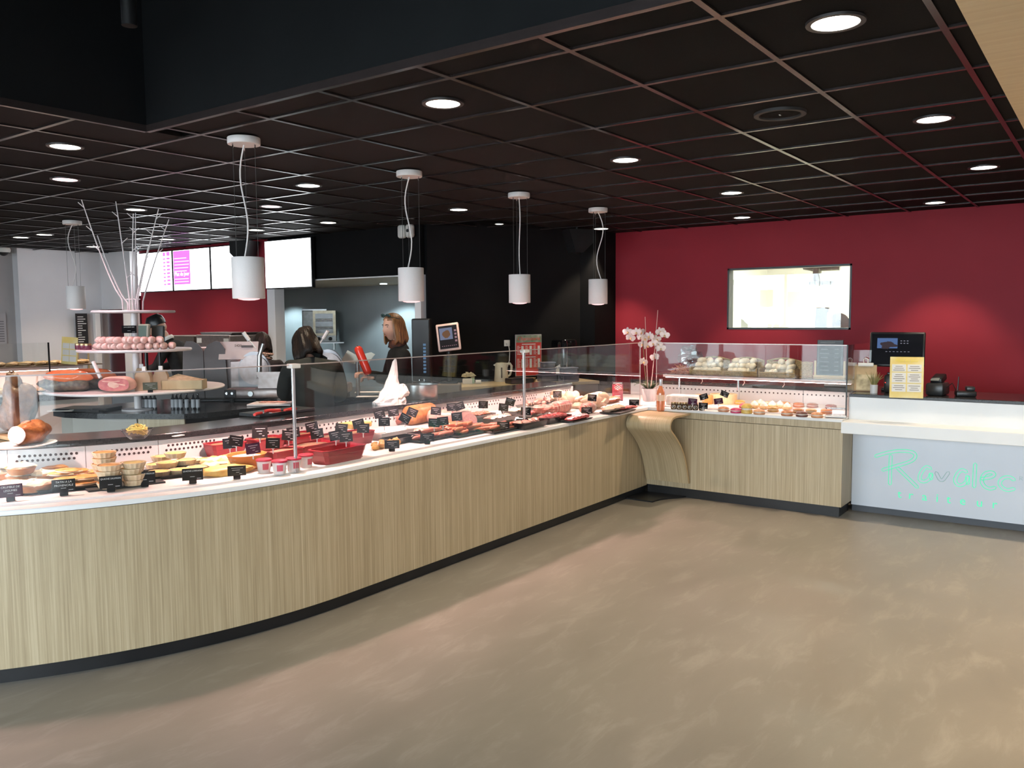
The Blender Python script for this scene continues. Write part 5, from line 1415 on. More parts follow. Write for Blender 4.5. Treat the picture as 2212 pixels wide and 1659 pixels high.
def tray(p, label, l, w, h=.025, rz=0.0, mat=None, name='tray', tilt=0.0):
    t = thing(name, label, 'tray', p, 0, rot=(tilt, 0, rz))
    b = MB(); e = .012
    b.prism([(-l / 2 + e, -w / 2 + e), (l / 2 - e, -w / 2 + e), (l / 2 - e, w / 2 - e), (-l / 2 + e, w / 2 - e)], 0, .004)
    o = [(-l / 2 + e, -w / 2 + e, .0), (l / 2 - e, -w / 2 + e, .0), (l / 2 - e, w / 2 - e, .0), (-l / 2 + e, w / 2 - e, .0), (-l / 2 + e, -w / 2 + e, .0)]
    u = [(-l / 2, -w / 2, h), (l / 2, -w / 2, h), (l / 2, w / 2, h), (-l / 2, w / 2, h), (-l / 2, -w / 2, h)]
    b.strip(o, u)
    b2 = [(x * (1 - .010 / l), y * (1 - .012 / w), h) for x, y, z in u]; i2 = [(x * .985, y * .985, .004) for x, y, z in o]
    b.strip(u, b2); b.strip(b2, i2)
    b.build('tray', mat or M_TRAY, t)
    return t
def terrine(p, label, fill, l=.23, w=.14, h=.075, rz=0.0, seed=0, level=.80):
    t = thing('terrine_dish', label, 'terrine', p, rz)
    b = MB(); rows = []
    for s, z in ((.84, 0), (.95, h * .62), (.965, h * .64), (1.0, h * .97), (1.03, h), (1.03, h + .004), (.94, h + .004), (.90, h * .5)):
        rows.append([(s * x * l / 2, s * y * w / 2 + 0, z) for x, y in ((-1, -.8), (-.85, -1), (.85, -1), (1, -.8), (1, .8), (.85, 1), (-.85, 1), (-1, .8))])
    n = 8; b.v = [q for r in rows for q in r]
    for i in range(len(rows) - 1):
        for k in range(n): b.f.append((i * n + k, i * n + (k + 1) % n, (i + 1) * n + (k + 1) % n, (i + 1) * n + k)); b.mi.append(0)
    b.f.append(tuple(range(n))); b.mi.append(0)
    b.build('dish', M_TERR, t)
    if fill: MB().ell((0, 0, h * level), (l * .455, w * .44, .014), None, 20, 8, .05, seed=seed, pw=.35).build('pate', fill, t, smooth=True)
    else: MB().prism([(-l * .42, -w * .40), (l * .42, -w * .40), (l * .42, w * .40), (-l * .42, w * .40)], .008, .014).build('dish_floor', M_TERR, t)
    return t
def sausage_mesh(L, r, bend=.2, n=9):
    b = MB(); pts = []; rs = []
    for k in range(n):
        u = k / (n - 1) - .5
        pts.append((u * L, bend * L * (u * u * 4 - .5) * .5, r)); q = abs(u) * 2
        rs.append(r * (1 if q < .75 else max(.25, math.sqrt(max(0, 1 - ((q - .75) / .26) ** 2)))))
    return b.tube(pts, rs, 10)

# ------------------------------------------------------------------ left end of the deck
G = 'crumble dishes at the left end of the deck'
cr = food('crumble_dish', 'brown oval dish filled with white crumble at the bowed end', 'dish', (1.800, 4.311, 0.815), G, .3)
MB().lathe([(.055, 0), (.070, .03), (.073, .034), (.066, .034), (.055, .022)], n=24, close=False, sx=1.25).build('dish', M_BAKE, cr, smooth=True)
MB().ell((0, 0, .034), (.082, .064, .020), None, 16, 8, .14, seed=3).build('crumble', M_CRUMB, cr)
for k, p in enumerate([(1.877, 4.235, 0.815), (1.960, 4.566, 0.815), (2.028, 4.487, 0.815), (1.925, 4.708, 0.815)]): copy_tree(cr, p, .9 * k)
copy_tree(cr, ((1.904, 4.473, 0.806)[0] + .02, (1.904, 4.473, 0.806)[1] + .01, .868), 1.2)
o = MB().rbox((0, 0, .004), (.34, .22, .008), .003).build('slate_plate', M_SLATE, None, (1.870, 4.298, 0.806), (0, 0, -.45)); tag(o, 'dark slate under the crumble dishes', 'slate')
G = 'fried pieces behind the crumble dishes'
fr0 = None
for k, (p, dz, a) in enumerate([((2.057, 5.027, 0.806), 0, .2), ((2.097, 5.018, 0.806), 0, 1.0), ((2.106, 5.109, 0.806), 0, 2.0), ((2.092, 5.052, 0.806), .026, .6), ((2.082, 4.938, 0.806), 0, 1.6), ((2.085, 5.088, 0.806), .026, 2.6)]):
    p = (p[0], p[1], p[2] + dz + .014)
    if fr0 is None:
        fr0 = MB().ell((0, 0, 0), (.048, .022, .018), None, 12, 8, .12, seed=1).build('fried_piece', M_FRY, None, p, (0, 0, a), smooth=True)
        tag(fr0, 'golden fried piece in a small heap behind the crumble', 'fried food', G)
    else: mesh_copy(fr0, p, (0, 0, a))
tray((2.040, 4.220, 0.807), 'black tray under the orange tatin tarts', .30, .25, .018, -.42)
G = 'orange tatin tarts on the black tray'
t0 = None
TP = [((1.990, 4.263, 0.806), 0), ((2.081, 4.168, 0.806), 0), ((2.067, 4.444, 0.806), 0), ((2.159, 4.350, 0.806), 0), ((2.163, 4.574, 0.806), 0), ((2.252, 4.465, 0.806), 0),
      ((2.027, 4.208, 0.806), .026), ((2.103, 4.176, 0.806), .026), ((2.071, 4.394, 0.806), .026), ((2.157, 4.399, 0.806), .026), ((2.146, 4.599, 0.806), .026), ((2.074, 4.304, 0.806), .052)]
for k, (p, dz) in enumerate(TP):
    p = (p[0], p[1], p[2] + .0055 + dz); a = -.5 + .5 * math.sin(k * 2.1)
    if t0 is None:
        t0 = food('tatin_tart', 'flat oval orange vegetable tatin tart', 'tart', p, G, a)
        MB().ell((0, 0, .010), (.068, .040, .011), None, 18, 8, .05, seed=4).build('base', M_CRUST, t0, smooth=True)
        MB().ell((0, 0, .017), (.064, .037, .009), None, 18, 8, .09, seed=6).build('topping', M_TATIN, t0, smooth=True)
    else: copy_tree(t0, p, a)
# quiche stacks on dark slate
o = MB().rbox((0, 0, .005), (.36, .16, .010), .003).build('slate_plate', M_SLATE, None, (2.218, 4.042, 0.806), (0, 0, -.28)); tag(o, 'dark slate plate under the stacked quiches', 'slate')
G = 'salmon quiches in tall stacks'
q0 = tart((0, 0, 0), 'small fluted quiche with browned salmon filling in a stack', G, M_QUICHE, .058, .028, 2)
first = True
for base, n in (((2.120, 3.994, 0.817), 4), ((2.213, 4.215, 0.817), 5)):
    for k in range(n):
        p = (base[0] + .004 * math.sin(k * 2), base[1] + .004 * math.cos(k * 3), base[2] + .0292 * k)
        if first: q0.location = p; first = False
        else: copy_tree(q0, p, k * .4)
G = 'leek quiches in tall stacks'
q1 = tart((0, 0, 0), 'small fluted quiche with pale leek filling in a stack', G, M_QUICHE2, .056, .028, 5)
first = True
for base, n in (((2.225, 3.960, 0.817), 4), ((2.302, 4.125, 0.817), 3)):
    for k in range(n):
        p = (base[0] + .004 * math.sin(k * 2 + 1), base[1] + .004 * math.cos(k * 3), base[2] + .0292 * k)
        if first: q1.location = p; first = False
        else: copy_tree(q1, p, k * .4)
tray((2.536, 4.100, 0.807), 'black tray carrying the scattered quiches lorraine', .36, .26, .020, -.24)
G = 'quiches lorraine on the black tray'
q2 = None
for k, (p, dz) in enumerate([((2.445, 4.095, 0.812), 0), ((2.538, 4.050, 0.812), 0), ((2.639, 4.043, 0.812), 0), ((2.559, 4.316, 0.812), 0), ((2.654, 4.278, 0.812), 0), ((2.754, 4.261, 0.812), 0), ((2.529, 4.159, 0.812), .029), ((2.635, 4.150, 0.812), .029), ((2.626, 4.372, 0.812), .029), ((2.637, 4.251, 0.812), .058)]):
    p = (p[0], p[1], p[2] + dz)
    if q2 is None: q2 = tart(p, 'round quiche lorraine with golden top on the black tray', G, M_QUICHE2, .058, .028, 7)
    else: copy_tree(q2, p, .5 * k)
# puff pastries with a round centre, golden flatbread
G = 'puff pastries with round centres'
pf = None
for k, p in enumerate([(2.797, 4.228, 0.806), (2.867, 4.233, 0.806), (2.936, 4.215, 0.806), (2.749, 4.090, 0.806), (2.818, 4.090, 0.806)]):
    if pf is None:
        pf = food('puff_pastry', 'pale puff pastry with a brown round centre', 'pastry', p, G, .3)
        MB().ell((0, 0, .018), (.052, .052, .020), None, 16, 8, .06, seed=2, pw=.6).build('pastry', rmat('puff', (.80, .60, .30), (.72, .48, .2)), pf, smooth=True)
        MB().ell((0, 0, .036), (.022, .022, .006), None, 12, 6, .05).build('centre', M_TATIN, pf, smooth=True)
    else: copy_tree(pf, p, .3 + k)
fb = MB().ell((0, 0, .022), (.145, .075, .026), None, 24, 8, .06, seed=9, pw=.55).build('flatbread', rmat('golden_bread', (.80, .52, .16), (.70, .36, .09)), None, (2.700, 3.864, 0.806), (0, 0, -.2), smooth=True)
tag(fb, 'thick golden flatbread lying behind a price card', 'bread')
# orange bowl
t = food('salad_bowl', 'flared orange bowl with a pale rim among the terrines', 'bowl', (2.862, 3.919, 0.806))
MB().lathe([(.062, 0), (.070, .01), (.098, .078), (.104, .084), (.096, .083), (.066, .014)], n=32, close=False, sx=1.1).build('bowl', pm('orange_glaze', (.62, .21, .06), (.56, .18, .05), 6, .25), t, smooth=True)
MB().ell((0, 0, .064), (.096, .088, .012), None, 20, 8, .06, seed=5).build('cream', M_CREAMF, t, smooth=True)
# terrines
for k, (p, fl, lb, l, w, a) in enumerate([
    ((3.066, 4.405, 0.806), M_PATEL, 'red terrine of golden pate behind the orange bowl', .22, .15, -.15),
    ((3.093, 3.892, 0.806), M_PATE, 'red terrine of brown pate behind the lidded pots', .23, .13, .02),
    ((3.343, 4.372, 0.806), M_PATEL, 'red terrine of golden pate in the back row by the vent panel', .22, .14, 0),
    ((3.335, 3.934, 0.806), M_PATE, 'large red terrine of coarse dark pate behind the glass post', .30, .16, .03),
    ((3.592, 4.343, 0.806), M_PATEL, 'red terrine with a pale crusted top in the back row', .24, .14, .02),
    ((3.324, 3.685, 0.806), None, 'empty red terrine dish at the front of the deck', .34, .15, .03),
    ((3.653, 4.107, 0.806), M_PATE, 'red terrine of sliced pate behind the empty red dish', .26, .15, .02),
    ((3.851, 4.094, 0.806), M_PATEL, 'red terrine of orange pate beside the cheese-coloured slab', .24, .15, .02)]):
    terrine(p, lb, fl, l, w, .078, a, k)
o = MB().rbox((0, 0, .018), (.20, .13, .036), .008).build('pate_slab', rmat('yellow_slab', (.80, .52, .16), None, bump=.05), None, (3.991, 4.240, 0.850), (0, 0, .05)); o.location.z = .889
tag(o, 'bright yellow slab laid over the terrines', 'pate')
# lidded pots
G = 'white pots with red lids'
pt = None
for k, p in enumerate([(2.845, 3.743, 0.806), (2.866, 3.639, 0.806), (2.963, 3.640, 0.806), (3.077, 3.674, 0.806)]):
    if pt is None:
        pt = food('dessert_pot', 'white plastic pot with a dark red lid and printed side', 'pot', p, G)
        MB().lathe([(.0, 0), (.032, 0), (.040, .066), (.0, .066)], n=24, close=False).build('cup', pm('milky_plastic', (.78, .70, .69), None, 6, .3), pt, smooth=True)
        MB().lathe([(.0, .074), (.040, .074), (.043, .071), (.043, .063), (.040, .063)], n=24, close=False).build('lid', pm('dark_red_lid', (.42, .02, .05), None, 6, .3), pt, smooth=True)
        b = MB(); A = []; B = []
        for q in range(7):
            a = -PI / 2 - .45 + .9 * q / 6 - .4
            A.append((.0358 * math.cos(a), .0358 * math.sin(a), .018)); B.append((.0392 * math.cos(a), .0392 * math.sin(a), .052))
        b.strip(A, B).build('print', pm('red_print', (.55, .08, .12), None, 6, .5), pt, smooth=True)
    else: copy_tree(pt, p, .3 * k - .5)

# ------------------------------------------------------------------ middle of the deck
tray((4.189, 4.126, 0.806), 'white tray of cream salad on the deck', .34, .20, .05, .03, pm('white_tray', (.74, .70, .68), None, 6, .3))
o = MB().ell((0, 0, 0), (.155, .085, .022), None, 20, 8, .08, seed=3, pw=.5).build('cream_salad', M_CREAMF, None, (4.189, 4.126, 0.806), (0, 0, .03), smooth=True); o.location.z = .848
tag(o, 'mound of white cream salad filling the white tray', 'salad')
tray((4.041, 3.878, 0.806), 'empty black tray in front of the cream salad', .26, .13, .04, .03)
tray((4.339, 3.895, 0.806), 'empty black tray beside the dry sausages', .26, .14, .04, .03)
G = 'browned nuggets at the glass'
ng = None; rnd = random.Random(4)
for k in range(12):
    c = (3.811, 3.796, 0.806); p = (c[0] - .09 + .022 * k + rnd.uniform(-.006, .006), c[1] + .025 * (k % 3) - .02, .824 + .012 * (k % 2))
    if ng is None:
        ng = MB().ell((0, 0, 0), (.026, .022, .018), None, 10, 7, .16, seed=5).build('nugget', M_FRY, None, p, smooth=True); tag(ng, 'browned nugget in the row by the glass', 'nugget', G)
    else: mesh_copy(ng, p, (0, 0, k * .7))
def log(p, label, L, r, rz, m1, m2, cat='meat', half=False, name='cooked_ham', seed=0):
    t = food(name, label, cat, p, None, rz)
    M = Matrix.Rotation(PI / 2, 3, 'Y')
    b = MB().lathe([(r * .2, -L / 2), (r * .8, -L / 2 + .012), (r, -L / 2 + .03), (r * 1.02, 0), (r * .98, L / 2)], c=(0, 0, r * (.55 if half else .97)), n=20, M=M, close=False)
    if half: b.v = [(x, y, max(z, 0)) for x, y, z in b.v]
    b.build('rind', m1, t, smooth=True)
    f = MB().lathe([(.0, L / 2 + .001), (r * .97, L / 2 + .001)], c=(0, 0, r * (.55 if half else .97)), n=20, M=M, close=False)
    if half: f.v = [(x, y, max(z, 0)) for x, y, z in f.v]
    f.build('cut_face', m2, t)
    return t
log((4.527, 4.605, 0.806), 'orange-rinded cooked ham with a pink cut end', .26, .075, -.25, M_RIND, M_HAM, half=True)
log((4.861, 4.445, 0.806), 'large rolled ham in orange rind at the back of the deck', .30, .078, .1, M_RIND, M_HAM)
log((4.907, 4.268, 0.806), 'pink mortadella-like roll with its cut face to the shop', .20, .060, -1.0, M_HAM, rmat('mortadella', (.68, .26, .24), (.74, .40, .36)))
log((4.726, 4.551, 0.806), 'dark smoked ham piece leaning by the vent panel', .18, .052, .6, M_SAUS3, M_MEAT)
log((5.338, 4.549, 0.806), 'pale cooked sausage with a tan cut end', .16, .042, -.9, rmat('tan_skin', (.58, .32, .18)), M_PATEL)
log((5.316, 4.405, 0.806), 'whitish mould-skinned sausage piece by the vent panel', .18, .045, -.8, rmat('mould_skin', (.62, .52, .46), (.5, .4, .34)), M_PATE)
log((4.956, 4.038, 0.806), 'thick grey-pink salami with a round speckled face', .22, .055, -2.2, rmat('salami_skin', (.30, .17, .15)), rmat('salami_face', (.58, .30, .28), (.66, .42, .38), scale=90))
tray((4.294, 3.800, 0.806), 'dark tray of long dry sausages near the glass', .44, .16, .02, .03)
G = 'long dry sausages'
s0 = None
for k, (dx, dy, dz, a) in enumerate([(-.08, .03, 0, -.10), (.02, .04, 0, .06), (.06, -.01, 0, .0), (-.06, -.03, 0, .10), (.00, .01, .034, -.05), (.10, -.04, 0, .12), (-.13, .0, 0, .2)]):
    c = (4.328, 3.830, 0.806); p = (c[0] + dx, c[1] + dy, c[2] + .005 + dz)
    if s0 is None:
        s0 = sausage_mesh(.20, .017, .05).build('dry_sausage', M_SAUS3, None, p, (0, 0, a), smooth=True); tag(s0, 'long dark dry sausage on the tray by the glass', 'sausage', G)
    else: mesh_copy(s0, p, (0, 0, a))
tray((4.606, 3.780, 0.806), 'dark tray under the heap of red sausages', .44, .24, .02, .03)
G = 'red fresh sausages heaped on the tray'
s1 = None; rnd = random.Random(11)
for k in range(34):
    c = (4.663, 3.826, 0.806); lay = 0 if k < 18 else (1 if k < 28 else 2)
    p = (c[0] + rnd.uniform(-.18, .18) * (1 - .2 * lay), c[1] + rnd.uniform(-.08, .09) * (1 - .25 * lay), c[2] + .005 + .024 * lay); a = rnd.uniform(-.5, .5)
    if s1 is None:
        s1 = sausage_mesh(.125, .0135, .22).build('fresh_sausage', M_SAUS, None, p, (0, 0, a), smooth=True); tag(s1, 'curved red fresh sausage in the large heap', 'sausage', G)
    else: mesh_copy(s1, p, (0, 0, a))
tray((4.881, 3.670, 0.806), 'dark tray under the thin brown sausages by the glass post', .36, .18, .02, .03)
G = 'thin sausages by the glass post'
s2 = None
for k in range(24):
    c = (4.921, 3.701, 0.806); lay = k // 12
    p = (c[0] + rnd.uniform(-.14, .14), c[1] + rnd.uniform(-.06, .06), c[2] + .005 + .02 * lay); a = rnd.uniform(-.6, .3)
    if s2 is None:
        s2 = sausage_mesh(.14, .011, .18).build('thin_sausage', M_SAUS2, None, p, (0, 0, a), smooth=True); tag(s2, 'thin pink-brown sausage near the second glass post', 'sausage', G)
    else: mesh_copy(s2, p, (0, 0, a))

# ------------------------------------------------------------------ trays of raw meat
def slices(c, n, m, label, group, l=.10, w=.045, h=.014, seed=0, span=.10, name='meat_slice', rz=0.0):
    o0 = None; rnd = random.Random(seed)
    R = Matrix.Rotation(rz, 3, 'Z')
    for k in range(n):
        q = R @ Vector((-span + 2 * span * (k + .5) / n, rnd.uniform(-.012, .012), 0))
        p = (c[0] + q.x, c[1] + q.y, c[2] + h * .8 + .004 * (k % 2)); a = rz + 1.35 + rnd.uniform(-.25, .25)
        if o0 is None:
            o0 = MB().ell((0, 0, 0), (l / 2, w / 2, h), None, 14, 6, .14, seed=seed).build(name, m, None, p, (0, .15, a), smooth=True); tag(o0, label, 'meat', group)
        else: mesh_copy(o0, p, (0, .15, a))
TR = [((5.318, 4.225, 0.806), .30, .18, 'black tray of pink meat strips at the back of the deck', M_SAUS2, 'pink meat strip in the back tray', 7),
      ((5.260, 3.982, 0.806), .32, .17, 'black tray of orange-pink fillets before the vent panel', M_MEATP, 'orange-pink fillet in the middle tray', 6),
      ((5.162, 3.617, 0.806), .32, .18, 'black tray of pale pork slices right of the glass post', M_MEATP, 'pale pork slice in the tray by the glass post', 6),
      ((5.764, 4.125, 0.806), .30, .16, 'black tray of plump white fillets in the back row', M_FAT, 'plump white fillet in the back tray', 4),
      ((5.546, 3.643, 0.806), .34, .18, 'black tray of dark red meat at the front of the deck', M_MEAT, 'dark red meat slice in the front tray', 7)]
for k, (p, l, w, lb, m, lb2, n) in enumerate(TR):
    tray(p, lb, l, w, .045, .03); slices((p[0], p[1], p[2] + .018), n, m, lb2, 'slices: ' + lb2, .13, .062, .021, 20 + k, l * .40)
tray((6.407, 4.347, 0.806), 'steel tray of pale sausages against the vent panel', .50, .20, .03, .03, M_STEEL)
G = 'pale sausages in the steel tray'
s3 = None
for k in range(9):
    c = (6.463, 4.411, 0.806); p = (c[0] - .2 + .05 * k, c[1] + .02 * (k % 3) - .02, c[2] + .006 + .02 * (k % 2)); a = .5 + .3 * math.sin(k)
    if s3 is None: s3 = sausage_mesh(.20, .018, .10).build('pale_sausage', M_MEATP, None, p, (0, 0, a), smooth=True); tag(s3, 'pale pink sausage in the steel tray by the vent panel', 'sausage', G)
    else: mesh_copy(s3, p, (0, 0, a))
def roast(p, label, L, r, rz):
    t = food('netted_roast', label, 'roast', p, None, rz)
    M = Matrix.Rotation(PI / 2, 3, 'Y')
    MB().ell((0, 0, r * .95), (L / 2, r, r * .95), None, 20, 12, .04, seed=int(L * 100), pw=.55).build('meat', M_NET, t, smooth=True)
    s = MB()
    for k in range(9):
        x = -L * .42 + L * .84 * k / 8; rr = r * (1.01 - .35 * (abs(k - 4) / 4) ** 4)
        s.tube([(x, rr * math.cos(a), r * .95 + rr * .97 * math.sin(a)) for a in [2 * PI * q / 16 for q in range(17)]], .0022, 5, cap=False)
    for a in (.4, 1.1, 1.9, 2.7): s.tube([(-L * .45 + L * .9 * q / 8, r * 1.01 * math.cos(a) * (1 - .4 * (abs(q - 4) / 4) ** 3), r * .95 + r * .99 * math.sin(a) * (1 - .4 * (abs(q - 4) / 4) ** 3)) for q in range(9)], .0022, 5)
    s.build('net', M_STRING, t, smooth=True)
roast((6.069, 3.899, 0.806), 'long netted meat roast on the deck before the chickens', .36, .055, .02)
roast((6.167, 3.679, 0.806), 'short netted veal roast right of the long roast', .24, .048, .05)
def chicken(p, label, rz, s=1.0):
    t = food('whole_chicken', label, 'chicken', p, None, rz)
    b = MB().ell((0, 0, .062 * s), (.115 * s, .075 * s, .062 * s), None, 20, 12, .03, seed=3)
    b.ell((.05 * s, .03 * s, .085 * s), (.06 * s, .035 * s, .045 * s), None, 14, 8, .02).ell((.05 * s, -.03 * s, .085 * s), (.06 * s, .035 * s, .045 * s), None, 14, 8, .02)
    b.build('carcass', M_FAT, t, smooth=True)
    for sy in (-1, 1):
        MB().tube([(-.03 * s, .065 * sy * s, .05 * s), (-.09 * s, .06 * sy * s, .075 * s), (-.14 * s, .035 * sy * s, .065 * s)], [.035 * s, .026 * s, .010 * s], 10).build('leg', M_FAT, t, smooth=True)
        MB().tube([(.06 * s, .07 * sy * s, .07 * s), (.02 * s, .095 * sy * s, .05 * s), (.05 * s, .10 * sy * s, .03 * s)], [.018 * s, .015 * s, .010 * s], 8).build('wing', M_FAT, t, smooth=True)
    return t
chicken((6.567, 4.091, 0.806), 'whole plucked chicken tied behind the netted roast', .5, 1.1)
chicken((6.724, 4.309, 0.806), 'whole chicken farthest back beside the steel tray', 1.4, 1.0)
chicken((6.545, 3.831, 0.806), 'whole chicken with its breast to the shop near the beef card', -.6, 1.15)
o = MB().ell((0, 0, .03), (.10, .08, .035), None, 18, 8, .14, seed=6).build('minced_meat', rmat('mince', (.55, .12, .10), (.66, .26, .2), scale=90, bump=.8), None, (5.657, 3.806, 0.806), (0, 0, .2)); tag(o, 'mound of minced red meat beside the netted roast', 'meat'); o.location.z = .857
tray((6.396, 3.511, 0.806), 'grey slate of poultry pieces at the counter corner', .36, .20, .012, .1, M_SLATE)
slices(((6.406, 3.563, 0.806)[0], (6.406, 3.563, 0.806)[1], .814), 5, M_FAT, 'pale poultry fillet on the slate at the corner', 'poultry fillets at the corner', .13, .06, .024, 33, .13)
slices(((6.626, 3.558, 0.806)[0], (6.626, 3.558, 0.806)[1], .808), 5, M_MEAT, 'deep red beef slice behind the poultry fillets', 'beef slices at the corner', .13, .06, .012, 34, .13)
slices(((6.892, 3.958, 0.806)[0], (6.892, 3.958, 0.806)[1], .808), 9, M_SAUS, 'orange marinated chop in the far corner', 'marinated chops in the corner', .15, .09, .028, 35, .30)
tray((5.704, 3.506, 0.806), 'dark slate of red steaks before the netted roasts', .32, .13, .012, .05, M_SLATE)
slices(((5.704, 3.506, 0.806)[0], (5.704, 3.506, 0.806)[1], .812), 7, M_MEAT, 'red steak on the slate before the netted roasts', 'red steaks on the slate', .13, .065, .018, 41, .13)
tray((5.722, 3.943, 0.806), 'black tray of marbled beef behind the pale pork', .28, .14, .03, .03)
slices(((5.722, 3.943, 0.806)[0], (5.722, 3.943, 0.806)[1], .818), 6, M_MEAT, 'marbled beef slice behind the pale pork', 'marbled beef slices', .12, .06, .018, 42, .11)
tray((4.411, 4.126, 0.806), 'dark slate of pink ham slices beside the cream salad', .26, .15, .012, .1, M_SLATE)
slices(((4.411, 4.126, 0.806)[0], (4.411, 4.126, 0.806)[1], .812), 7, M_HAM, 'pink ham slice on the slate beside the cream salad', 'ham slices on the slate', .14, .085, .012, 43, .11)
tray((4.740, 4.078, 0.806), 'dark slate of smoked bacon behind the red sausages', .30, .14, .012, .05, M_SLATE)
slices(((4.740, 4.078, 0.806)[0], (4.740, 4.078, 0.806)[1], .812), 7, M_SAUS, 'smoked bacon piece behind the red sausages', 'smoked bacon pieces', .13, .07, .024, 44, .13)
slices(((6.560, 3.952, 0.806)[0], (6.560, 3.952, 0.806)[1], .808), 6, M_FAT, 'pale chicken leg piece between the whole chickens', 'chicken pieces between the chickens', .13, .075, .03, 45, .17)
# beef card
p = (7.239, 3.979, 0.806)
t = thing('sign_card', 'wine-red beef card with a white ribbon emblem standing in the deck corner', 'sign', p, rz_cam(p))
MB().box((0, 0, .095), (.105, .003, .19)).build('card', pm('wine_card', (.26, .02, .05), None, 6, .5), t)
MB().box((0, -.0025, .176), (.105, .002, .022)).build('header', M_CARD, t)
b = MB()
for k in range(3): b.tube([(-.03 + .01 * q, -.003, .115 + .018 * k + .007 * math.sin(q * 1.1)) for q in range(8)], .0035, 5)
b.build('white_ribbon', M_TEXTW, t)
em = MB().tube([(.034 * math.cos(a), -.0025, .135 + .03 * math.sin(a)) for a in [2 * PI * q / 20 for q in range(21)]], .006, 6).build('red_emblem', pm('card_red', (.62, .08, .10), None, 6, .5), t, smooth=True)
MB().box((0, -.0022, .05), (.055, .0012, .008)).box((0, -.0022, .176), (.085, .0034, .006)).build('print_lines', M_TEXTW, t)
MB().rbox((0, .012, .004), (.10, .04, .008), .002).build('foot', M_TRAY, t)

# ------------------------------------------------------------------ price tags of the main deck
F = [((1.720, 4.116, 0.800), 'purple-tinted tag reading crumble de legumes', [('CRUMBLE DE', .013), ('LEGUMES', .013)], M_CARDP),
     ((1.921, 4.031, 0.800), 'black tag reading tatin a la provencale', [('TATIN A LA', .013), ('PROVENCALE', .013)], None),
     ((2.093, 3.924, 0.800), 'black tag reading quiche saumon before the stacked quiches', [('QUICHE SAUMON', .011)], None),
     ((2.254, 3.901, 0.800), 'black tag reading quiche poireaux', [('QUICHE POIREAUX', .0105)], None),
     ((2.438, 3.772, 0.800), 'black tag reading quiche lorraine', [('QUICHE LORRAINE', .0105)], None)]
for p, lb, ln, m in F: price_tag((p[0], p[1] + .012, DK + .0005), lb, ln, True, m, 0)
F2 = [((2.639, 3.678, 0.806), 'black tag before the golden flatbread'), ((3.742, 3.632, 0.806), 'black tag beside the browned nuggets'), ((4.092, 3.651, 0.806), 'black tag at the glass before the dry sausages'),
      ((4.867, 3.601, 0.806), 'small black tag left of the second glass post'), ((5.087, 3.586, 0.806), 'small black tag right of the second glass post'), ((6.026, 3.586, 0.806), 'small black tag before the netted roasts'), ((6.810, 3.552, 0.806), 'tilted dark tag at the corner end of the meat deck')]
for k, (p, lb) in enumerate(F2): price_tag((p[0], p[1] + .02, DK + .0005), lb, None, True, None, .15 * math.sin(k * 2), 0, .092, .052)
F3 = [((2.848, 4.047, 0.880), 'slate-blue tag on a pin in the golden terrine', M_CARDT, -.05), ((2.842, 3.979, 0.900), 'black tag crossed behind the slate-blue tag', None, .2), ((2.822, 3.804, 0.875), 'purple-tinted tag pinned in the orange bowl', M_CARDP, -.12),
      ((3.136, 4.156, 0.895), 'large black tag against the vent panel over the terrines', None, 0), ((2.964, 3.815, 0.885), 'black tag pinned in the terrine behind the pots', None, .06), ((3.193, 3.962, 0.890), 'narrow black tag before the glass post', None, .12),
      ((3.250, 3.989, 0.900), 'black tag behind the glass post', None, -.08), ((3.484, 4.095, 0.900), 'tilted black tag above the coarse terrine', None, -.2), ((3.336, 3.877, 0.890), 'small black tag pinned in the sliced pate', None, -.12),
      ((3.348, 3.725, 0.890), 'black tag pinned over the empty red dish', None, -.18), ((3.592, 3.943, 0.890), 'black tag behind the one over the empty dish', None, .1), ((3.367, 3.658, 0.885), 'slate-black tag leaning in the orange terrine', None, -.05),
      ((3.801, 4.008, 0.890), 'tilted black tag over the yellow slab', None, -.2), ((3.667, 3.826, 0.890), 'pink-black tag in front of the yellow slab', None, .05), ((4.219, 4.235, 0.900), 'black tag against the vent panel over the cooked ham', None, -.25),
      ((4.000, 3.972, 0.885), 'black tag standing over the white cream salad', None, 0), ((4.351, 4.226, 0.900), 'black tag left of the smoked ham piece', None, -.1), ((4.216, 3.985, 0.885), 'steeply tilted black tag on the smoked ham', None, .5),
      ((4.425, 4.109, 0.900), 'narrow upright black tag by the vent panel', None, .4), ((4.580, 4.019, 0.900), 'tall black tag on the pink roll', None, .1), ((4.203, 3.706, 0.875), 'black tag before the pink roll', None, .08),
      ((4.306, 3.717, 0.875), 'black tag right beside the one before the pink roll', None, -.12), ((4.843, 4.090, 0.900), 'dim black tag on the pale cooked sausage', None, -.05), ((4.922, 4.078, 0.900), 'tilted black tag near the white sausage', None, -.3),
      ((4.518, 3.770, 0.880), 'black tag before the grey-pink salami', None, -.1), ((5.256, 4.109, 0.880), 'black tag in the tray of pink strips', None, 0), ((5.191, 3.857, 0.880), 'pink-lit dark tag on the orange-pink fillets', None, .1),
      ((5.389, 3.939, 0.900), 'steep black tag at the back tray left of the post', None, .3), ((5.132, 3.605, 0.870), 'black tag on the white fillets right of the post', None, .02), ((6.147, 3.978, 0.900), 'dark tag among the pale sausages in the steel tray', None, .0), ((6.122, 3.610, 0.890), 'black tag pinned on the chicken near the beef card', None, .08)]
for k, (p, lb, m, tl) in enumerate(F3): price_tag(p, lb, None, False, m, .12 * math.sin(k * 1.7), tl, .076 if k != 3 else .09, .058 if k != 3 else .075, .03)

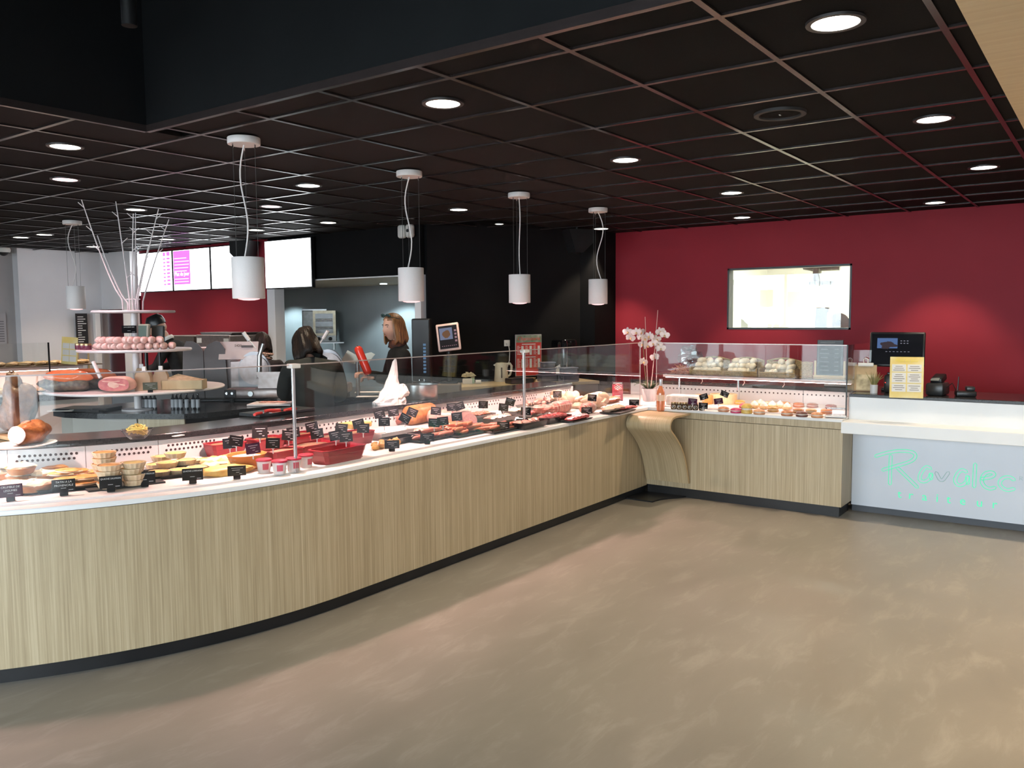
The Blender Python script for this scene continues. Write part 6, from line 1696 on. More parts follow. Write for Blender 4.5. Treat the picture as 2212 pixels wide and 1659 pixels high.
# ------------------------------------------------------------------ pastry counter goods
M_JAR = pm('dark_preserve', (.05, .03, .02), (.08, .05, .03), 9, .12); M_JLAB = pm('cream_label', (.62, .58, .48), None, 9, .6)
jr = None; G = 'preserve jars in a row at the pastry glass'
for k, p in enumerate([(6.851, 3.199, 0.806), (6.860, 3.150, 0.806), (6.868, 3.101, 0.806), (6.875, 3.055, 0.806), (6.884, 3.006, 0.806), (6.897, 2.951, 0.806)]):
    if jr is None:
        jr = food('preserve_jar', 'small dark preserve jar with a pale oval label by the pastry glass', 'jar', p, G, rz_cam(p))
        MB().lathe([(.0, 0), (.022, 0), (.024, .004), (.024, .048), (.020, .054), (.0, .054)], n=18, close=False).build('glass_jar', M_JAR, jr, smooth=True)
        MB().lathe([(.0, .066), (.022, .066), (.022, .054), (.0, .054)], n=18, close=False).build('lid', pm('brass_lid', (.40, .28, .14), None, 9, .3, metal=.7), jr, smooth=True)
        b = MB(); b.add([(.0248 * math.sin(.75 * math.cos(a)), -.0248 * math.cos(.75 * math.cos(a)), .026 + .016 * math.sin(a)) for a in [2 * PI * q / 16 for q in range(16)]], [tuple(range(16))])
        b.build('oval_label', M_JLAB, jr)
    else: copy_tree(jr, p)
t = food('cheese_block', 'white wrapped cheese slab behind the preserve jars', 'cheese', (7.262, 3.283, 0.806), None, PI / 2 + .1)
MB().rbox((0, 0, .045), (.30, .18, .09), .01).build('slab', rmat('white_cheese', (.80, .74, .66), None, bump=.05), t); MB().bx(.0, .06, -.0935, -.0905, .02, .06).build('wrapper_label', M_CARDP, t)
t = food('cut_cheese', 'orange-rinded cut cheese between the white slab and the pale wheel', 'cheese', (7.435, 3.164, 0.806), None, 1.0)
MB().prism([(0, 0)] + [(.085 * math.cos(a), .085 * math.sin(a)) for a in [PI * q / 10 for q in range(13)]], 0, .085).build('rind', rmat('orange_rind', (.74, .40, .10), None, bump=.05), t)
t = food('round_cheese', 'large pale cheese wheel with a wedge missing', 'cheese', (7.572, 3.022, 0.806), None, .4)
MB().prism([(0, 0)] + [(.125 * math.cos(a), .125 * math.sin(a)) for a in [.5 + (2 * PI - 1.0) * q / 24 for q in range(25)]], 0, .09).build('wheel', rmat('pale_cheese', (.82, .68, .38), (.78, .60, .30), bump=.05), t)
for k, (p, lb, m, tl, f) in enumerate([((6.314, 2.782, 0.900), 'purple tag leaning on the white cheese slab', M_CARDP, .1, False), ((6.803, 2.895, 0.893), 'narrow tag on the orange cheese', M_CARD, -.3, False), ((6.327, 2.696, 0.870), 'black tag over the preserve jars', M_CARD, .05, False),
                                       ((6.588, 2.673, 0.885), 'maroon tag leaning on the pale cheese wheel', M_CARDP, -.15, False), ((7.060, 2.809, 0.900), 'narrow black tag standing up from the pale cheese', M_CARD, .4, False)]):
    price_tag(p, lb, None, f, m, 0, tl, .072, .048, .02)
def macaron(p, label, c, r=.046, h=.036, name='macaron', group=None):
    t = food(name, label, 'pastry', p, group)
    key = 'shell_%d_%d_%d' % tuple(int(q * 99) for q in c); m = rmat(key, c, None, bump=.05)
    MB().lathe([(.0, .0), (r * .9, .0), (r, .006), (r * .97, h * .38), (.0, h * .38)], n=20, close=False).lathe([(.0, h), (r * .55, h * .97), (r * .92, h * .78), (r, h * .60), (r * .96, h * .56), (.0, h * .56)], n=20, close=False).build('shells', m, t, smooth=True)
    MB().lathe([(.0, h * .37), (r * .9, h * .37), (r * .9, h * .57), (.0, h * .57)], n=20, close=False).build('filling', M_CREAMF, t, smooth=True)
    return t
ROW1 = [((6.913, 2.758, 0.806), (.60, .27, .14), 'tan macaron first in the front row'), ((6.870, 2.629, 0.806), (.62, .06, .16), 'raspberry-pink macaron in the front row'), ((6.885, 2.541, 0.806), (.74, .48, .12), 'yellow layered cake in the front row'),
        ((6.875, 2.429, 0.806), (.66, .34, .18), 'pale brown macaron in the front row'), ((6.901, 2.204, 0.806), (.52, .20, .09), 'toasted brown cake in the front row'), ((6.901, 2.083, 0.806), (.14, .05, .04), 'dark chocolate cake in the front row'), ((6.904, 1.961, 0.806), (.66, .30, .14), 'caramel cake near the glass end')]
for k, (p, c, lb) in enumerate(ROW1): macaron(p, lb, c, .048, .044 if k != 2 else .085)
ROW2 = [((7.289, 2.712, 0.806), (.60, .05, .12)), ((7.137, 2.400, 0.806), (.76, .42, .10)), ((7.149, 2.186, 0.806), (.70, .30, .10)), ((7.171, 2.088, 0.806), (.72, .46, .20)), ((7.238, 1.981, 0.806), (.70, .24, .08))]
for k, (p, c) in enumerate(ROW2): macaron(p, ['second raspberry macaron behind the yellow cake', 'amber tartlet behind the pale brown macaron', 'orange tartlet behind the chocolate cake', 'nutty cake behind the caramel cake', 'orange cake at the end of the second row'][k], c, .048, .04, 'tartlet')
ROW3 = [((7.572, 2.863, 0.806), (.80, .48, .08)), ((7.652, 2.975, 0.806), (.80, .52, .12)), ((7.631, 2.460, 0.806), (.66, .34, .12)), ((7.619, 2.330, 0.806), (.60, .26, .10)), ((7.646, 2.215, 0.806), (.36, .16, .09)), ((7.617, 2.046, 0.806), (.24, .07, .05)), ((7.593, 2.597, 0.806), (.80, .70, .50)), ((7.616, 2.714, 0.806), (.80, .66, .40))]
for k, (p, c) in enumerate(ROW3): macaron(p, ['mango-yellow tart behind the raspberry macaron', 'lemon tart behind the tan macaron', 'crumble tart in the far row', 'apple tart in the far row', 'seed-topped cake in the far row', 'dark berry tart at the far end', 'cream cake in the far row', 'vanilla cake before the vent panel'][k], c, .05, .04, 'tartlet')
G = 'cream puffs in the middle of the pastry deck'
cp0 = None
for k, p in enumerate([(7.271, 2.528, 0.806), (7.300, 2.623, 0.806), (7.383, 2.491, 0.806), (7.478, 2.631, 0.806), (7.306, 2.334, 0.806), (7.419, 2.433, 0.806)]):
    if cp0 is None:
        cp0 = food('cream_puff', 'white cream-topped pastry among the tarts', 'pastry', p, G)
        MB().ell((0, 0, .02), (.042, .042, .022), None, 14, 8, .05).build('puff', rmat('puff_gold', (.74, .50, .24)), cp0, smooth=True)
        MB().lathe([(.036, .03), (.03, .045), (.018, .058), (.004, .068), (.0, .068)], n=14, close=False).build('cream', M_CREAMF, cp0, smooth=True)
    else: copy_tree(cp0, p)
t = food('cake_box', 'clear plastic cake box with white base at the end of the pastry deck', 'box', (7.046, 1.854, 0.806), None, rz_cam((7.1, 1.85)))
MB().rbox((0, 0, .008), (.16, .14, .014), .004).build('base', M_PLATE, t); MB().rbox((0, 0, .042), (.155, .135, .052), .01).build('lid', glass_mat('clear_plastic', (.95, .95, .95)), t)
t = food('pastry_board', 'thin white board under the front row of pastries', 'board', (7.15, 2.35, .8062)); MB().rbox((0, 0, .0), (.02, .9, .0006), .0002).build('strip', M_PLATE, t)

# baskets of white saucissons on the glass shelf
M_WICK = pm('wicker', (.42, .28, .13), (.24, .15, .06), 60, .7, bump=.9, stretch=(1, 1, 3))
M_SAUW = rmat('floured_sausage', (.74, .66, .54), (.62, .52, .40), rough=.7)
SZ = 1.1005
def basket(label, y, w):
    t = thing('wicker_basket', label, 'basket', (7.42, y, SZ))
    b = MB(); n = 26
    for (s, z0, z1) in ((1, 0, .05),):
        pts = [(-.09, -w / 2), (.11, -w / 2), (.11, w / 2), (-.09, w / 2)]
        b.prism(pts, 0, .006)
    b.box((-.09, 0, .012), (.012, w, .024)).box((.0, -w / 2, .030), (.20, .012, .06)).box((.0, w / 2, .030), (.20, .012, .06)).box((.11, 0, .06), (.012, w, .12))
    b.build('weave', M_WICK, t)
    r = MB()
    r.tube([(.11, -w / 2 + w * q / 12, .118 + .028 * math.sin(PI * q / 12)) for q in range(13)], .009, 8).tube([(-.095, -w / 2 + w * q / 6, .026) for q in range(7)], .007, 8)
    for z in (.03, .06, .09): r.tube([(.117, -w / 2 + w * q / 10, z + .004 * (q % 2)) for q in range(11)], .006, 6)
    r.build('braided_rim', M_WICK, t, smooth=True)
    return t
sw0 = None; rnd = random.Random(21)
for k, (y, w, lb, n) in enumerate([(3.10, .31, 'wicker basket of saucissons next to the orange shavings', 14), (2.775, .31, 'middle wicker basket of saucissons on the glass shelf', 14), (2.44, .31, 'wicker basket of saucissons next to the chalkboard', 13)]):
    basket(lb, y, w); G = 'saucissons in the ' + lb[:lb.index(' of')]  + (' by the shavings', ' in the middle', ' by the chalkboard')[k]
    lab = ['white floured saucisson in the basket by the orange shavings', 'white floured saucisson in the middle basket', 'white floured saucisson in the basket by the chalkboard'][k]
    for q in range(n):
        lay = 0 if q < 6 else (1 if q < 11 else 2); i = q if lay == 0 else (q - 6 if lay == 1 else q - 11); m = (6, 5, 3)[lay]
        p = (7.395 + rnd.uniform(-.02, .03) + .02 * lay, y - w * .38 + w * .76 * (i + .5) / m, SZ + .033 + .042 * lay); a = (0, rnd.uniform(-.15, .15), rnd.uniform(-.5, .5))
        if q == 0:
            s = MB().ell((0, 0, 0), (.064, .032, .029), None, 14, 9, .03, seed=8, pw=.8).build('saucisson', M_SAUW, None, p, a, smooth=True); tag(s, lab, 'sausage', G)
        else: mesh_copy(s, p, a)
t = thing('paper_shavings', 'heap of orange paper shavings at the end of the glass shelf', 'packing', (7.40, 3.37, SZ))
b = MB()
for k in range(46):
    a = rnd.uniform(0, 6.28); r = rnd.uniform(0, .10); x, y, z = r * math.cos(a) * .8, r * math.sin(a) * 1.15, rnd.uniform(.005, .075) * (1 - r * 5)
    b.tube([(x + .03 * math.sin(q * 1.1 + k), y + .012 * q - .03, max(.004, z + .012 * math.cos(q * 1.4 + k))) for q in range(6)], .004, 5)
o = b.build('shavings', pm('orange_paper', (.55, .20, .10), (.42, .13, .06), 20, .7), t); o['kind'] = 'stuff'
t = thing('cellophane', 'crumpled clear cellophane bundle above the orange shavings', 'wrapping', (7.50, 3.33, SZ + .085))
MB().ell((0, 0, .055), (.07, .11, .085), None, 18, 12, .22, seed=3).ell((-.02, -.05, .03), (.05, .07, .06), None, 14, 10, .3, seed=5).build('film', glass_mat('film', (.9, .9, .92), 3.0, .08), t)
t = thing('chalkboard', 'framed chalkboard on a small wooden stand at the end of the glass shelf', 'chalkboard', (7.42, 2.01, SZ), PI / 2 * -1 + .05)
MB().rbox((0, 0, .165), (.215, .016, .31), .004).build('frame', M_BLACK, t)
MB().box((0, -.0092, .155), (.18, .002, .25)).build('slate', pm('slate_face', (.022, .026, .03), (.018, .021, .025), 20, .8, spec=.15), t)
MB().box((-.02, -.0092, .298), (.12, .001, .010)).build('title_strokes', pm('faint_chalk', (.16, .17, .18), None, 9, .8), t)
b = MB()
for r in range(6): b.box((-.045, -.0108, .24 - r * .036), (.06 + .02 * (r % 2), .001, .006)).box((.055, -.0108, .24 - r * .036), (.035, .001, .006))
b.build('chalk_lines', MATS['faint_chalk'], t)
MB().bx(-.13, .13, -.03, .03, .0, .016).bx(-.128, -.112, -.01, .012, .016, .14).bx(.112, .128, -.01, .012, .016, .14).build('stand', M_WOODL, t)
t = thing('wicker_tray', 'wicker tray end leaning between the baskets and the chalkboard', 'tray', (7.44, 2.215, SZ), .15)
MB().rbox((0, 0, .06), (.03, .11, .12), .008).build('weave', M_WICK, t); MB().tube([(0, .055, .115), (0, 0, .122), (0, -.055, .115)], .008, 8).build('rim', M_WICK, t, smooth=True)
t = thing('paper_roll', 'white paper towel roll on the worktop behind the pastries', 'paper roll', (8.04, 2.12, .968), .2)
MB().cyl((0, 0, .045), .045, .20, 24, Matrix.Rotation(PI / 2, 3, 'X')).build('roll', M_PAPER, t, smooth=True); MB().cyl((0, 0, .045), .014, .204, 14, Matrix.Rotation(PI / 2, 3, 'X')).build('core', M_WOODL, t, smooth=True)
for k, (y, px) in enumerate([(3.12, 0), (2.72, 1), (2.36, 2)]):
    t = thing('ribbon_tie', ['thin pink ribbon hanging from the light bar below the first basket', 'thin pink ribbon hanging below the middle basket', 'thin pink ribbon hanging below the basket by the chalkboard'][k], 'ribbon', (7.295, y, 1.092))
    MB().tube([(0, 0, 0), (-.004, .006, -.03), (-.002, -.004, -.06), (-.004, .012, -.085)], .003, 6).build('ribbon', pm('pink_ribbon', (.72, .50, .46), None, 9, .6), t, smooth=True)

# ------------------------------------------------------------------ orchid behind the glass corner
oc = thing('potted_orchid', 'white orchid in a white pot behind the glass at the counter corner', 'orchid', (7.402, 3.714, 0.806))
MB().lathe([(.0, 0), (.056, 0), (.060, .006), (.078, .12), (.080, .125), (.074, .125), (.056, .02)], n=28, close=False).build('pot', pm('white_ceramic', (.76, .70, .68), None, 6, .25), oc, smooth=True)
MB().lathe([(.0, .112), (.073, .110)], n=20, close=False).build('bark', pm('bark', (.09, .06, .035), (.05, .03, .02), 40, .9, bump=.8), oc)
M_LEAF = pm('orchid_leaf', (.022, .042, .016), (.03, .055, .02), 12, .5); M_STEM = pm('orchid_stem', (.10, .12, .05), (.14, .10, .05), 12, .5)
for k, (a, L) in enumerate([(.3, .20), (1.7, .17), (2.9, .21), (4.2, .16), (5.3, .20), (.9, .13)]):
    A = []; B = []
    for q in range(8):
        u = q / 7; w = .026 * math.sin(PI * min(1, u * .9 + .12)); r = .02 + L * u; z = .115 + .10 * math.sin(u * 2.0) - .04 * u
        c, s_ = math.cos(a), math.sin(a); A.append((r * c - w * s_, r * s_ + w * c, z)); B.append((r * c + w * s_, r * s_ - w * c, z))
    o = MB().strip(A, B).build('leaf', M_LEAF, oc, smooth=True); md = o.modifiers.new('t', 'SOLIDIFY'); md.thickness = .003
rt3 = Vector((_rt.x, _rt.y, 0)); fw3 = Vector((_fw.x, _fw.y, 0)); K = .00425
def oq(px, py, dep=0.0):                                  # a spot on the orchid: metres right of the pot and above its foot
    return rt3 * ((px - 1403) * K) + fw3 * dep + Vector((0, 0, (866 - py) * K))
for k, (a, e, m) in enumerate([(1399, 1392, 672), (1406, 1421, 657)]):
    MB().tube([oq(a, 838), oq((a + e) / 2, 760), oq(e, m)], [.005, .004, .003], 8).build('support_stick', pm('pale_stick', (.62, .42, .36), None, 9, .5), oc, smooth=True)
for k, pts in enumerate([[(1397, 838), (1391, 790), (1388, 740), (1386, 715), (1372, 704), (1350, 702)], [(1407, 838), (1411, 790), (1416, 740), (1420, 712), (1432, 712), (1440, 722)]]):
    MB().tube([oq(x, y, -.01 + .02 * k) for x, y in pts], .0035, 8).build('flower_stem', M_STEM, oc, smooth=True)
M_PETAL = pm('orchid_petal', (.78, .68, .66), (.74, .62, .61), 30, .5, sss=.15); M_LIPO = pm('orchid_lip', (.60, .34, .26), (.66, .42, .16), 30, .5)
fb = MB()
for k in range(3):                                        # three sepals
    a = PI / 2 + 2 * PI * k / 3
    fb.ell((math.cos(a) * .024, .004, math.sin(a) * .024), (.022, .003, .014), Matrix.Rotation(-a, 3, 'Y'), 10, 6)
for sx in (-1, 1): fb.ell((sx * .026, -.002, .006), (.026, .003, .024), None, 12, 6)
fl0 = fb.build('flower', M_PETAL, oc, smooth=True)
lp0 = MB().ell((0, -.010, -.008), (.009, .010, .012), None, 10, 6).build('lip', M_LIPO, fl0, smooth=True)
FL = [(1351, 706), (1359, 720), (1369, 707), (1382, 708), (1383, 719), (1388, 722), (1387, 735), (1395, 738), (1400, 716), (1409, 720), (1408, 733), (1418, 724), (1422, 735), (1425, 744), (1427, 706), (1436, 714), (1386, 775), (1415, 765)]
for k, (x, y) in enumerate(FL):
    p = oq(x, y, -.03 + .05 * math.sin(k * 2.3)); r = (.15 * math.sin(k), .3 * math.sin(k * 1.7), FR + .7 * math.sin(k * 2.9))
    if k == 0: fl0.location = p; fl0.rotation_euler = r
    else:
        f2 = mesh_copy(fl0, p, r, oc); l2 = mesh_copy(lp0, parent=f2)

# rose wine bottle on the curved shelf
t = food('wine_bottle', 'rosé wine bottle with a cream label on the curved wooden shelf', 'bottle', (6.911, 3.355, 0.774), None, 0)
t.location.z = .7745
MB().lathe([(.0, .004), (.028, .0), (.036, .006), (.037, .16), (.033, .185), (.017, .215), (.0145, .235), (.0145, .262), (.0, .262)], n=26, close=False).build('glass', pm('rose_wine', (.74, .26, .12), (.66, .22, .10), 7, .06, trans=.35, coat=.6), t, smooth=True)
MB().lathe([(.0, .292), (.0148, .292), (.0158, .288), (.0158, .232), (.0150, .230)], n=20, close=False).build('capsule', pm('pale_capsule', (.52, .54, .58), None, 7, .35, metal=.4), t, smooth=True)
MB().lathe([(.0376, .095), (.0376, .150)], n=26, close=False).build('label', pm('wine_label', (.70, .52, .38), (.66, .48, .35), 7, .6), t, smooth=True)

# ------------------------------------------------------------------ cash desk goods
CT = .9985
p = (6.945, 1.310, 0.998)
t = thing('menu_card', 'yellow-bordered menu card headed Plats du jour on the cash desk', 'menu', (p[0], p[1], CT), rz_cam(p, .05))
LT = Matrix.Rotation(-.12, 3, 'X')
MB().box((0, 0, .155), (.235, .004, .315), M=LT).build('card', pm('yellow_card', (.72, .52, .12), (.76, .66, .34), 5, .5), t)
b = MB()
for c in range(2):
    for r, (z0, z1) in enumerate(((.20, .255), (.115, .19), (.045, .105))): b.box(LT @ Vector((-.054 + .108 * c, -.003, (z0 + z1) / 2 - .155)) + Vector((0, 0, .155)), (.098, .002, z1 - z0), M=LT)
pn_ = b.build('white_panels', M_PAPER, t)
b = MB()
for c in range(2):
    for r, zz in enumerate((.24, .225, .21, .175, .16, .145, .13, .09, .075, .06)): b.box(LT @ Vector((-.054 + .108 * c, -.0042, zz - .155)) + Vector((0, 0, .155)), (.05 + .03 * ((r * 7 + c) % 3) / 2, .001, .0045), M=LT)
b.build('menu_lines', pm('grey_print', (.22, .20, .17), None, 6, .7), pn_)
text('Plats du jour', .032, pm('yellow_print', (.82, .66, .08), None, 6, .6), t, LT @ Vector((0, -.0035, .128)) + Vector((0, 0, .155)), (PI / 2 - .12, 0, 0), .0004)
MB().box((0, .03, .002), (.235, .07, .003)).build('foot', glass_mat('clear_plastic', (.95, .95, .95)), t)
p = Vector((7.520, 1.497, 0.956))
t = thing('till_screen', 'wide black till monitor on the cash desk showing a harbour picture', 'screen', (7.52, p.y, CT), -PI / 2 + .12)
RM = Matrix.Rotation(-.14, 3, 'X')
def oc2(x, y, z): return RM @ Vector((x, y, z)) + Vector((0, 0, .345))
MB().rbox((0, 0, .345), (.42, .04, .29), .012, M=RM).build('housing', M_BLACK, t, smooth=True)
s = MB().box(oc2(0, -.021, 0), (.39, .003, .255), M=RM).build('display', pm('screen_black', (.006, .006, .009), None, 5, .1), t)
MB().box(oc2(-.075, -.0235, .05), (.155, .002, .085), M=RM).build('sky_picture', emit_mat('sky_blue', (.10, .17, .36), .9), s)
MB().ell(oc2(-.075, -.0245, .034), (.06, .001, .025), RM, 14, 8, .2, seed=4).build('harbour_picture', emit_mat('harbour', (.10, .075, .09), .5), s)
b = MB()
for k in range(6): b.box(oc2(.03 + .024 * (k % 3), -.0235, .07 - .02 * (k // 3)), (.012, .001, .006), M=RM)
b.build('icons', emit_mat('icon_white', (.5, .5, .6), .5), s)
b = MB()
for k in range(7): b.box(oc2(-.08 + .028 * k, -.0235, -.02), (.014, .001, .004), M=RM)
b.build('icon_row', emit_mat('icon_white', (.5, .5, .6), .5), s)
MB().tube([(0, .02, 0), (0, .03, .26)], .03, 12).rbox((0, .02, .012), (.22, .18, .024), .008).build('stand', M_BLACK, t, smooth=True)
p = (6.928, 1.479, 0.998)
t = thing('receipt_printer', 'black receipt printer with a small red light left of the menu card', 'printer', (7.36, p[1] - .02, CT), -PI / 2)
MB().rbox((0, 0, .075), (.17, .18, .15), .02).build('body', M_BLACK, t, smooth=True); MB().rbox((.0, -.02, .158), (.13, .10, .02), .006).build('lid', pm('gloss_black', (.006, .006, .007), None, 6, .08), t)
MB().box((-.07, -.0915, .085), (.006, .002, .006)).build('red_light', emit_mat('led_red', (1, .05, .03), 3), t); MB().box((.03, -.0915, .14), (.012, .002, .005)).build('green_light', emit_mat('led_green', (.1, 1, .3), 1.5), t)
p = (6.977, 1.119, 0.998)
t = thing('card_terminal', 'black card terminal with a keypad and cable right of the menu card', 'card terminal', (7.30, p[1] + .03, CT), -PI / 2 - .1)
MB().rbox((0, 0, .05), (.13, .20, .10), .02).build('base', pm('anthracite', (.03, .032, .034), None, 6, .3), t, smooth=True); MB().rbox((0, .02, .125), (.085, .15, .05), .012, M=Matrix.Rotation(.25, 3, 'X')).build('handset', M_BLACK, t, smooth=True)
MB().box((0, -.075, .128), (.06, .04, .003), M=Matrix.Rotation(.45, 3, 'X')).build('screen', pm('grey_lcd', (.18, .20, .20), None, 6, .2), t)
MB().tube([(.06, 0, .06), (.11, -.02, .10), (.13, 0, .05), (.12, .03, .006)], .004, 7).build('cable', M_RUBBER, t, smooth=True)
p = (7.010, 0.930, 0.998)
t = thing('telephone', 'small black cordless telephone with an aerial on the cash desk', 'telephone', (7.28, p[1] + .02, CT), -PI / 2 + .3)
MB().rbox((0, 0, .022), (.14, .11, .044), .012).build('base', M_BLACK, t, smooth=True); MB().rbox((.03, 0, .062), (.06, .09, .035), .01).build('cradle', pm('anthracite', (.03, .032, .034), None, 6, .3), t, smooth=True)
MB().tube([(-.05, .03, .04), (-.045, .03, .15)], [.006, .004], 8).build('aerial', M_BLACK, t, smooth=True)
p = (7.039, 1.670, 0.998)
t = thing('leaflet_stand', 'kraft leaflet board with a white clip at the left end of the cash desk', 'stand', (7.34, 1.70, CT), -PI / 2 + .2)
MB().box((0, .02, .11), (.17, .008, .22), M=Matrix.Rotation(-.15, 3, 'X')).build('board', pm('kraft', (.50, .36, .20), (.44, .31, .17), 18, .7), t)
MB().box((.0, .004, .075), (.14, .004, .13), M=Matrix.Rotation(-.15, 3, 'X')).build('leaflet', pm('leaflet_print', (.60, .50, .30), (.20, .16, .08), 12, .5), t)
MB().rbox((0, .03, .222), (.12, .02, .03), .005).tube([(-.015, .03, .235), (-.018, .03, .265), (0, .03, .275), (.018, .03, .265), (.015, .03, .235)], .005, 7).build('clip', M_PLASTIC_W, t, smooth=True)
MB().box((-.03, .10, .17), (.14, .004, .34)).build('acrylic_sheet', glass_mat('clear_plastic', (.95, .95, .95)), t)
t = thing('grass_pot', 'little glass of dry green sprigs before the leaflet stand', 'plant', (7.20, 1.60, CT))
MB().lathe([(.0, .0), (.028, .0), (.030, .07), (.027, .07), (.025, .006)], n=18, close=False).build('glass', pm('frosted_glass', (.55, .55, .55), None, 8, .25), t, smooth=True)
b = MB(); rnd = random.Random(6)
for k in range(16):
    a = rnd.uniform(0, 6.28); e = rnd.uniform(.03, .075)
    b.tube([(.008 * math.cos(a), .008 * math.sin(a), .05), (e * .5 * math.cos(a), e * .5 * math.sin(a), .11), (e * math.cos(a), e * math.sin(a), .11 + rnd.uniform(.02, .07))], [.0025, .003, .001], 5)
b.build('sprigs', pm('dry_green', (.16, .17, .05), (.28, .22, .08), 30, .7), t)

# ------------------------------------------------------------------ goods on the tiered stand
T0 = Vector((3.60, 6.30, 0))
def on_tree(x, dep, z): q = T0 + rt3 * x + fw3 * dep; return (q.x, q.y, z)
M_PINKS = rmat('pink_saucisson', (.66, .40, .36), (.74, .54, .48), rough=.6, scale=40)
s = None; G = 'pink-lit saucissons on the middle shelf'; rnd = random.Random(31)
for k in range(24):
    lay = 0 if k < 13 else 1; i = k if lay == 0 else k - 13; n = 13 if lay == 0 else 11
    x = -.20 + .045 * i + (.022 if lay else 0); dep = -math.sqrt(max(.02, .36 ** 2 - (x - .06) ** 2)) + .10
    p = on_tree(x, dep, 1.4125 + .026 + .046 * lay); a = FR + PI / 2 + rnd.uniform(-.35, .35) + x * 1.5
    if s is None:
        s = MB().ell((0, 0, 0), (.065, .030, .028), None, 14, 9, .03, seed=2, pw=.75).build('saucisson', M_PINKS, None, p, (0, 0, a), smooth=True); tag(s, 'pink-lit saucisson stacked on the middle round shelf', 'sausage', G)
    else: mesh_copy(s, p, (0, 0, a))
s = None; G = 'squat jars on the middle shelf'
for k, x in enumerate((-.385, -.325, -.265)):
    p = on_tree(x, -.12 - .05 * k, 1.4125)
    if s is None:
        s = food('preserve_jar', 'squat dark jam jar on the middle round shelf', 'jar', p, G, FR)
        MB().lathe([(.0, 0), (.026, 0), (.028, .005), (.028, .034), (.0, .034)], n=18, close=False).build('glass_jar', pm('plum_jam', (.16, .03, .06), None, 7, .15), s, smooth=True)
        MB().lathe([(.0, .048), (.027, .048), (.028, .045), (.028, .034), (.0, .034)], n=18, close=False).build('lid', pm('brass_lid', (.40, .28, .14), None, 9, .3, metal=.7), s, smooth=True)
    else: copy_tree(s, p)
price_tag(on_tree(-.02, -.05, 1.505), 'black tag reading saucisson sec above the middle shelf', [('SAUCISSON SEC', .0105)], False, None, 0, 0, .105, .06, .03)
Z1 = 1.1085
for k, (x, dep, L, sx, lb) in enumerate([(-.36, -.38, .185, 1, 'vacuum-packed salmon fillet with dark skin on the lower shelf'), (-.27, -.20, .185, 1, 'second salmon pack leaning behind the front one')]):
    t = food('salmon_pack', lb, 'salmon', on_tree(x, dep, Z1), None, FR + .1)
    MB().ell((0, 0, .058), (L, .075, .058), None, 20, 10, .08, seed=5 + k, pw=.7).build('skin', rmat('fish_skin', (.07, .05, .05), (.20, .15, .11)), t, smooth=True)
    MB().ell((.02, -.012, .112), (L * .9, .07, .045), None, 20, 10, .08, seed=7, pw=.6).build('flesh', rmat('salmon_flesh', (.78, .17, .06), (.70, .22, .10), rough=.2, bump=.05), t, smooth=True)
    MB().prism([(-L - .06, .0), (-L + .02, .05), (-L + .02, -.03)], .0, .006).build('foil_tail', M_DARKM, t)
t = food('cured_ham', 'boned cured ham with a wide red cut face on the lower shelf', 'ham', on_tree(.07, -.50, Z1), None, FR)
MB().ell((0, .04, .058), (.128, .08, .058), None, 24, 12, .02, seed=4, pw=.55).build('rind', rmat('ham_fat', (.72, .42, .34), (.66, .36, .28)), t, smooth=True)
b = MB(); b.add([(.112 * math.copysign(abs(math.cos(a)) ** .6, math.cos(a)), -.036, .06 + .046 * math.copysign(abs(math.sin(a)) ** .7, math.sin(a))) for a in [2 * PI * q / 28 for q in range(28)]], [tuple(range(28))])
b.build('cut_face', rmat('prosciutto', (.42, .05, .06), (.56, .14, .12), scale=22, bump=.05), t)
b = MB().tube([(.0, -.0375, .05), (.04, -.0375, .062), (.09, -.0375, .055)], .006, 6).tube([(-.08, -.0375, .085), (-.02, -.0375, .08), (.05, -.0375, .085)], .003, 6).build('fat_streaks', M_MEATP, t, smooth=True)
for k, (x, dep, w, h, lb) in enumerate([(.22, -.36, .12, .15, 'kraft paper bag tied with a clip on the lower shelf'), (.32, -.30, .11, .15, 'second kraft paper bag behind the wooden box'), (.13, -.20, .11, .16, 'kraft bag with a pink sticker behind the cured ham')]):
    t = food('paper_bag', lb, 'bag', on_tree(x, dep, Z1), None, FR + .2 * k)
    MB().prism([(-w / 2, 0), (w / 2, 0), (w / 2 * .92, h * .72), (w * .30, h), (-w * .30, h), (-w / 2 * .92, h * .72)], -.035, .035, Matrix(((1, 0, 0, 0), (0, 0, 1, 0), (0, 1, 0, 0), (0, 0, 0, 1)))).build('bag', pm('kraft_bag', (.46, .30, .19), (.40, .26, .16), 20, .7, bump=.4), t)
    MB().rbox((.0, -.0, h + .012), (.03, .02, .04), .004).build('clip', M_PIN, t)
    if k == 2: MB().box((.0, -.037, h * .6), (.05, .003, .05)).build('sticker', pm('pink_sticker', (.70, .45, .46), None, 6, .5), t)
t = food('wooden_crate', 'shallow wooden box filled with breadsticks on the lower shelf', 'box', on_tree(.47, -.24, Z1), None, FR + .15)
b = MB(); W_, D_ = .30, .17
b.bx(-W_ / 2, W_ / 2, -D_ / 2, -D_ / 2 + .008, 0, .07).bx(-W_ / 2, W_ / 2, D_ / 2 - .008, D_ / 2, 0, .07).bx(-W_ / 2, -W_ / 2 + .008, -D_ / 2, D_ / 2, 0, .07).bx(W_ / 2 - .008, W_ / 2, -D_ / 2, D_ / 2, 0, .07).bx(-W_ / 2, W_ / 2, -D_ / 2, D_ / 2, 0, .006)
b.build('box', M_WOODL, t)
for k in range(9): MB().tube([(-.14 + .01 * k, -.06 + .014 * k, .075 + .004 * k), (.10 + .005 * k, -.05 + .012 * k, .06)], .008, 7).build('breadstick', rmat('breadstick', (.58, .40, .26)), t, smooth=True)
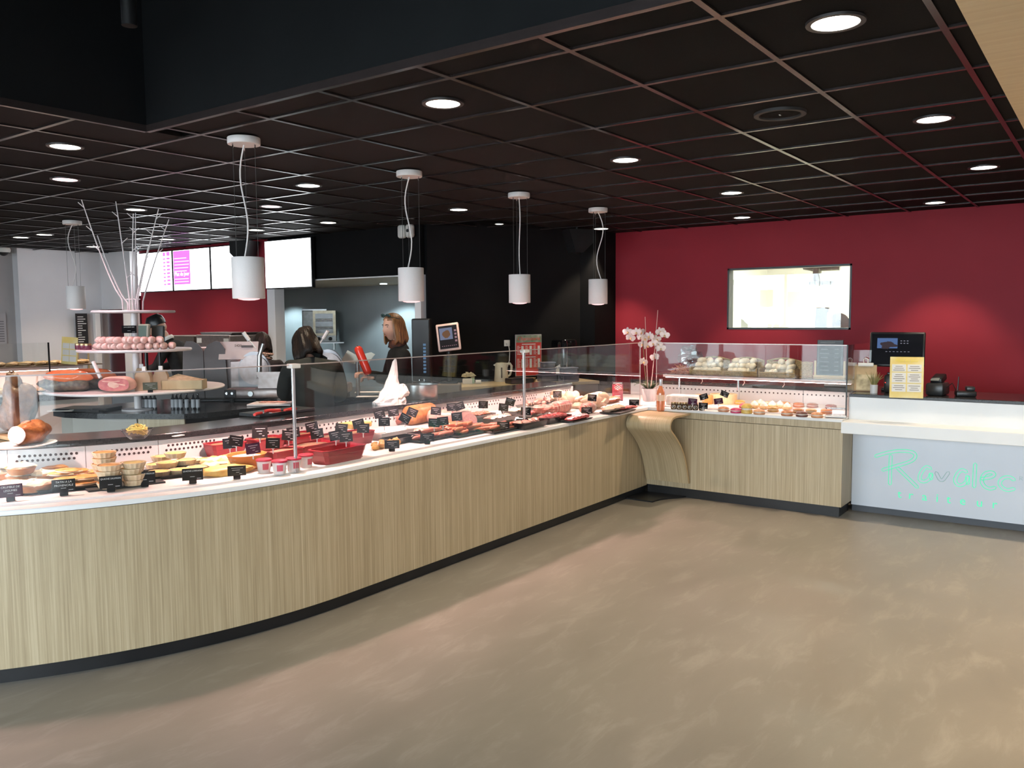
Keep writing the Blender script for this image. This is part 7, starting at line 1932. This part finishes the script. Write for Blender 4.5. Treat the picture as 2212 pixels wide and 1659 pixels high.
price_tag(on_tree(.33, -.52, Z1 + .0005), 'olive-black tag before the wooden box on the lower shelf', None, True, pm('olive_card', (.06, .06, .035), None, 8, .5), 0, 0, .10, .055)
t = food('meat_knife', 'pale-handled knife leaning on the cured ham', 'knife', on_tree(-.10, -.42, Z1 + .002), None, FR)
MB().tube([(.02, 0, .10), (-.04, .02, .22)], .014, 10).build('handle', M_PIN, t, smooth=True); MB().prism([(.0, -.01), (.12, -.004), (.12, .006), (.0, .012)], -.001, .001, Matrix(((.5, 0, 0, .02), (0, 1, 0, 0), (-.86, 0, 1, .10), (0, 0, 0, 1)))).build('blade', M_CHROME, t)

# ------------------------------------------------------------------ rear display goods
def on_rear(a, o, z): q = RA + _rd * a + _rn * o; return (q.x, q.y, z)
s = None; G = 'flat loaves on the rear top shelf'; rnd = random.Random(41)
for k in range(20):
    p = on_rear(.85 + .072 * k + rnd.uniform(-.02, .02), .30 + .10 * (k % 2), 1.1275 + .022); a = (0, 0, rnd.uniform(0, 3))
    if s is None:
        s = MB().ell((0, 0, 0), (.085, .05, .026), None, 14, 8, .09, seed=3).build('small_loaf', rmat('loaf', (.40, .22, .09), (.56, .36, .17)), None, p, a, smooth=True); tag(s, 'small brown loaf on the top shelf of the rear display', 'bread', G)
    else: mesh_copy(s, p, a)
s = None; G = 'glazed buns in the rear display'
for k in range(14):
    p = on_rear(1.0 + .10 * (k % 8), .14 + .16 * (k // 8), .8355 + .028); a = (0, 0, rnd.uniform(0, 3))
    if s is None:
        s = MB().ell((0, 0, 0), (.048, .045, .030), None, 14, 8, .05, seed=5).build('glazed_bun', rmat('bun', (.66, .36, .14), (.78, .56, .32), rough=.3), None, p, a, smooth=True); tag(s, 'glazed bun on the lit deck of the rear display', 'bun', G)
    else: mesh_copy(s, p, a)
p = on_rear(RL + .28, .20, 1.1275)
t = thing('menu_card', 'tall tilted menu card on the rear display shelf', 'menu', p, FR)
MB().box((0, 0, .16), (.185, .006, .315), M=Matrix.Rotation(.08, 3, 'Y')).build('card', pm('yellow_card', (.72, .52, .12), (.76, .66, .34), 5, .5), t)
b = MB()
for c in range(2):
    for r in range(3): b.box(Matrix.Rotation(.08, 3, 'Y') @ Vector((-.04 + .082 * c, -.0045, .055 - .075 * r)) + Vector((0, 0, .16)), (.076, .002, .062), M=Matrix.Rotation(.08, 3, 'Y'))
b.build('white_panels', M_PAPER, t)

# ------------------------------------------------------------------ hams at the left end of the service worktop
WT = .9685
p = (2.031, 4.703, 0.968)
t = food('serving_plate', 'white oval plate under the cut roast on the service worktop', 'plate', p, None, .4)
MB().lathe([(.0, .004), (.10, .004), (.15, .016), (.152, .018), (.10, .008), (.0, .008)], n=30, close=False, sx=1.2).build('plate', M_PLATE, t, smooth=True)
t = food('cut_roast', 'browned roast with a pale cut end lying on the white plate', 'roast', (p[0] + .03, p[1] + .02, .979), None, .55)
MB().ell((.05, 0, .058), (.13, .062, .058), None, 26, 16, .09, seed=3, pw=.75).build('crust', rmat('roast_crust', (.44, .17, .05), (.26, .08, .03), bump=.9), t, smooth=True)
MB().ell((-.074, 0, .058), (.006, .050, .048), None, 18, 10, .02).build('cut_face', rmat('pale_flesh', (.80, .64, .60), None, bump=.05), t, smooth=True)
t = food('ham_on_stand', 'dark brown smoked ham standing upright in a holder', 'ham', (2.092, 4.941, 0.968), None, 0)
t.location = (t.location.x + .10, t.location.y + .16, WT)
MB().ell((0, 0, .175), (.095, .085, .15), None, 24, 16, .13, seed=8).ell((-.02, 0, .31), (.045, .04, .07), None, 14, 10, .08, seed=9).build('ham', rmat('smoked_ham', (.10, .04, .022), (.22, .10, .045), scale=18, bump=.8), t, smooth=True)
MB().rbox((0, 0, .012), (.20, .20, .024), .006).tube([(.07, 0, .02), (.08, 0, .30)], .008, 8).build('holder', M_WOODL, t, smooth=True)
t = food('noodle_bowl', 'clear bowl heaped with yellow noodles on the service worktop', 'bowl', (2.544, 4.471, 0.968)); t.scale = (1.25, 1.25, 1.1)
MB().lathe([(.03, .0), (.05, .02), (.068, .05), (.070, .052), (.066, .05), (.03, .006)], n=24, close=False).build('bowl', glass_mat('clear_plastic', (.95, .95, .95)), t, smooth=True)
b = MB(); rnd = random.Random(51)
for k in range(40):
    a = rnd.uniform(0, 6.28); r = rnd.uniform(0, .045); b.tube([(r * math.cos(a + q * .7) * 1.0, r * math.sin(a + q * .7), .02 + rnd.uniform(0, .045) + .003 * q) for q in range(5)], .004, 5)
o = b.build('noodles', pm('yellow_noodle', (.66, .50, .12), (.74, .60, .22), 20, .5), t); o['kind'] = 'stuff'
t = food('pen_tray', 'small pale ticket lying on the black service worktop', 'paper', (2.737, 4.376, 0.968), None, .2)
MB().rbox((0, 0, .0025), (.07, .03, .004), .001).build('ticket', M_PAPER, t)
